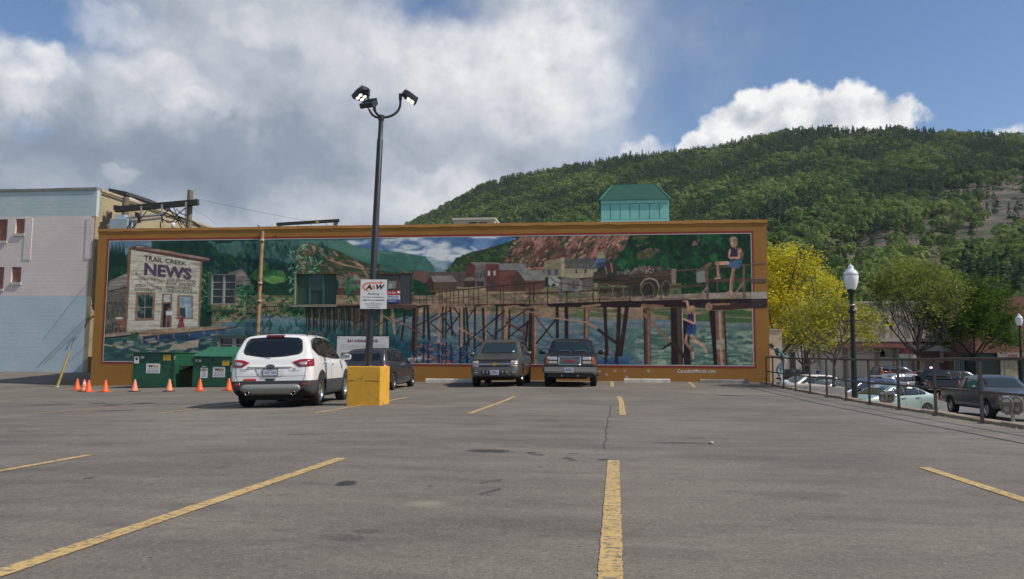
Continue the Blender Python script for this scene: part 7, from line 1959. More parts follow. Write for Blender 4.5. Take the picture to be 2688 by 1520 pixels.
 patch_obj(sh, 'grille', ngon_round([(gr[0], gr[2]), (gr[1], gr[2]), (gr[1], gr[3]), (gr[0], gr[3])], .03), 'f', .006, M_TRIM, t, .08)
 mirror_obj(t, mz[0], mz[1], mz[2], paint, .2 if kind != 'pickup' else .24, .14 if kind != 'pickup' else .2, hi)
 if hi:
  h, _, _, _ = sh.bvh.ray_cast(Vector((-5, 0, .82)), Vector((1, 0, 0))); plate(t, h.x - .02, 0, .82, 'b')
 wheels(S, t, 'five' if kind != 'sedan' else 'cap', rimmat)
 zb = S['bot'][2][1]
 MB().box(S['axles'][0] - .4, S['axles'][1] + .3, -.55, .55, zb - .04, zb + .12).build('underbody', M_UNDER, t)
 if kind == 'pickup':
  MB().box(-3.02, -2.86, -.92, .92, .55, .72).build('rear_bumper', mat('dull_chrome', (.40, .385, .36), .28, metal=.9), t, bevel=.02)
  MB().box(2.84, 3.0, -.92, .92, .52, .72).build('front_bumper', mat('dull_chrome', (.40, .385, .36), .28, metal=.9), t, bevel=.03)
 return t, sh
dk, dsh = gen_car('hatch', 'grey_hatchback', 'dark grey hatchback parked nose to the mural behind the yellow block', car_paint('dark_grey_car_paint', (.055, .056, .06), .4, .34), rimmat=mat('dark_alloy', (.2, .2, .21), .3, metal=.8))
c0 = at_depth(955, 950, 26.8)
dk.scale = (1, 1, .955)
place(dk, c0[0] + .02, c0[1] + 2.14, 90)
for s in (1, -1):   # tail lamps with bright clear centres
 patch_obj(dsh, 'lamp_lens', ngon_round([(s * .68, .93), (s * .78, .92), (s * .78, .84), (s * .70, .83)][::s], .015), 'b', .016, M_CLRL, dk, .05)
# ---- the row parked at an angle against the retaining wall, and the street
paints = dict(green=car_paint('pale_green_car_paint', (.36, .46, .41), .35, .32), white=car_paint('cream_white_car_paint', (.78, .74, .66), .05, .3), blue=car_paint('dark_blue_car_paint', (.030, .050, .115), .35, .3), grey=car_paint('gunmetal_car_paint', (.10, .102, .105), .45, .34),
    silver=car_paint('silver_car_paint', (.42, .43, .45), .6, .32), red=car_paint('red_car_paint', (.30, .015, .02), .2, .3), black=car_paint('street_black_paint', (.014, .015, .02), .25, .28), navy=car_paint('navy_car_paint', (.02, .03, .055), .3, .3), olive=car_paint('grey_green_car_paint', (.20, .22, .19), .4, .34))
def street_car(kind, name, label, paint, u, depth, heading, lev=1, hi=False, z=None):
 t, sh = gen_car(kind, name, label, paints[paint], lev, hi)
 P = at_depth(u, 950, depth)
 t.location = (P[0], P[1], (street_z(P[1]) if z is None else z)); t.rotation_euler = (0, 0, R_(heading))
 return t
street_car('sedan', 'green_sedan', 'pale metallic green sedan angle parked below the railing in front of the truck', 'green', 2326, 33.5, 206, 2, True)
street_car('hatch', 'blue_hatchback', 'dark blue hatchback parked below the railing behind the tall street lamp', 'blue', 2248, 38.5, 208, 2, True)
street_car('sedan', 'grey_green_sedan', 'low grey-green car hidden mostly below the lot edge beside the leaning tree trunk', 'olive', 2178, 42.5, 208, 1, False)
street_car('hatch', 'white_hatchback', 'cream white hatchback parked below the railing nearest the standing man', 'white', 2110, 47.5, 206, 2, True)
street_car('pickup', 'grey_pickup', 'gunmetal grey pickup truck on the street at the right behind the railing', 'grey', 2594, 34.4, -91, 2, True)
# ================================================================== furniture of the lot
# ---- yellow concrete block that carries the lamp pole
def lamp_post():
 d0 = 18.3
 FL = at_depth(908.6, 1064, d0); Y0 = FL[1]
 x0, x1 = FL[0], on_y(997, 1064, Y0)[0]
 zg = float(lot_z(x0, Y0)); zt = on_y(950, 961.5, Y0)[2]
 w = x1 - x0
 t = thing('yellow_block', 'chipped yellow concrete block at the foot of the lamp pole', 'concrete block', ((x0 + x1) / 2, Y0 + w / 2, zg))
 hb = zt - zg
 M_Y = mat('yellow_block_paint', (.68, .36, .035), .7, var=.14, vscale=2.5, bump=.3, bscale=22, dirt=((.42, .22, .05), 3.2, .57, .72))
 MB().box(-w / 2, w / 2, -w / 2, w / 2, -.05, hb).build('block', M_Y, t, bevel=.022)
 M_CR = mat('rust_crack', (.12, .06, .02), .9)
 def crack(pts, wd, face='f'):
  mb = MB(); vs = []
  for (a, z) in pts:
   for s in (-1, 1):
    vs.append((a, -w / 2 - .002, z + s * wd) if face == 'f' else (w / 2 + .002, a, z + s * wd))
  mb.add(vs, [(2 * i, 2 * i + 1, 2 * i + 3, 2 * i + 2) for i in range(len(pts) - 1)]); mb.build('crack', M_CR, t)
 crack([(-.37, hb * .655), (-.30, hb * .645), (-.22, hb * .632)], .006); crack([(.04, hb * .62), (.14, hb * .633), (.36, hb * .62)], .007); crack([(-.36, hb * .80), (-.345, hb * .78)], .012); crack([(-.38, hb * .60), (-.2, hb * .635)], .003)
 # ---- pole
 cx, cy = (x0 + x1) / 2, Y0 + w / 2
 base = Vector((cx - .02, cy, zt - .01))
 top = Vector(on_y(1001, 303, cy))
 p = thing('parking_lot_lamp', 'tall black lamp pole with three floodlights standing on the yellow block', 'lamp post', base)
 M_BL = mat('black_pole_paint', (.022, .023, .026), .42, var=.15)
 T = top - base
 MB().tube([(0, 0, 0), T * .90, T * .905, T], [.088, .075, .06, .058], 18).build('pole', M_BL, p)
 MB().lathe([(.15, 0), (.15, .03), (.10, .035)], 16).build('base_plate', M_BL, p)
 ax = T.normalized()
 c = T * .992
 S = .00898
 def arm(pts, r=.03): return MB().tube(pts, r, 10).build('arm', M_BL, p)
 def curve(dirv, reach, rise, n=9):
  out = []
  for k in range(n):
   a = math.pi / 2 * k / (n - 1)
   out.append(c + dirv * reach * math.sin(a) + Vector((0, 0, rise * (1 - math.cos(a)))))
  return out
 R1, R2, R3 = Vector((1, .12, 0)).normalized(), Vector((-.62, -.75, 0)).normalized(), Vector((-.35, .92, 0)).normalized()
 R1 = Vector((.94, .34, 0)).normalized(); R2 = Vector((-.88, .46, 0)).normalized(); R3 = Vector((-.22, -.97, 0)).normalized()
 specs = ((R1, .46, .38, .20), (R2, .46, .48, .26), (R3, .34, .10, .07))
 MB().tube([c - ax * .07, c + ax * .05], .075, 14).build('hub', M_BL, p)
 M_HEAD = mat('floodlight_housing', (.028, .034, .038), .45, var=.1)
 M_LED = mat('lit_led', (.9, .9, .85), .3, emit=(1.0, .97, .88, 1.3))
 for (D, reach, rise, ext) in specs:
  pts = curve(D, reach, rise)
  pts.append(pts[-1] + Vector((0, 0, ext)))
  arm(pts)
  e = pts[-1]
  side = D.cross(Vector((0, 0, 1)))
  MB().tube([e - Vector((0, 0, .10)), e + Vector((0, 0, .06))], .042, 10).build('knuckle', M_BL, p)
  M = Matrix.Translation(e + D * .06 + Vector((0, 0, .10))) @ Matrix(((D.x, -D.y, 0, 0), (D.y, D.x, 0, 0), (0, 0, 1, 0), (0, 0, 0, 1))) @ Matrix.Rotation(R_(31), 4, 'Y') @ Matrix.Scale(1.12, 4)
  out = [(.36, -.155), (.36, .155)] + [(.16 + .0 - .17 * math.sin(a), .165 * math.cos(a)) for a in [math.pi * k / 10 for k in range(11)]]
  mb = MB(); mb.prism([(q[0], q[1]) for q in out], -.055, .05, 'z', M=M)
  h = mb.build('lamp_head', M_HEAD, p, bevel=.012)
  for k in range(5): MB().box(.02 + k * .045, .035 + k * .045, -.12, .12, .05, .075, M=M).build('cooling_fin', M_HEAD, h)
  MB().box(.14, .345, -.14, .14, -.064, -.056, M=M).build('lens_panel', mat('dark_lens_panel', (.10, .08, .08), .3), h)
  for a in (.19, .285):
   for b in (-.065, .065):
    MB().lathe([(0, -.075), (.042, -.075), (.046, -.065)], 14, M=M @ Matrix.Translation((a, b, 0))).build('led', M_LED, h)
 # ---- restaurant sign on the pole
 zs0, zs1 = on_y(980, 811, cy - .12)[2], on_y(980, 734, cy - .12)[2]
 xs0, xs1 = on_y(947, 772, cy - .12)[0], on_y(1014.5, 772, cy - .12)[0]
 mx, mz = (xs0 + xs1) / 2, (zs0 + zs1) / 2
 s = thing('parking_sign', 'white restaurant parking sign with an orange arrow logo on the lamp pole', 'sign', (mx, cy - .12, mz), (0, 0, R_(6)))
 W, H = (xs1 - xs0), (zs1 - zs0)
 MB().box(-W / 2, W / 2, -.006, .006, -H / 2, H / 2).build('board', M_WHITE, s, bevel=.003)
 MB().box(-.05, .05, .007, .05, H * .1, H * .2).build('bracket', M_BL, s); MB().box(-.05, .05, .007, .05, -H * .3, -H * .2).build('bracket', M_BL, s)
 y = -.0075
 tx = lambda b, cx_, cz, w_, h_, m_, bold=0, sh=0: text_on(b, cx_ * W, cz * H, w_ * W, h_ * H, y, m_, s, bold, 'lettering', sh)
 tx('A', -.165, .245, .25, .18, M_TEXTK, .06, .18); tx('&', .0, .24, .14, .15, M_ORANGEP, .045, .12); tx('W', .23, .245, .34, .18, M_TEXTK, .06, .18)
 def ring(pts_o, pts_i, m_, yy=-.0072):
  mb = MB(); n = len(pts_o)
  mb.add([(a * W, yy, b * H) for a, b in pts_o] + [(a * W, yy, b * H) for a, b in pts_i], [(i, i + 1, n + i + 1, n + i) for i in range(n - 1)]); mb.build('logo_arrow', m_, s)
 A = [R_(200) - k * R_(118) / 16 for k in range(17)]
 A = [R_(250) - k * (R_(250) - R_(62)) / 22 for k in range(23)]
 ring([(-.08 + .36 * math.cos(a), .25 + .165 * math.sin(a)) for a in A], [(-.06 + .30 * math.cos(a), .245 + (.135 - .02 * (k / 22)) * math.sin(a)) for k, a in enumerate(A)], M_ORANGEP)
 ring([(.07, .40), (.26, .415)], [(.07, .365), (.26, .375)], M_ORANGEP)
 mb = MB(); mb.add([(.24 * W, y, .45 * H), (.37 * W, y, .39 * H), (.24 * W, y, .345 * H)], [(0, 2, 1)]); mb.build('logo_arrow', M_ORANGEP, s)
 ring([(-.20, .112), (-.05, .098), (.12, .10)], [(-.20, .122), (-.05, .108), (.12, .102)], M_ORANGEP)
 tx('Parking', 0, .005, .42, .085, M_TEXTK, .015)
 tx('For your convenience', 0, -.10, .80, .06, M_TEXTK, .02); tx('while in our restaurant', 0, -.195, .84, .06, M_TEXTK, .02)
 MB().lathe([(.012, 0), (0, .001)], 8, M=Matrix.Translation((0, y, -.265 * H)) @ Matrix.Rotation(R_(90), 4, 'X')).build('dot', M_TEXTK, s)
 tx('UNAUTHORIZED VEHICLES', 0, -.325, .66, .04, M_TEXTK); tx('WILL BE TOWED AT', 0, -.385, .48, .038, M_TEXTK); tx("OWNER'S EXPENSE", 0, -.445, .5, .038, M_TEXTK)
 for q in (.47, -.47): MB().lathe([(.009, 0), (0, .004)], 8, M=Matrix.Translation((0, y, q * H)) @ Matrix.Rotation(R_(90), 4, 'X')).build('bolt', M_TEXTK, s)
 return t
lamp_post()
# ---- rubbish containers
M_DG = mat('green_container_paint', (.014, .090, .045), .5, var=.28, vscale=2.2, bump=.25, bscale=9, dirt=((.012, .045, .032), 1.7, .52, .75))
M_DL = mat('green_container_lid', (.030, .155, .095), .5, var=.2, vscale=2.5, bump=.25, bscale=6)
M_DI = mat('container_inside', (.006, .008, .007), .9)
def sticker(par, cx, cz, w, h, y, kind):
 if kind == 'wm':
  o = MB().box(cx - w / 2, cx + w / 2, y - .004, y, cz - h / 2, cz + h / 2).build('company_sign', M_WHITE, par)
  text_on('W', cx - w * .18, cz + h * .22, w * .40, h * .28, y - .006, M_TEXTK, o, .07); text_on('M', cx + w * .20, cz + h * .22, w * .36, h * .28, y - .006, mat('gold_print', (.62, .40, .06), .5), o, .07)
  text_on('www.wm.com', cx, cz - .02 * h, w * .80, h * .07, y - .006, M_TEXTK, o)
  text_on('250-362-2222', cx, cz - .19 * h, w * .80, h * .13, y - .006, M_TEXTK, o, .01); text_on('800-667-1944', cx, cz - .36 * h, w * .80, h * .13, y - .006, M_TEXTK, o, .01)
 elif kind == 'yellow':
  o = MB().box(cx - w / 2, cx + w / 2, y - .004, y, cz - h / 2, cz + h / 2).build('warning_sticker', M_YELP, par)
  text_on('CAUTION', cx, cz + h * .28, w * .8, h * .22, y - .006, mat('brown_print', (.28, .13, .02), .6), o, .02); text_on('DO NOT PLAY', cx, cz - h * .08, w * .85, h * .12, y - .006, M_TEXTK, o); text_on('ON OR AROUND', cx, cz - h * .30, w * .85, h * .12, y - .006, M_TEXTK, o)
 elif kind == 'white':
  o = MB().box(cx - w / 2, cx + w / 2, y - .004, y, cz - h / 2, cz + h / 2).build('notice_sticker', M_WHITE, par)
  MB().lathe([(w * .26, 0), (0, .002)], 12, M=Matrix.Translation((cx, y - .006, cz + h * .15)) @ Matrix.Rotation(R_(90), 4, 'X')).build('symbol', M_TEXTK, o)
  MB().box(cx - w * .4, cx + w * .4, y - .006, y - .004, cz - h * .30, cz - h * .27).build('print', M_TEXTK, o)
 else:
  o = MB().box(cx - w / 2, cx + w / 2, y - .003, y, cz - h / 2, cz + h / 2).build('small_sticker', mat('faded_sticker', (.40, .42, .37), .7, var=.2), par)
def dumpsters():
 Y0 = 31.25
 a, b = on_y(346.5, 1024, Y0), on_y(457, 1024, Y0)
 zg = float(lot_z((a[0] + b[0]) / 2, Y0)); zt = on_y(400, 927, Y0)[2]
 W = b[0] - a[0]; H = zt - zg; D = 1.75
 t = thing('flat_lid_dumpster', 'green rubbish container with a flat lid nearest the left end of the mural', 'dumpster', ((a[0] + b[0]) / 2, Y0, zg))
 mb = MB(); tk = .03
 mb.box(-W / 2, W / 2, 0, tk, .06, H); mb.box(-W / 2, W / 2, D - tk, D, .06, H * 1.02); mb.box(-W / 2, -W / 2 + tk, tk, D - tk, .06, H); mb.box(W / 2 - tk, W / 2, tk, D - tk, .06, H); mb.box(-W / 2, W / 2, 0, D, .03, .06)
 mb.build('body', M_DG, t)
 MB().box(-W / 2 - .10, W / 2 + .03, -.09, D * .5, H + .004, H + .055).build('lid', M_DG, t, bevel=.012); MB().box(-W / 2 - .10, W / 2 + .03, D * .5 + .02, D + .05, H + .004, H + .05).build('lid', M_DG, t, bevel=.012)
 for x in (-W / 2 - .004, W / 2 - .06): MB().box(x, x + .07, -.03, -.002, .06, H - .02).build('corner_post', M_DG, t)
 MB().box(-W / 2, W / 2, -.035, -.002, H - .10, H - .02).build('rim', M_DG, t)
 MB().box(W / 2 + .002, W / 2 + .09, .3, 1.4, H * .52, H * .66).build('fork_pocket', M_DG, t); MB().box(W / 2 + .09, W / 2 + .095, .34, 1.36, H * .54, H * .64).build('fork_slot', M_DI, t)
 for x in (-.5, .5): MB().box(x * W - .1, x * W + .1, .1, .3, 0, .03).build('foot', M_DI, t)
 sticker(t, -W * .02, H * .56, W * .33, H * .28, -.004, 'wm'); sticker(t, W * .31, H * .87, W * .18, H * .15, -.037, 'yellow'); sticker(t, -W * .415, H * .80, W * .12, H * .20, -.032, 'white'); sticker(t, -W * .275, H * .875, W * .09, H * .08, -.037, 'x'); sticker(t, W / 2 - .025, H * .87, .055, H * .12, -.032, 'x')
 a, b = on_y(504, 1022, Y0), on_y(607, 1022, Y0)
 zg = float(lot_z((a[0] + b[0]) / 2, Y0)); zt = on_y(550, 937, Y0)[2]
 W = b[0] - a[0]; H = zt - zg; D = 1.6
 t2 = thing('slope_lid_dumpster', 'green rubbish container with a raised sloping lid beside the white car', 'dumpster', ((a[0] + b[0]) / 2, Y0, zg))
 zr = on_y(600, 912.5, Y0 + D)[2] - zg
 mb = MB()
 mb.box(-W / 2, W / 2, 0, tk, .06, H); mb.box(-W / 2, W / 2, D - tk, D, .06, zr - .05); mb.box(-W / 2, W / 2, 0, D, .03, .06)
 for x in (-W / 2, W / 2 - tk): mb.prism([(tk, .06), (D - tk, .06), (D - tk, zr - .05), (tk, H)], x, x + tk, 'x')
 mb.build('body', M_DG, t2)
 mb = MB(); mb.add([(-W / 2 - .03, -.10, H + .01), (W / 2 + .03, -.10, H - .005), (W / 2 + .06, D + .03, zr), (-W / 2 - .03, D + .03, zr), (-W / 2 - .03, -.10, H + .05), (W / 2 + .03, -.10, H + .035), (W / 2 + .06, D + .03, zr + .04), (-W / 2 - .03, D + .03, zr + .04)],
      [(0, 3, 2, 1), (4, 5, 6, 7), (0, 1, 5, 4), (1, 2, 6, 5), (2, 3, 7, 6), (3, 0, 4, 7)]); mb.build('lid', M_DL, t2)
 MB().box(-W / 2 - .06, W / 2, -.05, -.002, H * .80, H * .96).build('rim', M_DG, t2)
 MB().bar((-.0, -.07, H * .86), (.07, -.10, H * .99), .03).build('latch', M_TRIM, t2)
 MB().box(W / 2 + .002, W / 2 + .09, .3, 1.35, H * .55, H * .72).build('fork_pocket', M_DG, t2); MB().box(-W / 2 - .09, -W / 2 - .002, .3, 1.35, H * .55, H * .72).build('fork_pocket', M_DG, t2)
 MB().box(W / 2 - .065, W / 2 + .004, -.03, -.002, .06, H * .79).build('corner_post', M_DG, t2)
 MB().box(W / 2 - .05, W / 2, -.034, -.031, H * .5, H * .72).build('chipped_paint', mat('chipped_paint', (.34, .33, .24), .8, var=.4, vscale=9), t2)
 sticker(t2, W * .17, H * .50, W * .31, H * .34, -.004, 'wm'); sticker(t2, W * .35, H * .80, W * .18, H * .16, -.054, 'yellow'); sticker(t2, -W * .31, H * .87, W * .07, H * .08, -.053, 'x'); sticker(t2, -W * .40, H * .88, W * .05, H * .08, -.053, 'x')
 o = MB().prism([(-.5, -.5), (.5, -.5), (.5, .28), (.18, .5), (-.18, .5), (-.5, .28)], -.004, 0, 'y', M=Matrix.Translation((-W * .21, -.002, H * .50)) @ Matrix.Diagonal((W * .185, 1, H * .40, 1))).build('bag_sign', M_WHITE, t2)
 text_on('WM', -W * .21, H * .645, W * .11, H * .06, -.008, M_TEXTK, o, .06); MB().box(-W * .295, -W * .125, -.010, -.006, H * .54, H * .60).build('brown_band', mat('brown_print', (.28, .13, .02), .6), o); text_on('RECYCLE', -W * .21, H * .57, W * .14, H * .035, -.012, M_WHITEP, o, .02)
 for k in range(4): MB().box(-W * .26, -W * .16, -.010, -.006, H * (.50 - k * .05), H * (.51 - k * .05)).build('print', M_TEXTK, o)
dumpsters()
# ---- traffic cones
def cones():
 M_O = mat('orange_cone', (.85, .13, .025), .45, var=.08); M_OF = mat('faded_cone', (.80, .26, .16), .6, var=.15); M_OP = mat('pale_cone', (.82, .30, .14), .55, var=.15); M_B = mat('cone_base_rubber', (.035, .03, .03), .8); M_OB = mat('orange_cone_base', (.70, .12, .03), .5, var=.1)
 def cone(m, mb_, band=False):
  t = thing('traffic_cone', '', 'traffic cone', group='traffic cones in front of the containers')
  mb = MB(); mb.lathe([(.135, .03), (.125, .05), (.036, .43), (.030, .455), (.018, .46), (.018, .44)], 22); mb.build('cone', m, t)
  mb = MB(); mb.box(-.175, .175, -.175, .175, 0, .03); mb.build('base', mb_, t, bevel=.01)
  if band:
   MB().lathe([(.100, .15), (.094, .19)], 22, cap=False).build('dark_band', M_TEXTK, t); MB().lathe([(.0675, .31), (.060, .345)], 22, cap=False).build('pale_band', M_WHITE, t)
  return t
 A, B, C, Dd = cone(M_O, M_OB), cone(M_OF, M_B, True), cone(M_OF, M_B), cone(M_OP, M_B)
 lab = [(202, 1024, A, 'bright orange traffic cone, leftmost, standing beside two others'), (220, 1027.5, B, 'banded pinkish traffic cone squeezed between two bright orange cones'), (232, 1029, A, 'bright orange traffic cone, rightmost in the cluster of three'), (276, 1029, A, 'orange traffic cone alone before the orange wall left of the containers'),
   (353, 1028, C, 'faded pink traffic cone at the left corner of the flat-lidded container'), (444, 1027.5, Dd, 'pale orange traffic cone at the right end of the flat-lidded container'), (524, 1026.5, A, 'orange traffic cone under the stickers of the slope-lidded container'), (600, 1025.5, A, 'orange traffic cone, rightmost, closest to the white car')]
 used = set()
 r = random.Random(2)
 for (u, v, src, lb) in lab:
  o = src if id(src) not in used else copy_tree(src)
  used.add(id(src))
  P = gpt(u, v)
  k = 29.0 / float((np.asarray(P) - CAM) @ CF)
  o.location = (P[0], P[1], float(lot_z(P[0], P[1])) + .002); o.rotation_euler = (0, 0, r.uniform(-.4, .4))
  o['label'] = lb
cones()
# ---- concrete wheel stops
def stops():
 M_S = mat('wheel_stop_concrete', (.58, .53, .45), .9, var=.2, vscale=3, bump=.3, bscale=25); M_S2 = mat('dirty_wheel_stop', (.24, .225, .20), .9, var=.3, vscale=3, bump=.3, bscale=25)
 for (u0, u1, v, lb, m) in ((1118, 1240, 1003, 'pale concrete wheel stop between the grey hatchback and pewter SUV', M_S), (1638, 1759, 1003, 'pale concrete wheel stop to the right of the black SUV', M_S), (1837, 1966, 1007, 'dark weathered wheel stop nearest the right corner of the mural', M_S2)):
  Y = 33.0
  a, b = on_y(u0, v, Y), on_y(u1, v, Y)
  xm = (a[0] + b[0]) / 2; L_ = b[0] - a[0]
  zg = float(lot_z(xm, Y))
  t = thing('wheel_stop', lb, 'wheel stop', (xm, Y, zg), group='concrete wheel stops along the wall')
  mb = MB(); n = 12; vs = []; fs = []
  prof = [(-.095, 0), (-.085, .12), (-.06, .165), (.06, .165), (.085, .12), (.095, 0)]
  for i in range(n + 1):
   x = -L_ / 2 + L_ * i / n
   for (y, z) in prof: vs.append((x, y + .004 * math.sin(i * 2.1), z + (.004 * math.sin(i * 1.3) if z else -.02)))
  k = len(prof)
  for i in range(n):
   for j in range(k - 1): fs.append((i * k + j, (i + 1) * k + j, (i + 1) * k + j + 1, i * k + j + 1))
  fs += [tuple(range(k)), tuple(range(n * k + k - 1, n * k - 1, -1))]
  mb.add(vs, fs); mb.build('stop', m, t)
  for x in (-.3, .3): MB().lathe([(.018, .163), (.018, .171), (0, .172)], 8, M=Matrix.Translation((x * L_, 0, 0))).build('steel_pin', M_GALV, t)
stops()
# ---- information board on the wall
def info_board():
 Y = WY - .18
 x0, x1, z0, z1 = on_y(885, 884, Y)[0], on_y(1021, 884, Y)[0], on_y(950, 968, Y)[2], on_y(950, 883, Y)[2]
 t = thing('information_board', 'white history board with a dark red heading behind the grey hatchback', 'sign', ((x0 + x1) / 2, Y, (z0 + z1) / 2))
 W, H = x1 - x0, z1 - z0
 MB().box(-W / 2, W / 2, 0, .04, -H / 2, H / 2).build('board', mat('cream_board', (.72, .70, .64), .5, var=.05), t)
 MB().box(-W / 2 - .05, W / 2 + .05, .005, .05, H / 2, H / 2 + .05).build('frame', M_TRIM, t)
 for s in (1, -1): MB().box(min(s * W / 2, s * (W / 2 + .05)), max(s * W / 2, s * (W / 2 + .05)), .005, .05, -H / 2, H / 2).build('frame', M_TRIM, t)
 for s in (1, -1): MB().box(s * W * .35 - .04, s * W * .35 + .04, .05, .16, -H / 2 - .5, H / 2).build('leg', M_TRIM, t)
 text_on('BAY AVENUE BRIDGE', 0, H * .36, W * .58, H * .09, -.004, mat('dark_red_print', (.20, .02, .02), .6), t, .03)
 for k in range(4): MB().box(-W * .43, W * .43, -.003, 0, H * (.235 - k * .045), H * (.242 - k * .045)).build('text_line', mat('grey_print', (.34, .33, .32), .7), t)
 for (c, w) in ((-.30, .24), (.02, .24), (.32, .2)): MB().box((c - w / 2) * W, (c + w / 2) * W, -.003, 0, -H * .32, H * .0).build('old_photo', mat('sepia_photo', (.26, .23, .20), .7, var=.5, vscale=6), t)
 for sx in (1, -1):
  for sz in (1, -1): MB().box(sx * W * .475 - .02, sx * W * .475 + .02, -.004, 0, sz * H * .46 - .02, sz * H * .46 + .02).build('corner_ornament', mat('dark_red_print', (.20, .02, .02), .6), t)
 Y = WY - .03
 x0, x1, z0, z1 = on_y(1013, 763, Y)[0], on_y(1050.5, 763, Y)[0], on_y(1030, 795.5, Y)[2], on_y(1030, 762, Y)[2]
 s = thing('sale_sign', 'small red white and blue property sale sign beside the lamp pole sign', 'sign', ((x0 + x1) / 2, Y, (z0 + z1) / 2))
 W, H = x1 - x0, z1 - z0
 MB().box(-W / 2, W / 2, 0, .015, -H / 2, H / 2).build('board', M_WHITE, s)
 MB().box(-W / 2, W / 2, -.002, 0, H * .12, H / 2).build('red_panel', mat('sale_red', (.50, .035, .045), .5), s); MB().box(-W / 2, W / 2, -.002, 0, -H / 2, -H * .22).build('blue_panel', M_BLUEP, s)
 text_on('For Sale', -W * .08, H * .31, W * .55, H * .17, -.004, M_WHITEP, s, .02); text_on('HOMES & LAND', 0, H * .02, W * .8, H * .09, -.004, M_BLUEP, s, .03); text_on('250-368-5000', 0, -H * .12, W * .8, H * .08, -.004, M_BLUEP, s, .02); text_on('realty.com', -W * .05, -H * .35, W * .6, H * .12, -.004, M_WHITEP, s, .02)
 MB().lathe([(.06, 0), (0, .002)], 14, M=Matrix.Translation((W * .36, -.003, H * .31)) @ Matrix.Rotation(R_(90), 4, 'X')).build('round_logo', M_WHITE, s)
info_board()
# ---- leaning yellow guy-wire guard at the alley mouth
a = gpt(150, 1020); a = at_depth(150, 1016, 35.5); zg = float(lot_z(a[0], a[1]))
b = at_depth(183, 922, 36.3)
t = thing('guy_wire_guard', 'leaning worn yellow guard tube on a guy wire at the alley mouth', 'guy guard', (a[0], a[1], zg))
d = Vector(b) - Vector((a[0], a[1], zg))
MB().tube([(0, 0, 0), d * .5, d], [.06, .055, .05], 10).build('guard_tube', mat('worn_yellow_plastic', (.30, .22, .05), .6, var=.35, vscale=4), t)
MB().tube([d, d * 1.35], .010, 5).build('wire', M_WIRE, t)
MB().lathe([(.09, -.02), (.09, .03), (.06, .05)], 10).build('anchor', M_GALV, t)
# ---- service cables running down the pale building, and their fixings
t = thing('service_cables', 'slack black service cables at the corner of the pale building', 'cables', (0, 0, 0))
for pts in ([(246, 832), (238, 836), (228, 846), (222, 860)], [(246, 830), (236, 833), (226, 842)], [(244, 800), (239, 804)]):
 MB().tube([on_y(u, v, PY0 - .25) for u, v in pts], .025, 6, caps=False).build('cable', M_WIRE, t)
# ---- guard railing along the right edge of the lot
def railing():
 us = [2012, 2029, 2057, 2088, 2126, 2170, 2220, 2281, 2357.5, 2453.5, 2573.5, 2722, 2960]
 M_RL = mat('rusty_brown_rail', (.070, .052, .044), .6, metal=.1, var=.35, vscale=5, dirt=((.17, .10, .06), 6, .55, .7))
 t = thing('guard_railing', 'rusty brown pipe railing along the right edge of the parking lot', 'railing', (0, 0, 0))
 pts = []
 for u in us:
  P = on_x(u, 1000, RAIL_X)
  z = float(lot_z(RAIL_X, P[1]))
  pts.append((P[1], z))
 H = 1.07
 for k, (y, z) in enumerate(pts):
  mb = MB(); mb.bar((RAIL_X, y, z - .05), (RAIL_X, y, z + H), .046, .046, up=(0, 1, 0))
  mb.build('post', M_RL, t)
  if k: MB().box(RAIL_X - .06, RAIL_X + .06, y - .06, y + .06, z, z + .012).build('post_foot', M_RL, t)
 top = [(RAIL_X, y, z + H + .02) for y, z in pts]; mid = [(RAIL_X, y, z + H * .50) for y, z in pts]
 e = pts[-1]; top.append((RAIL_X, e[0] - 4, e[1] + H + .02)); mid.append((RAIL_X, e[0] - 4, e[1] + H * .5))
 MB().tube(top, .027, 10).build('top_rail', M_RL, t); MB().tube(mid, .022, 10).build('middle_rail', M_RL, t)
railing()
# ---- landing beyond the railing, where the man stands
t = thing('concrete_landing', 'concrete landing with steps beside the right corner of the mural building', 'steps')
MB().box(6.96, 8.9, 30.2, 35.5, -1.8, .12).build('landing', M_CONC, t, bevel=.015)
for k in range(6): MB().box(8.9 + k * .3, 9.2 + k * .3, 30.4, 33.0, -1.8, -.08 - k * .2).build('step', M_CONC, t)
a, b = on_y(2019, 868, 35.7), on_y(2053, 905, 35.7)
t = thing('stucco_pier', 'square beige stucco pier behind the standing man', 'pier')
MB().box(a[0], b[0], 35.7, 36.4, -1.7, a[2]).build('shaft', mat('beige_stucco', (.50, .45, .38), .9, var=.12, vscale=3, bump=.3, bscale=20), t)
MB().box(a[0] - .03, b[0] + .03, 35.66, 36.44, a[2] + .002, a[2] + .07).build('cap', M_CONC, t)
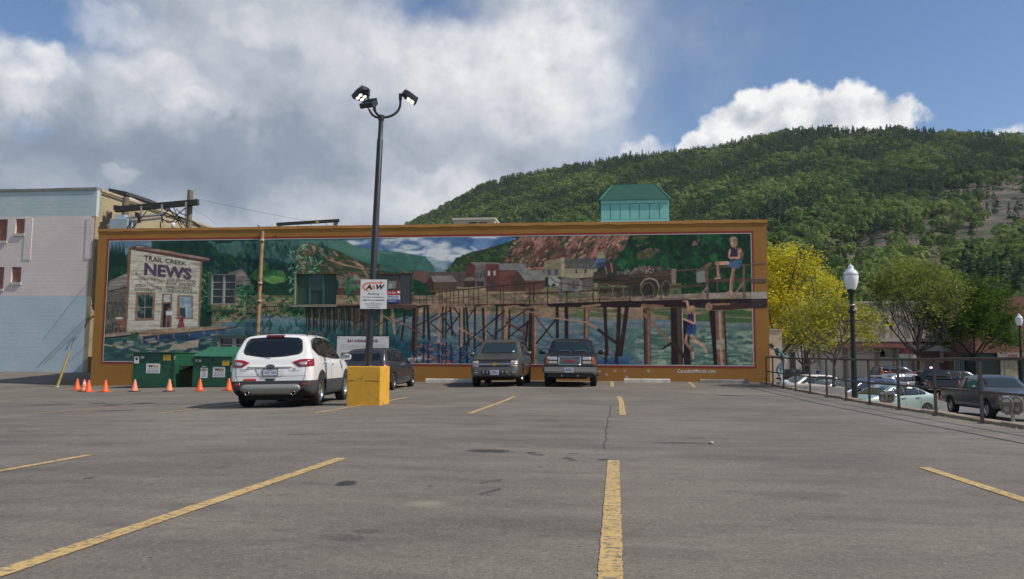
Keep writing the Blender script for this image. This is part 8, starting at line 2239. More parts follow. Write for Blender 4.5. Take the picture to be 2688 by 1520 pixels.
# ---- street lamps with acorn globes
M_GLOBE = mat('white_acorn_globe', (.80, .79, .80), .18, coat=.8, var=.03)
def street_lamp(u, v_top, depth, label, arm=True):
 P = at_depth(u, 950, depth)
 zb = -1.16 if depth < 40 else street_z(P[1]) + .12
 zt = at_depth(u, v_top, depth)[2]
 h = zt - zb
 t = thing('street_lamp', label, 'street lamp', (P[0], P[1], zb), group='street lamps with white acorn globes')
 k = .74
 M_ = mat('black_street_pole', (.010, .016, .014), .38, var=.1)
 hp_ = h - k
 MB().lathe([(.19, 0), (.19, .12), (.15, .2), (.13, .5), (.15, .55), (.105, .62), (.085, 1.1), (.06, hp_ - .45), (.072, hp_ - .40), (.058, hp_ - .36), (.058, hp_ - .12), (.10, hp_ - .10), (.125, hp_ - .03), (.125, hp_)], 18).build('pole', M_, t)
 MB().lathe([(.115, 0), (.143, .05), (.19, .20), (.205, .34), (.196, .42)], 22, M=Matrix.Translation((0, 0, hp_)), cap=False).build('globe', M_GLOBE, t)
 MB().lathe([(.197, .42), (.202, .435), (.178, .49), (.13, .55), (.10, .575), (.075, .60), (.085, .63), (.06, .68), (.02, .70), (.012, .74), (0, .75)], 22, M=Matrix.Translation((0, 0, hp_))).build('globe_cap', mat('white_globe_cap', (.82, .80, .84), .12, coat=.9), t)
 MB().lathe([(.206, .40), (.211, .41), (.206, .43)], 22, M=Matrix.Translation((0, 0, hp_)), cap=False).build('globe_band', mat('globe_band', (.5, .5, .52), .3, metal=.5), t)
 if arm:
  z = at_depth(u, 842, depth)[2] - zb
  MB().tube([(-.28, 0, z - .02), (.24, 0, z + .02)], .014, 6).build('banner_arm', M_, t); MB().lathe([(.085, -.02), (.085, .02)], 12, M=Matrix.Translation((0, 0, z + .45))).build('pole_band', M_GALV, t)
  MB().lathe([(.095, -.06), (.10, 0), (.095, .05)], 14, M=Matrix.Translation((0, 0, hp_ - .62))).build('collar', M_, t); MB().tube([(.07, 0, hp_ - .55), (.14, .02, hp_ - .57)], .02, 6).build('sensor', M_GALV, t)
 return t
street_lamp(2241, 689, 22.0, 'tall black street lamp with a white acorn globe beside the yellow tree')
street_lamp(2681, 822, 47.0, 'small distant white-globed street lamp before the brick building at the right edge', False)
# ---- parking meters
def meter(u, v, X, label, twin):
 P = on_x(u, v, X)
 t = thing('parking_meter', label, 'parking meter', (P[0], P[1], -1.16), group='twin-headed parking meters below the railing')
 h = P[2] + 1.16
 M_M = mat('meter_bronze', (.17, .15, .125), .45, metal=.5, var=.2); M_MP = mat('meter_post', (.30, .29, .28), .5, metal=.5)
 MB().tube([(0, 0, 0), (0, 0, h - .14)], .032, 10).build('post', M_MP, t)
 for k, s in enumerate((-1, 1)):
  x = s * .10; y = s * .03
  M = Matrix.Translation((x, y, h)) @ Matrix.Rotation(R_(-35), 4, 'Z')
  mb = MB(); mb.prism([(-.075, -.14), (.075, -.14), (.095, -.02), (.095, .04)] + [(.095 * math.cos(a), .04 + .10 * math.sin(a)) for a in [math.pi * q / 8 for q in range(1, 8)]] + [(-.095, .04), (-.095, -.02)], -.06, .06, 'y', M=M)
  hd = mb.build('meter_head', M_M, t, bevel=.012)
  mb = MB(); mb.prism([(.06 * math.cos(a), .05 + .065 * math.sin(a)) for a in [math.pi * q / 8 for q in range(0, 9)]], -.066, -.061, 'y', M=M); mb.build('meter_window', mat('meter_window', (.45, .44, .40), .15, coat=.6), hd)
  MB().box(-.035, .035, -.068, -.061, -.11, -.03, M=M).build('coin_plate', M_MP, hd)
 MB().bar((-.12, -.03, h - .15), (.12, .03, h - .15), .05, .04).build('yoke', M_M, t)
meter(2328, 1040, 7.1, 'twin-headed parking meter in front of the pale green sedan', True)
meter(2657, 1063, 7.1, 'twin-headed parking meter in front of the grey pickup at the right edge', True)
# ================================================================== across the street
def facades():
 YF_ = 84.0
 zs = street_z(YF_)
 def X(u, Y=YF_): return on_y(u, 950, Y)[0]
 def Z(v, Y=YF_): return on_y(2350, v, Y)[2]
 tag(MB().box(14, 90, 79.5, YF_ + 12, zs - .6, zs + .14).build('pavement', M_CONC), kind='structure')
 zg = zs + .14
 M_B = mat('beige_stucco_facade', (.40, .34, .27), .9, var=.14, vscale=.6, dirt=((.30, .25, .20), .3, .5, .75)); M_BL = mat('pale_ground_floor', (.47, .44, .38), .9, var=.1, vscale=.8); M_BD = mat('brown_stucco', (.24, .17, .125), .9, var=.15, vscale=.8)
 t = thing('arched_beige_building', 'two-storey beige building with blind arches and a red-brown canopy', 'building')
 x0, x1 = X(2203), X(2520)
 zt, zc0, zc1 = Z(797), Z(913), Z(897)
 MB().box(x0, x1, YF_, YF_ + 10, zc1, zt).build('upper_wall', M_B, t)
 MB().box(X(2060), x1, YF_ + .3, YF_ + 10, zg, zc0 + .3).build('ground_floor_wall', M_BL, t)
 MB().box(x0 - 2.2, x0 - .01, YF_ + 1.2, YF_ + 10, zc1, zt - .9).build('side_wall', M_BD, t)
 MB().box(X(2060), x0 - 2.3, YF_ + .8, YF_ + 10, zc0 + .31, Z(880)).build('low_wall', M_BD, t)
 MB().box(x0 - .15, x1, YF_ - .15, YF_ + .4, zt + .003, zt + .25).build('cornice', mat('pale_cornice', (.46, .42, .35), .9, var=.1), t)
 MB().box(x0 - 1.0, X(2385), YF_ - 1.2, YF_ + .298, zc0, zc1 - .02).build('canopy', mat('red_brown_canopy', (.27, .10, .085), .8, var=.15), t)
 MB().box(x0 - 1.0, X(2385), YF_ - 1.25, YF_ - .002, zc1 - .018, zc1 + .28).build('canopy_top', mat('pale_cornice', (.46, .42, .35), .9), t)
 for (ua, ub) in ((2228, 2300), (2325, 2400), (2420, 2490)):
  a, b = X(ua), X(ub); r = (b - a) / 2; c = (a + b) / 2; zsn = Z(858)
  ztop = zsn + r * 1.2
  def arch(rad, w, d, m, nm):
   n = 16; vs = []; fs = []
   pts = [(c - rad, zc1 + .3)] + [(c + rad * math.cos(q), zsn + rad * 1.15 * math.sin(q)) for q in [math.pi - math.pi * k / n for k in range(n + 1)]] + [(c + rad, zc1 + .3)]
   inn = [(c - rad + w, zc1 + .3)] + [(c + (rad - w) * math.cos(q), zsn + (rad * 1.15 - w) * math.sin(q)) for q in [math.pi - math.pi * k / n for k in range(n + 1)]] + [(c + rad - w, zc1 + .3)]
   k = len(pts)
   for (p, q) in zip(pts, inn): vs += [(p[0], YF_ - d, p[1]), (q[0], YF_ - d, q[1]), (p[0], YF_ + .05, p[1]), (q[0], YF_ + .05, q[1])]
   for i in range(k - 1):
    o = i * 4
    fs += [(o, o + 1, o + 5, o + 4), (o, o + 4, o + 6, o + 2), (o + 1, o + 3, o + 7, o + 5)]
   mb = MB(); mb.add(vs, fs); mb.build(nm, m, t)
  arch(r, .38, .16, mat('arch_moulding', (.44, .385, .31), .9, var=.1), 'arch')
  arch(r * .80, .16, .08, M_B, 'inner_arch')
  MB().box(c - r * .5, c + r * .5, YF_ - .05, YF_ - .003, zc1 + .3, zsn + r * .3).build('blind_panel', mat('brownish_panel', (.33, .27, .21), .9, var=.15), t)
 for (ua, ub) in ((2216, 2227), (2300, 2308), (2348, 2356), (2150, 2156)): MB().box(X(ua), X(ub), YF_ + .1, YF_ + .299, zg, zc0 - .02).build('pilaster', mat('brown_pilaster', (.24, .20, .155), .9, var=.1), t)
 w = MB().box(X(2311), X(2366), YF_ + .2, YF_ + .299, Z(937), Z(914.5)).build('shop_window', mat('dark_shop_glass', (.012, .018, .016), .06, spec=.8), t)
 for ua in (2311, 2344, 2366): MB().box(X(ua) - .06, X(ua) + .06, YF_ + .17, YF_ + .2, Z(937), Z(914.5)).build('mullion', mat('grey_window_frame', (.33, .31, .28), .7), w)
 for (ua, ub) in ((2075, 2090), (2112, 2124)): MB().box(X(ua), X(ub), YF_ + .25, YF_ + .299, zg, Z(920)).build('doorway', mat('dark_doorway', (.035, .03, .028), .6), t)
 t = thing('tan_shop', 'narrow tan shop front with a glowing sign in its window behind the trees', 'shop')
 x2 = X(2508)
 xa = X(2398)
 MB().box(xa, x2, YF_ - .6, YF_ - .02, zg, Z(925)).build('wall', mat('tan_stucco', (.42, .33, .24), .9, var=.12), t)
 MB().box(xa - .3, X(2450), YF_ - 1.6, YF_ - .61, Z(939), Z(922)).build('dark_canopy', mat('maroon_canopy', (.055, .022, .022), .8), t)
 MB().box(X(2422), X(2450), YF_ - .66, YF_ - .601, Z(975), Z(950)).build('shop_window', mat('dim_shop_window', (.06, .03, .07), .2, spec=.7), t)
 MB().box(X(2433), X(2442), YF_ - .70, YF_ - .665, Z(966), Z(962.5)).build('neon_sign', mat('pink_neon', (.9, .7, .9), .4, emit=(1, .55, 1, 3.0)), t)
 MB().box(X(2458), X(2476), YF_ - .66, YF_ - .601, Z(972), Z(952)).build('poster', mat('mauve_poster', (.14, .09, .14), .6, var=.5, vscale=5), t)
 t = thing('dome_awning', 'maroon dome-shaped awning over a cream panel left of the multi-stemmed tree', 'awning')
 a, b = X(2366, 80), X(2401, 80); n = 10; r = (b - a) / 2
 z0, z1, z2 = Z(944, 80), Z(928, 80), Z(911, 80)
 mb = MB(); pts = [(a, z1), (b, z1)] + [(a + r + r * (1 - .25 * math.sin(q)) * math.cos(q), z1 + (z2 - z1) * math.sin(q) ** .8) for q in [math.pi * k / n for k in range(1, n)]]
 mb.prism(pts, 79.4, 80.6, 'y'); mb.build('dome', mat('maroon_awning', (.16, .02, .035), .8, var=.1), t)
 MB().box(a, b, 79.5, 80.5, z0, z1 - .02).build('panel', mat('cream_panel', (.52, .47, .38), .8, var=.1), t)
 MB().box((a + b) / 2 - .02, (a + b) / 2 + .02, 79.48, 79.5, z0, z1).build('seam', M_TRIM, t)
 for q in (a + .1, b - .1): MB().box(q - .05, q + .05, 80.0, 80.1, zg, z0).build('post', M_TRIM, t)
 t = thing('brick_building', 'red-brown brick building with a lettered sign at the right edge', 'building')
 Y2 = 79.0
 M_BK = bpy.data.materials.new('red_brown_brickwork'); M_BK.use_nodes = True
 nt = NT(M_BK.node_tree); b_ = nt.n['Principled BSDF']; p = nt.new('ShaderNodeTexCoord').outputs['Object']
 sw = nt.new('ShaderNodeSeparateXYZ'); nt.put(sw.inputs[0], p); cb = nt.new('ShaderNodeCombineXYZ'); nt.put(cb.inputs[0], sw.outputs[0]); nt.put(cb.inputs[1], sw.outputs[2])
 br = nt.new('ShaderNodeTexBrick'); nt.put(br.inputs['Vector'], cb.outputs[0]); br.inputs['Scale'].default_value = 1; br.inputs['Brick Width'].default_value = .22; br.inputs['Row Height'].default_value = .075; br.inputs['Mortar Size'].default_value = .008
 br.inputs['Color1'].default_value = (.22, .075, .045, 1); br.inputs['Color2'].default_value = (.28, .10, .055, 1); br.inputs['Mortar'].default_value = (.25, .2, .17, 1)
 nt.put(b_.inputs['Base Color'], nt.mix(nt.smap(nt.noise(p, .6, 5), .4, .7, 0, .5), br.outputs['Color'], (.16, .06, .045, 1))); b_.inputs['Roughness'].default_value = .9
 xb0, xb1 = X(2562, Y2), X(2562, Y2) + 22
 zt1, zt2 = Z(808, Y2), on_y(2688, 778, Y2)[2]
 mb = MB(); xm = X(2645, Y2)
 mb.box(xb0, xb1, Y2 + .02, Y2 + 12, Z(925, Y2), zt1)
 mb.build('upper_wall', M_BK, t)
 MB().box(xm, xb1, Y2 + .5, Y2 + 12, zt1 + .003, zt2).build('parapet', M_BK, t)
 MB().box(xb0, xb1, Y2 + .3, Y2 + 12, zg, Z(925, Y2) - .01).build('ground_floor_wall', mat('dark_green_shopfront', (.030, .050, .040), .6, var=.2), t)
 sgn = MB().box(X(2618, Y2), X(2730, Y2), Y2 - .12, Y2 + .015, Z(942, Y2), Z(924, Y2)).build('sign_board', mat('aged_sign_board', (.33, .28, .22), .8, var=.2), t)
 Mr = mat('red_sign_letters', (.34, .03, .03), .6)
 text_quad('CITY', [(X(2644, Y2), Y2 - .13, Z(929, Y2)), (X(2671, Y2), Y2 - .13, Z(929, Y2)), (X(2671, Y2), Y2 - .13, Z(939, Y2)), (X(2644, Y2), Y2 - .13, Z(939, Y2))], Mr, sgn, 'lettering', .05)
 text_quad('BAKERY', [(X(2677, Y2), Y2 - .13, Z(929, Y2)), (X(2724, Y2), Y2 - .13, Z(929, Y2)), (X(2724, Y2), Y2 - .13, Z(939, Y2)), (X(2677, Y2), Y2 - .13, Z(939, Y2))], Mr, sgn, 'lettering', .05)
 W2 = MB().box(X(2628, Y2), X(2672, Y2), Y2 + .1, Y2 + .29, zg, Z(944, Y2)).build('stone_bay', mat('pale_stone_bay', (.40, .34, .25), .9, var=.3, vscale=1.5), t)
 MB().box(X(2638, Y2), X(2662, Y2), Y2 + .06, Y2 + .098, Z(985, Y2), Z(950, Y2)).build('poster', mat('yellowed_poster', (.33, .29, .17), .7, var=.4, vscale=3), W2)
 MB().box(X(2680, Y2), X(2720, Y2), Y2 + .2, Y2 + .298, zg, Z(948, Y2)).build('doorway', mat('dark_doorway', (.035, .03, .028), .6), t)
 MB().box(X(2655, Y2), X(2668, Y2), Y2 - .02, Y2 + .018, Z(882, Y2), Z(843, Y2)).build('window', mat('green_grey_window', (.05, .075, .07), .2, spec=.7), t)
 t = thing('teal_shopfront', 'low shop front with pale teal window frames under the dark green tree', 'shop')
 xa, xb = X(2506, 81), X(2562, Y2) - .05
 MB().box(xa, xb, 81.2, YF_ + 8, zg, Z(922, 81)).build('wall', mat('dark_brick', (.13, .06, .045), .9, var=.2), t)
 Mt = mat('pale_teal_frame', (.24, .32, .28), .7, var=.15); Mg = mat('dark_shop_glass', (.012, .018, .016), .06, spec=.8)
 n = 5
 for k in range(n):
  a = xa + (xb - xa) * k / n; b = xa + (xb - xa) * (k + 1) / n
  w = MB().box(a + .05, b - .05, 81.14, 81.198, zg + .4, Z(938, 81)).build('window', Mg, t)
  MB().box(a, a + .1, 81.05, 81.138, zg + .3, Z(937, 81)).build('frame', Mt, w)
  if k in (1, 3): MB().box(a + .1, b, 81.06, 81.138, Z(958, 81), Z(956, 81)).build('frame', Mt, w)
facades()
def house(u, v, dist, w, d, h, rot, wall, roof, label, name='hillside_house'):
 a, _ = az_el(u, v)
 x, y = dist * math.sin(a), dist * math.cos(a)
 zt = at_depth(u, v, dist * math.cos(a + R_(6.7)))[2]
 z0 = zt - h - w * .22
 t = thing(name, label, 'house', (x, y, z0), (0, 0, rot))
 Mw = mat(wall[0], wall[1], .85, var=.1, vscale=.5); Mr = mat(roof[0], roof[1], .8, var=.12, vscale=.5)
 MB().box(-w / 2, w / 2, -d / 2, d / 2, -6, h).build('wall', Mw, t)
 rh = w * .20
 mb = MB(); mb.add([(-w / 2 - .5, -d / 2 - .5, h), (w / 2 + .5, -d / 2 - .5, h), (w / 2 + .5, d / 2 + .5, h), (-w / 2 - .5, d / 2 + .5, h), (-w / 2 - .3, 0, h + rh), (w / 2 + .3, 0, h + rh)], [(0, 1, 5, 4), (2, 3, 4, 5), (1, 2, 5), (3, 0, 4), (3, 2, 1, 0)])
 mb.build('roof', Mr, t)
 MB().box(w * .2, w * .2 + .7, .4, 1.1, h, h + rh + .9).build('chimney', Mw, t)
 for k in range(3):
  x_ = -w * .32 + k * w * .32
  W_ = MB().box(x_ - .7, x_ + .7, -d / 2 - .06, -d / 2 - .003, h * .35, h * .8).build('window', mat('far_window_glass', (.02, .025, .03), .1, spec=.7), t)
  MB().box(x_ - .85, x_ + .85, -d / 2 - .10, -d / 2 - .062, h * .80, h * .86).build('frame', M_WHITE, W_)
house(2470, 690, 452, 19, 9, 5, R_(-14), ('dull_house_wall', (.20, .19, .17)), ('grey_green_roof', (.13, .17, .14)), 'hillside house with a long grey-green roof half hidden by trees')
house(2352, 762, 300, 16, 8, 5.2, R_(-8), ('pale_house_wall', (.30, .31, .32)), ('blue_grey_roof', (.22, .27, .29)), 'hillside house with a blue-grey roof above the beige building')
house(2425, 745, 345, 11, 7, 4.5, R_(20), ('brown_house_wall', (.16, .12, .10)), ('dark_shingle_roof', (.09, .10, .09)), 'small brown hillside house with a dark roof between the other two')
house(2120, 790, 225, 9, 6, 4, R_(-5), ('grey_shed_wall', (.24, .25, .26)), ('dark_shingle_roof', (.09, .10, .09)), 'grey shed-like house among trees left of the tall street lamp')
# ------------------------------------------------------------------ street trees
def street_tree(name, label, u, depth, zb, z_top, crown_w, crown_z0, trunk_r, stops, nleaf, lsize, seed, lean=(0, 0), stems=1, fork_z=None, dens=1.0, up=0.35, trans=.3, bark=(.07, .055, .045), spread=1.0):
 r = random.Random(seed); rn = np.random.default_rng(seed)
 P = at_depth(u, 950, depth)
 t = thing(name, label, 'tree', (P[0], P[1], zb))
 H = z_top - zb; cz0 = crown_z0 - zb; R = crown_w / 2
 fork = (fork_z - zb) if fork_z else cz0
 mb = MB(); twigs = []
 top = Vector((lean[0], lean[1], fork))
 def tube(pts, r0, r1, n):
  k = len(pts); mb.tube(pts, [r0 + (r1 - r0) * i / (k - 1) for i in range(k)], n, caps=False)
 starts = []
 for s in range(stems):
  o = Vector((r.uniform(-.08, .08), r.uniform(-.08, .08), 0)) if stems > 1 else Vector((0, 0, 0))
  pts = [o, o + top * .5 + Vector((r.uniform(-.06, .06), r.uniform(-.06, .06), 0)), o + top]
  tube([Vector((0, 0, -.1))] + pts[1:] if s == 0 else pts, trunk_r * (1.15 if stems == 1 else .8), trunk_r * .75, 10)
  starts.append(pts[-1])
 def envelope(p):
  """inside the crown ellipsoid?"""
  c = Vector((lean[0], lean[1], (cz0 + H) / 2))
  q = p - c
  return (q.x / R) ** 2 + (q.y / R) ** 2 + (q.z / ((H - cz0) / 2)) ** 2
 def grow(p, d, L, rad, lev):
  n = 4; pts = [p]; q = p.copy(); dd = d.copy()
  for k in range(n):
   dd = (dd + Vector((r.gauss(0, .14), r.gauss(0, .14), r.gauss(0, .08) + .05 * up))).normalized()
   q = q + dd * L / n
   pts.append(q.copy())
  tube(pts, rad, rad * .5, 6 if lev < 2 else 4)
  if lev >= 2: twigs.extend(pts[1:])
  if lev >= 3: return
  m = (5, 4, 3, 3)[lev]
  for k in range(m):
   f = r.uniform(.35, 1.0) if k else 1.0
   i = min(n - 1, int(f * n)); a = pts[i].lerp(pts[i + 1], f * n - i) if i < n else pts[-1]
   ax = Vector((r.gauss(0, 1), r.gauss(0, 1), r.gauss(0, .6))).normalized()
   nd = (dd * .75 + ax * .75 * spread).normalized()
   nd.z += up * .3; nd.normalize()
   if envelope(a + nd * L * .6) > 1.15:
    c = Vector((lean[0], lean[1], (cz0 + H) / 2)); nd = (nd + (c - a).normalized() * .9).normalized()
   grow(a, nd, L * r.uniform(.55, .75), rad * .42, lev + 1)
 nb = 7 if stems == 1 else 4
 for st in starts:
  for k in range(nb):
   a = 2 * math.pi * (k + r.random() * .6) / nb
   el = r.uniform(.15, 1.1)
   d = Vector((math.cos(a) * math.cos(el), math.sin(a) * math.cos(el), math.sin(el)))
   L = R * .72 * (math.cos(el)) + (H - fork) * .55 * math.sin(el)
   grow(st - Vector((0, 0, r.uniform(0, fork * .18))), d, L, trunk_r * .5, 0)
  grow(st, Vector((r.uniform(-.15, .15), r.uniform(-.15, .15), 1)).normalized(), (H - fork) * .6, trunk_r * .6, 0)
 mb.build('trunk', mat(name + '_bark', bark, .9, var=.3, vscale=6, bump=.5, bscale=15), t, fix=False)
 T = np.array([p[:] for p in twigs])
 c = np.array([lean[0], lean[1], (cz0 + H) / 2]); e = ((T - c) / np.array([R, R, (H - cz0) / 2])); ok = (e ** 2).sum(1) < 1.45
 T = T[ok] if ok.sum() > 20 else T
 k = rn.integers(len(T), size=nleaf)
 ctr = T[k] + rn.normal(0, lsize * 1.5, (nleaf, 3))
 d1 = rn.normal(size=(nleaf, 3)); d1[:, 2] *= .45; d1 /= np.linalg.norm(d1, axis=1)[:, None]
 d2 = np.cross(d1, rn.normal(size=(nleaf, 3))); d2 /= np.linalg.norm(d2, axis=1)[:, None]
 s = lsize * rn.uniform(.6, 1.3, (nleaf, 1))
 V = np.stack([ctr - d1 * s, ctr + d2 * s * .45, ctr + d1 * s, ctr - d2 * s * .45], 1).reshape(-1, 3)
 me = mesh_np('crown', V, np.arange(nleaf * 4).reshape(-1, 4), False)
 tone = np.clip(.5 + .22 * np.sin(T[k][:, 0] * 2.3 + seed) * np.cos(T[k][:, 2] * 1.9) + rn.normal(0, .2, nleaf), 0, 1)
 at = me.attributes.new('tint', 'FLOAT', 'POINT'); at.data.foreach_set('value', np.repeat(tone, 4).astype(np.float32))
 me.materials.append(leaf_mat(name + '_leaves', stops, True, trans))
 link(bpy.data.objects.new('crown', me), t)
 return t
YEL = ((0, (.36, .33, .03)), (.5, (.60, .54, .035)), (1, (.75, .70, .09)))
YGR = ((0, (.20, .22, .03)), (.5, (.36, .36, .045)), (1, (.56, .52, .06)))
GRN = ((0, (.04, .09, .02)), (.5, (.08, .15, .03)), (1, (.17, .24, .045)))
SPR = ((0, (.16, .21, .04)), (.5, (.26, .31, .06)), (1, (.36, .38, .09)))
zS = -1.16
street_tree('yellow_tree', 'bright yellow blossoming tree beside the right corner of the mural building', 2042, 41, zS, 6.9, 6.5, 1.5, .13, YEL, 14500, .08, 3, fork_z=1.6, up=.5)
street_tree('yellow_green_tree', 'low yellow-green tree with a bent trunk in front of the yellow one', 2188, 29, zS, 3.3, 3.7, 1.5, .07, YGR, 5600, .062, 8, lean=(.05, 0), fork_z=1.3, bark=(.12, .10, .08), up=.2)
street_tree('small_street_tree', 'small thin-trunked tree seen behind the yellow-green one', 2107, 58, street_z(58), 3.8, 4.5, 1.6, .10, YGR, 3600, .09, 15, fork_z=1.2)
street_tree('sparse_tree', 'sparse multi-stemmed tree in young leaf before the arched beige building', 2412, 60, street_z(60), 8.9, 7.4, 1.7, .12, SPR, 11000, .10, 21, stems=3, fork_z=2.1, up=.6, bark=(.065, .055, .048))
street_tree('dark_green_tree', 'dense dark green round street tree before the brick building', 2558, 62, street_z(62), 7.6, 7.2, 1.4, .15, GRN, 24000, .12, 34, fork_z=1.6, up=.25, bark=(.03, .025, .022))
# ------------------------------------------------------------------ cars and people across the street
street_car('sedan', 'silver_sedan', 'silver sedan in the middle of the street above the blue hatchback', 'silver', 2292, 52, 160)
street_car('hatch', 'silver_hatchback', 'silver hatchback nosed in just right of the silver sedan', 'silver', 2338, 52, 205)
street_car('suv', 'navy_suv', 'navy SUV parked at the far kerb behind the two silver cars', 'navy', 2358, 72, 10)
street_car('hatch', 'red_hatchback', 'red hatchback on the far side of the street behind the sparse tree', 'red', 2398, 56, 85)
street_car('pickup', 'black_pickup', 'black pickup on the far side of the street seen from behind', 'black', 2448, 52, 80)
street_car('suv', 'black_street_suv', 'black SUV with bright wheels parked sideways behind the grey pickup', 'black', 2515, 54, 4)
street_car('sedan', 'black_sedan', 'black sedan at the far kerb behind the standing man', 'black', 2084, 76, -5)
def skin_mesh(name, joints, bones, m, parent, sub=2, root=0):
 """a continuous body grown over a skeleton: joints {key:(x,y,z,radius)}"""
 keys = list(joints)
 me = bpy.data.meshes.new(name)
 me.from_pydata([joints[k][:3] for k in keys], [(keys.index(a), keys.index(b)) for a, b in bones], [])
 o = bpy.data.objects.new(name, me); COL.objects.link(o)
 md = o.modifiers.new('skin', 'SKIN'); md.use_smooth_shade = True
 if not me.skin_vertices: me.skin_vertices.new()
 for i, k in enumerate(keys):
  r = joints[k][3]
  me.skin_vertices[0].data[i].radius = r if isinstance(r, tuple) else (r, r)
  me.skin_vertices[0].data[i].use_root = (i == root)
 ss = o.modifiers.new('sub', 'SUBSURF'); ss.levels = ss.render_levels = sub
 dg = bpy.context.evaluated_depsgraph_get()
 me2 = bpy.data.meshes.new_from_object(o.evaluated_get(dg))
 bpy.data.objects.remove(o)
 me2.materials.clear(); me2.materials.append(m); me2.name = name
 for p in me2.polygons: p.use_smooth = True
 return link(bpy.data.objects.new(name, me2), parent)
M_SKIN = mat('skin', (.46, .27, .20), .55, var=.06)
def person(label, loc, rot, pose, shirt, trousers, hair, scale=1.0, sub=2, group=None):
 """x to the person's front, y to the left, z up; pose gives joint positions in metres"""
 t = thing('person', label, 'person', loc, (0, 0, rot), group)
 t.scale = (scale,) * 3
 J = pose
 def v(k): return J[k]
 body = {'pelvis': (*v('pelvis'), .115), 'belly': (*v('belly'), .115), 'chest': (*v('chest'), .135), 'neck': (*v('neck'), .055), 'jaw': (*v('jaw'), .068), 'skull': (*v('skull'), (.082, .095)), 'crown': (*v('crown'), .055)}
 bones = [('pelvis', 'belly'), ('belly', 'chest'), ('chest', 'neck'), ('neck', 'jaw'), ('jaw', 'skull'), ('skull', 'crown')]
 hd = (Vector(v('crown')) - Vector(v('jaw'))).normalized(); fr = Vector((1, 0, 0)); fr = (fr - hd * fr.dot(hd)).normalized(); lf = hd.cross(fr)
 sk = Vector(v('skull')) - hd * .02
 body['nose'] = (*(sk + fr * .112 - hd * .012), .014); bones.append(('skull', 'nose'))
 for s, q in (('l', 1), ('r', -1)):
  body['ear' + s] = (*(sk + lf * q * .095), .018); bones.append(('skull', 'ear' + s))
  for a, b, ra in (('chest', 'shoulder', .062), ('shoulder', 'elbow', .043), ('elbow', 'wrist', .028), ('wrist', 'palm', .034)):
   body[b + s] = (*v(b + s), ra); bones.append((a if a == 'chest' else a + s, b + s))
  pa, wr = Vector(v('palm' + s)), Vector(v('wrist' + s)); hdv = (pa - wr).normalized()
  sd = hdv.cross(Vector((0, 0, 1))); sd = sd.normalized() if sd.length > .1 else Vector((0, 1, 0)); pn = sd.cross(hdv)
  for f in range(4):
   L_ = (.062, .072, .068, .052)[f]; off = sd * (f - 1.5) * .019
   k1, k2 = pa + hdv * .035 + off, pa + hdv * (.035 + L_ * .6) + off - pn * .02
   body['fa%d%s' % (f, s)] = (*k1, .009); body['fb%d%s' % (f, s)] = (*k2, .008); bones += [('palm' + s, 'fa%d%s' % (f, s)), ('fa%d%s' % (f, s), 'fb%d%s' % (f, s))]
  k1 = pa + sd * q * .035 - pn * .01; k2 = k1 + hdv * .035 - pn * .015
  body['ta' + s] = (*k1, .011); body['tb' + s] = (*k2, .009); bones += [('palm' + s, 'ta' + s), ('ta' + s, 'tb' + s)]
  for a, b, ra in (('pelvis', 'hip', .085), ('hip', 'knee', .058), ('knee', 'ankle', .038), ('ankle', 'toe', .034)):
   body[b + s] = (*v(b + s), ra); bones.append((a if a == 'pelvis' else a + s, b + s))
 skin_mesh('body', body, bones, M_SKIN, t, sub)
 g = .018
 sh = {k: (*v(k), r) for k, r in (('pelvis', .135), ('belly', .135), ('chest', .155))}
 sb = [('pelvis', 'belly'), ('belly', 'chest')]
 n0 = Vector(v('chest')).lerp(Vector(v('neck')), .62); sh['collar'] = (*n0, .075); sb.append(('chest', 'collar'))
 for s in 'lr':
  m_ = Vector(v('shoulder' + s)).lerp(Vector(v('elbow' + s)), .62)
  sh['sh' + s] = (*v('shoulder' + s), .080); sh['sl' + s] = (*m_, .066); sb += [('chest', 'sh' + s), ('sh' + s, 'sl' + s)]
 skin_mesh('shirt', sh, sb, shirt, t, sub)
 tr = {'pelvis': (*v('pelvis'), .128), 'waist': (*(Vector(v('pelvis')).lerp(Vector(v('belly')), .35)), .128)}; tb = [('pelvis', 'waist')]
 for s in 'lr':
  an = Vector(v('knee' + s)).lerp(Vector(v('ankle' + s)), .92)
  tr['hip' + s] = (*v('hip' + s), .102); tr['knee' + s] = (*v('knee' + s), .074); tr['cuff' + s] = (*an, .060); tb += [('pelvis', 'hip' + s), ('hip' + s, 'knee' + s), ('knee' + s, 'cuff' + s)]
 skin_mesh('trousers', tr, tb, trousers, t, sub)
 for s in 'lr':
  a, b = Vector(v('ankle' + s)), Vector(v('toe' + s)); d = (b - a); d.z = 0; d = d.normalized() if d.length > .01 else Vector((1, 0, 0))
  z = min(a.z, b.z)
  skin_mesh('shoe', {'heel': (*(a - d * .05 + Vector((0, 0, -.045))), .042), 'mid': (*(a + d * .07 + Vector((0, 0, -.045))), .046), 'toe': (*(a + d * .17 + Vector((0, 0, -.052))), .038)}, [('heel', 'mid'), ('mid', 'toe')], M_TRIM, t, 1)
 M_H = mat('hair_%s' % hair[0], hair[1], .7, var=.3, vscale=20)
 mb = MB(); c = sk + hd * .025 - fr * .018
 Rm = Matrix(((fr.x, lf.x, hd.x, 0), (fr.y, lf.y, hd.y, 0), (fr.z, lf.z, hd.z, 0), (0, 0, 0, 1)))
 prof = [(.0, .112), (.045, .104), (.082, .075), (.098, .03), (.098, -.01), (.086, -.055)]
 n = 16; vs = []; fs = []
 for i, (rr, z) in enumerate(prof):
  for k in range(n):
   a = 2 * math.pi * k / n
   cut = z if math.cos(a) < .55 else max(z, .035)
   vs.append(Matrix.Translation(c) @ Rm @ Vector((math.cos(a) * rr * 1.12, math.sin(a) * rr, cut)))
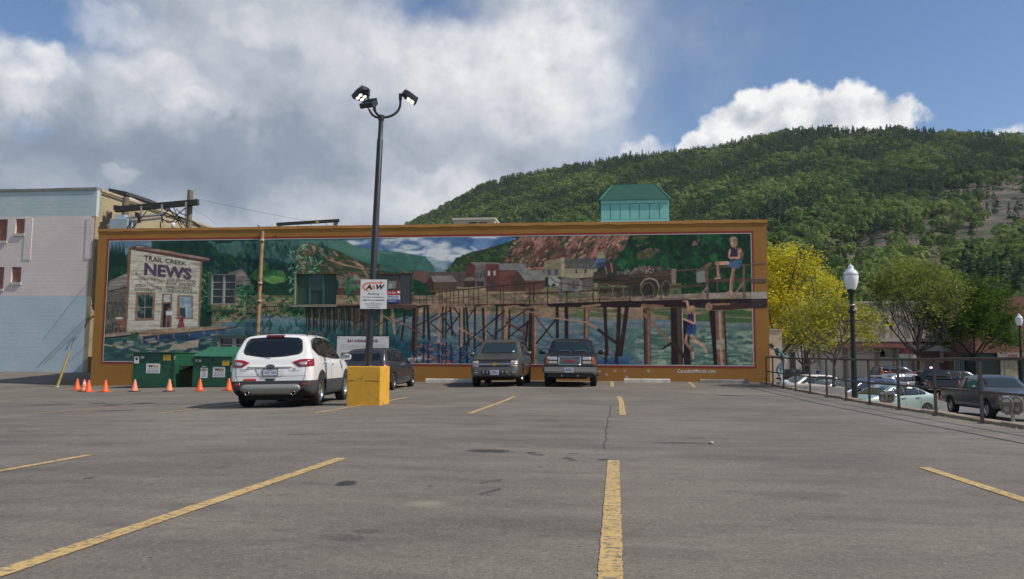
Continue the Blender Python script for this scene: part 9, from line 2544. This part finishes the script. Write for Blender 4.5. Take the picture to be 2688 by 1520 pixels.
 for i in range(len(prof) - 1):
  for k in range(n): fs.append((i * n + k, i * n + (k + 1) % n, (i + 1) * n + (k + 1) % n, (i + 1) * n + k))
 mb.add(vs, fs, 0, True); mb.build('hair', M_H, t)
 for q in (1, -1):
  MB().lathe([(0, -.009), (.007, -.006), (.009, 0), (.007, .006), (0, .009)], 8, M=Matrix.Translation(sk + fr * .085 + lf * q * .034 + hd * .02)).build('eye', M_TEXTK, t)
 return t
def stand(lean=0.0, arm=0.0, step=0.12):
 J = {'pelvis': (0, 0, .95), 'belly': (.02 + lean * .15, 0, 1.10), 'chest': (.02 + lean * .4, 0, 1.32), 'neck': (.02 + lean * .55, 0, 1.50), 'jaw': (.05 + lean * .6, 0, 1.575), 'skull': (.04 + lean * .62, 0, 1.65), 'crown': (.03 + lean * .62, 0, 1.715)}
 for s, q in (('l', 1), ('r', -1)):
  x = lean * .45
  J['shoulder' + s] = (.01 + x, q * .185, 1.42); J['elbow' + s] = (.0 + x + arm * .12, q * .23, 1.14); J['wrist' + s] = (.06 + x + arm * .25, q * .21, .92 + arm * .22); J['palm' + s] = (.08 + x + arm * .32, q * .20, .84 + arm * .27)
  J['hip' + s] = (0, q * .09, .90); J['knee' + s] = (.03 + q * step * .5, q * .10, .49); J['ankle' + s] = (q * step, q * .10, .085); J['toe' + s] = (.13 + q * step, q * .11, .045)
 return J
P = at_depth(2046, 1003, 31.6)
J = {'pelvis': (-.22, 0, .98), 'belly': (-.13, 0, 1.12), 'chest': (.03, 0, 1.33), 'neck': (.17, 0, 1.47), 'jaw': (.27, 0, 1.475), 'skull': (.29, 0, 1.55), 'crown': (.28, 0, 1.625)}
for s, q in (('l', 1), ('r', -1)):
 J['shoulder' + s] = (.06, q * .19, 1.41); J['elbow' + s] = (.02, q * .23, 1.14); J['wrist' + s] = (.22, q * .11, 1.13); J['palm' + s] = (.29, q * .06, 1.16)
 J['hip' + s] = (-.2, q * .09, .93)
J.update(kneer=(-.06, -.10, .51), ankler=(-.06, -.10, .09), toer=(.07, -.11, .045), kneel=(.10, .10, .62), anklel=(-.02, .10, .30), toel=(.11, .10, .25))
man = person('man in a teal patterned shirt and pale jeans bent over at the mural corner', (P[0], P[1], .122), R_(178), J, mat('teal_patterned_shirt', (.035, .13, .16), .85, var=.7, vscale=14), mat('pale_blue_jeans', (.26, .35, .42), .85, var=.25, vscale=6), ('dark_brown', (.05, .03, .02)), 1.0)
MB().box(-.06, .06, -.035, .035, -.005, .005, M=Matrix.Translation((.345, 0, 1.17))).build('hand_held_phone', M_TRIM, None)
ph = COL.objects['hand_held_phone']; ph.matrix_world = Matrix.Translation((P[0], P[1], .122)) @ Matrix.Rotation(R_(178), 4, 'Z'); tag(ph, 'small dark phone held by the man at the mural corner', 'phone')
MB().lathe([(0, 0), (.17, .01), (.20, .06), (.16, .14), (.06, .19), (0, .20)], 12, M=Matrix.Translation((P[0] + .16, P[1] - .25, .125)) @ Matrix.Diagonal((1.2, .8, 1, 1))).build('white_bag', mat('white_plastic_bag', (.62, .66, .66), .4, var=.2, vscale=6, bump=.6, bscale=12), None)
tag(COL.objects['white_bag'], 'small crumpled white bag on the landing at the standing man\'s feet', 'bag')
def walker(u, v_head, depth, rot, label, shirt, trousers, hair, arm=.3):
 P = at_depth(u, 950, depth); zh = at_depth(u, v_head, depth)[2]
 person(label, (P[0], P[1], zh - 1.74), rot, stand(.12, arm, .16), shirt, trousers, hair, 1.0, 1)
walker(2149, 964, 70, R_(200), 'person in a dark blue top walking on the far pavement', mat('dark_blue_top', (.035, .06, .22), .85, var=.15), mat('grey_trousers', (.14, .14, .16), .85), ('reddish', (.28, .10, .05)))
walker(2316, 964, 70, R_(180), 'person in an orange top standing beyond the silver cars', mat('orange_top', (.62, .16, .07), .85, var=.15), mat('beige_trousers', (.36, .30, .24), .85), ('fair', (.42, .33, .2)))
walker(2379, 963, 73, R_(190), 'person in a dark jacket beneath the maroon dome awning', mat('charcoal_jacket', (.04, .04, .05), .85), mat('grey_trousers', (.14, .14, .16), .85), ('reddish', (.28, .10, .05)))
t = thing('overhead_cables', 'thin slanting overhead cables in the alley beside the pale building', 'cables')
to_sun = -np.array([SUN_TRAVEL[0] * math.cos(SUN_EL), SUN_TRAVEL[1] * math.cos(SUN_EL), -math.sin(SUN_EL)])
for (u0, v0, u1, v1, d0, d1, r_) in ((238, 730, 96, 912, 1.2, .6, .006), (233, 835, 85, 978, 1.0, .5, .009), (232, 850, 100, 972, 1.0, .5, .007), (231, 905, 172, 962, 1.0, .5, .006)):
 a = on_y(u0, v0, PY0) + to_sun * d0; b = on_y(u1, v1, PY0) + to_sun * d1
 MB().tube([a, (np.array(a) + b) / 2, b], r_, 5, caps=False).build('cable', M_WIRE, t)
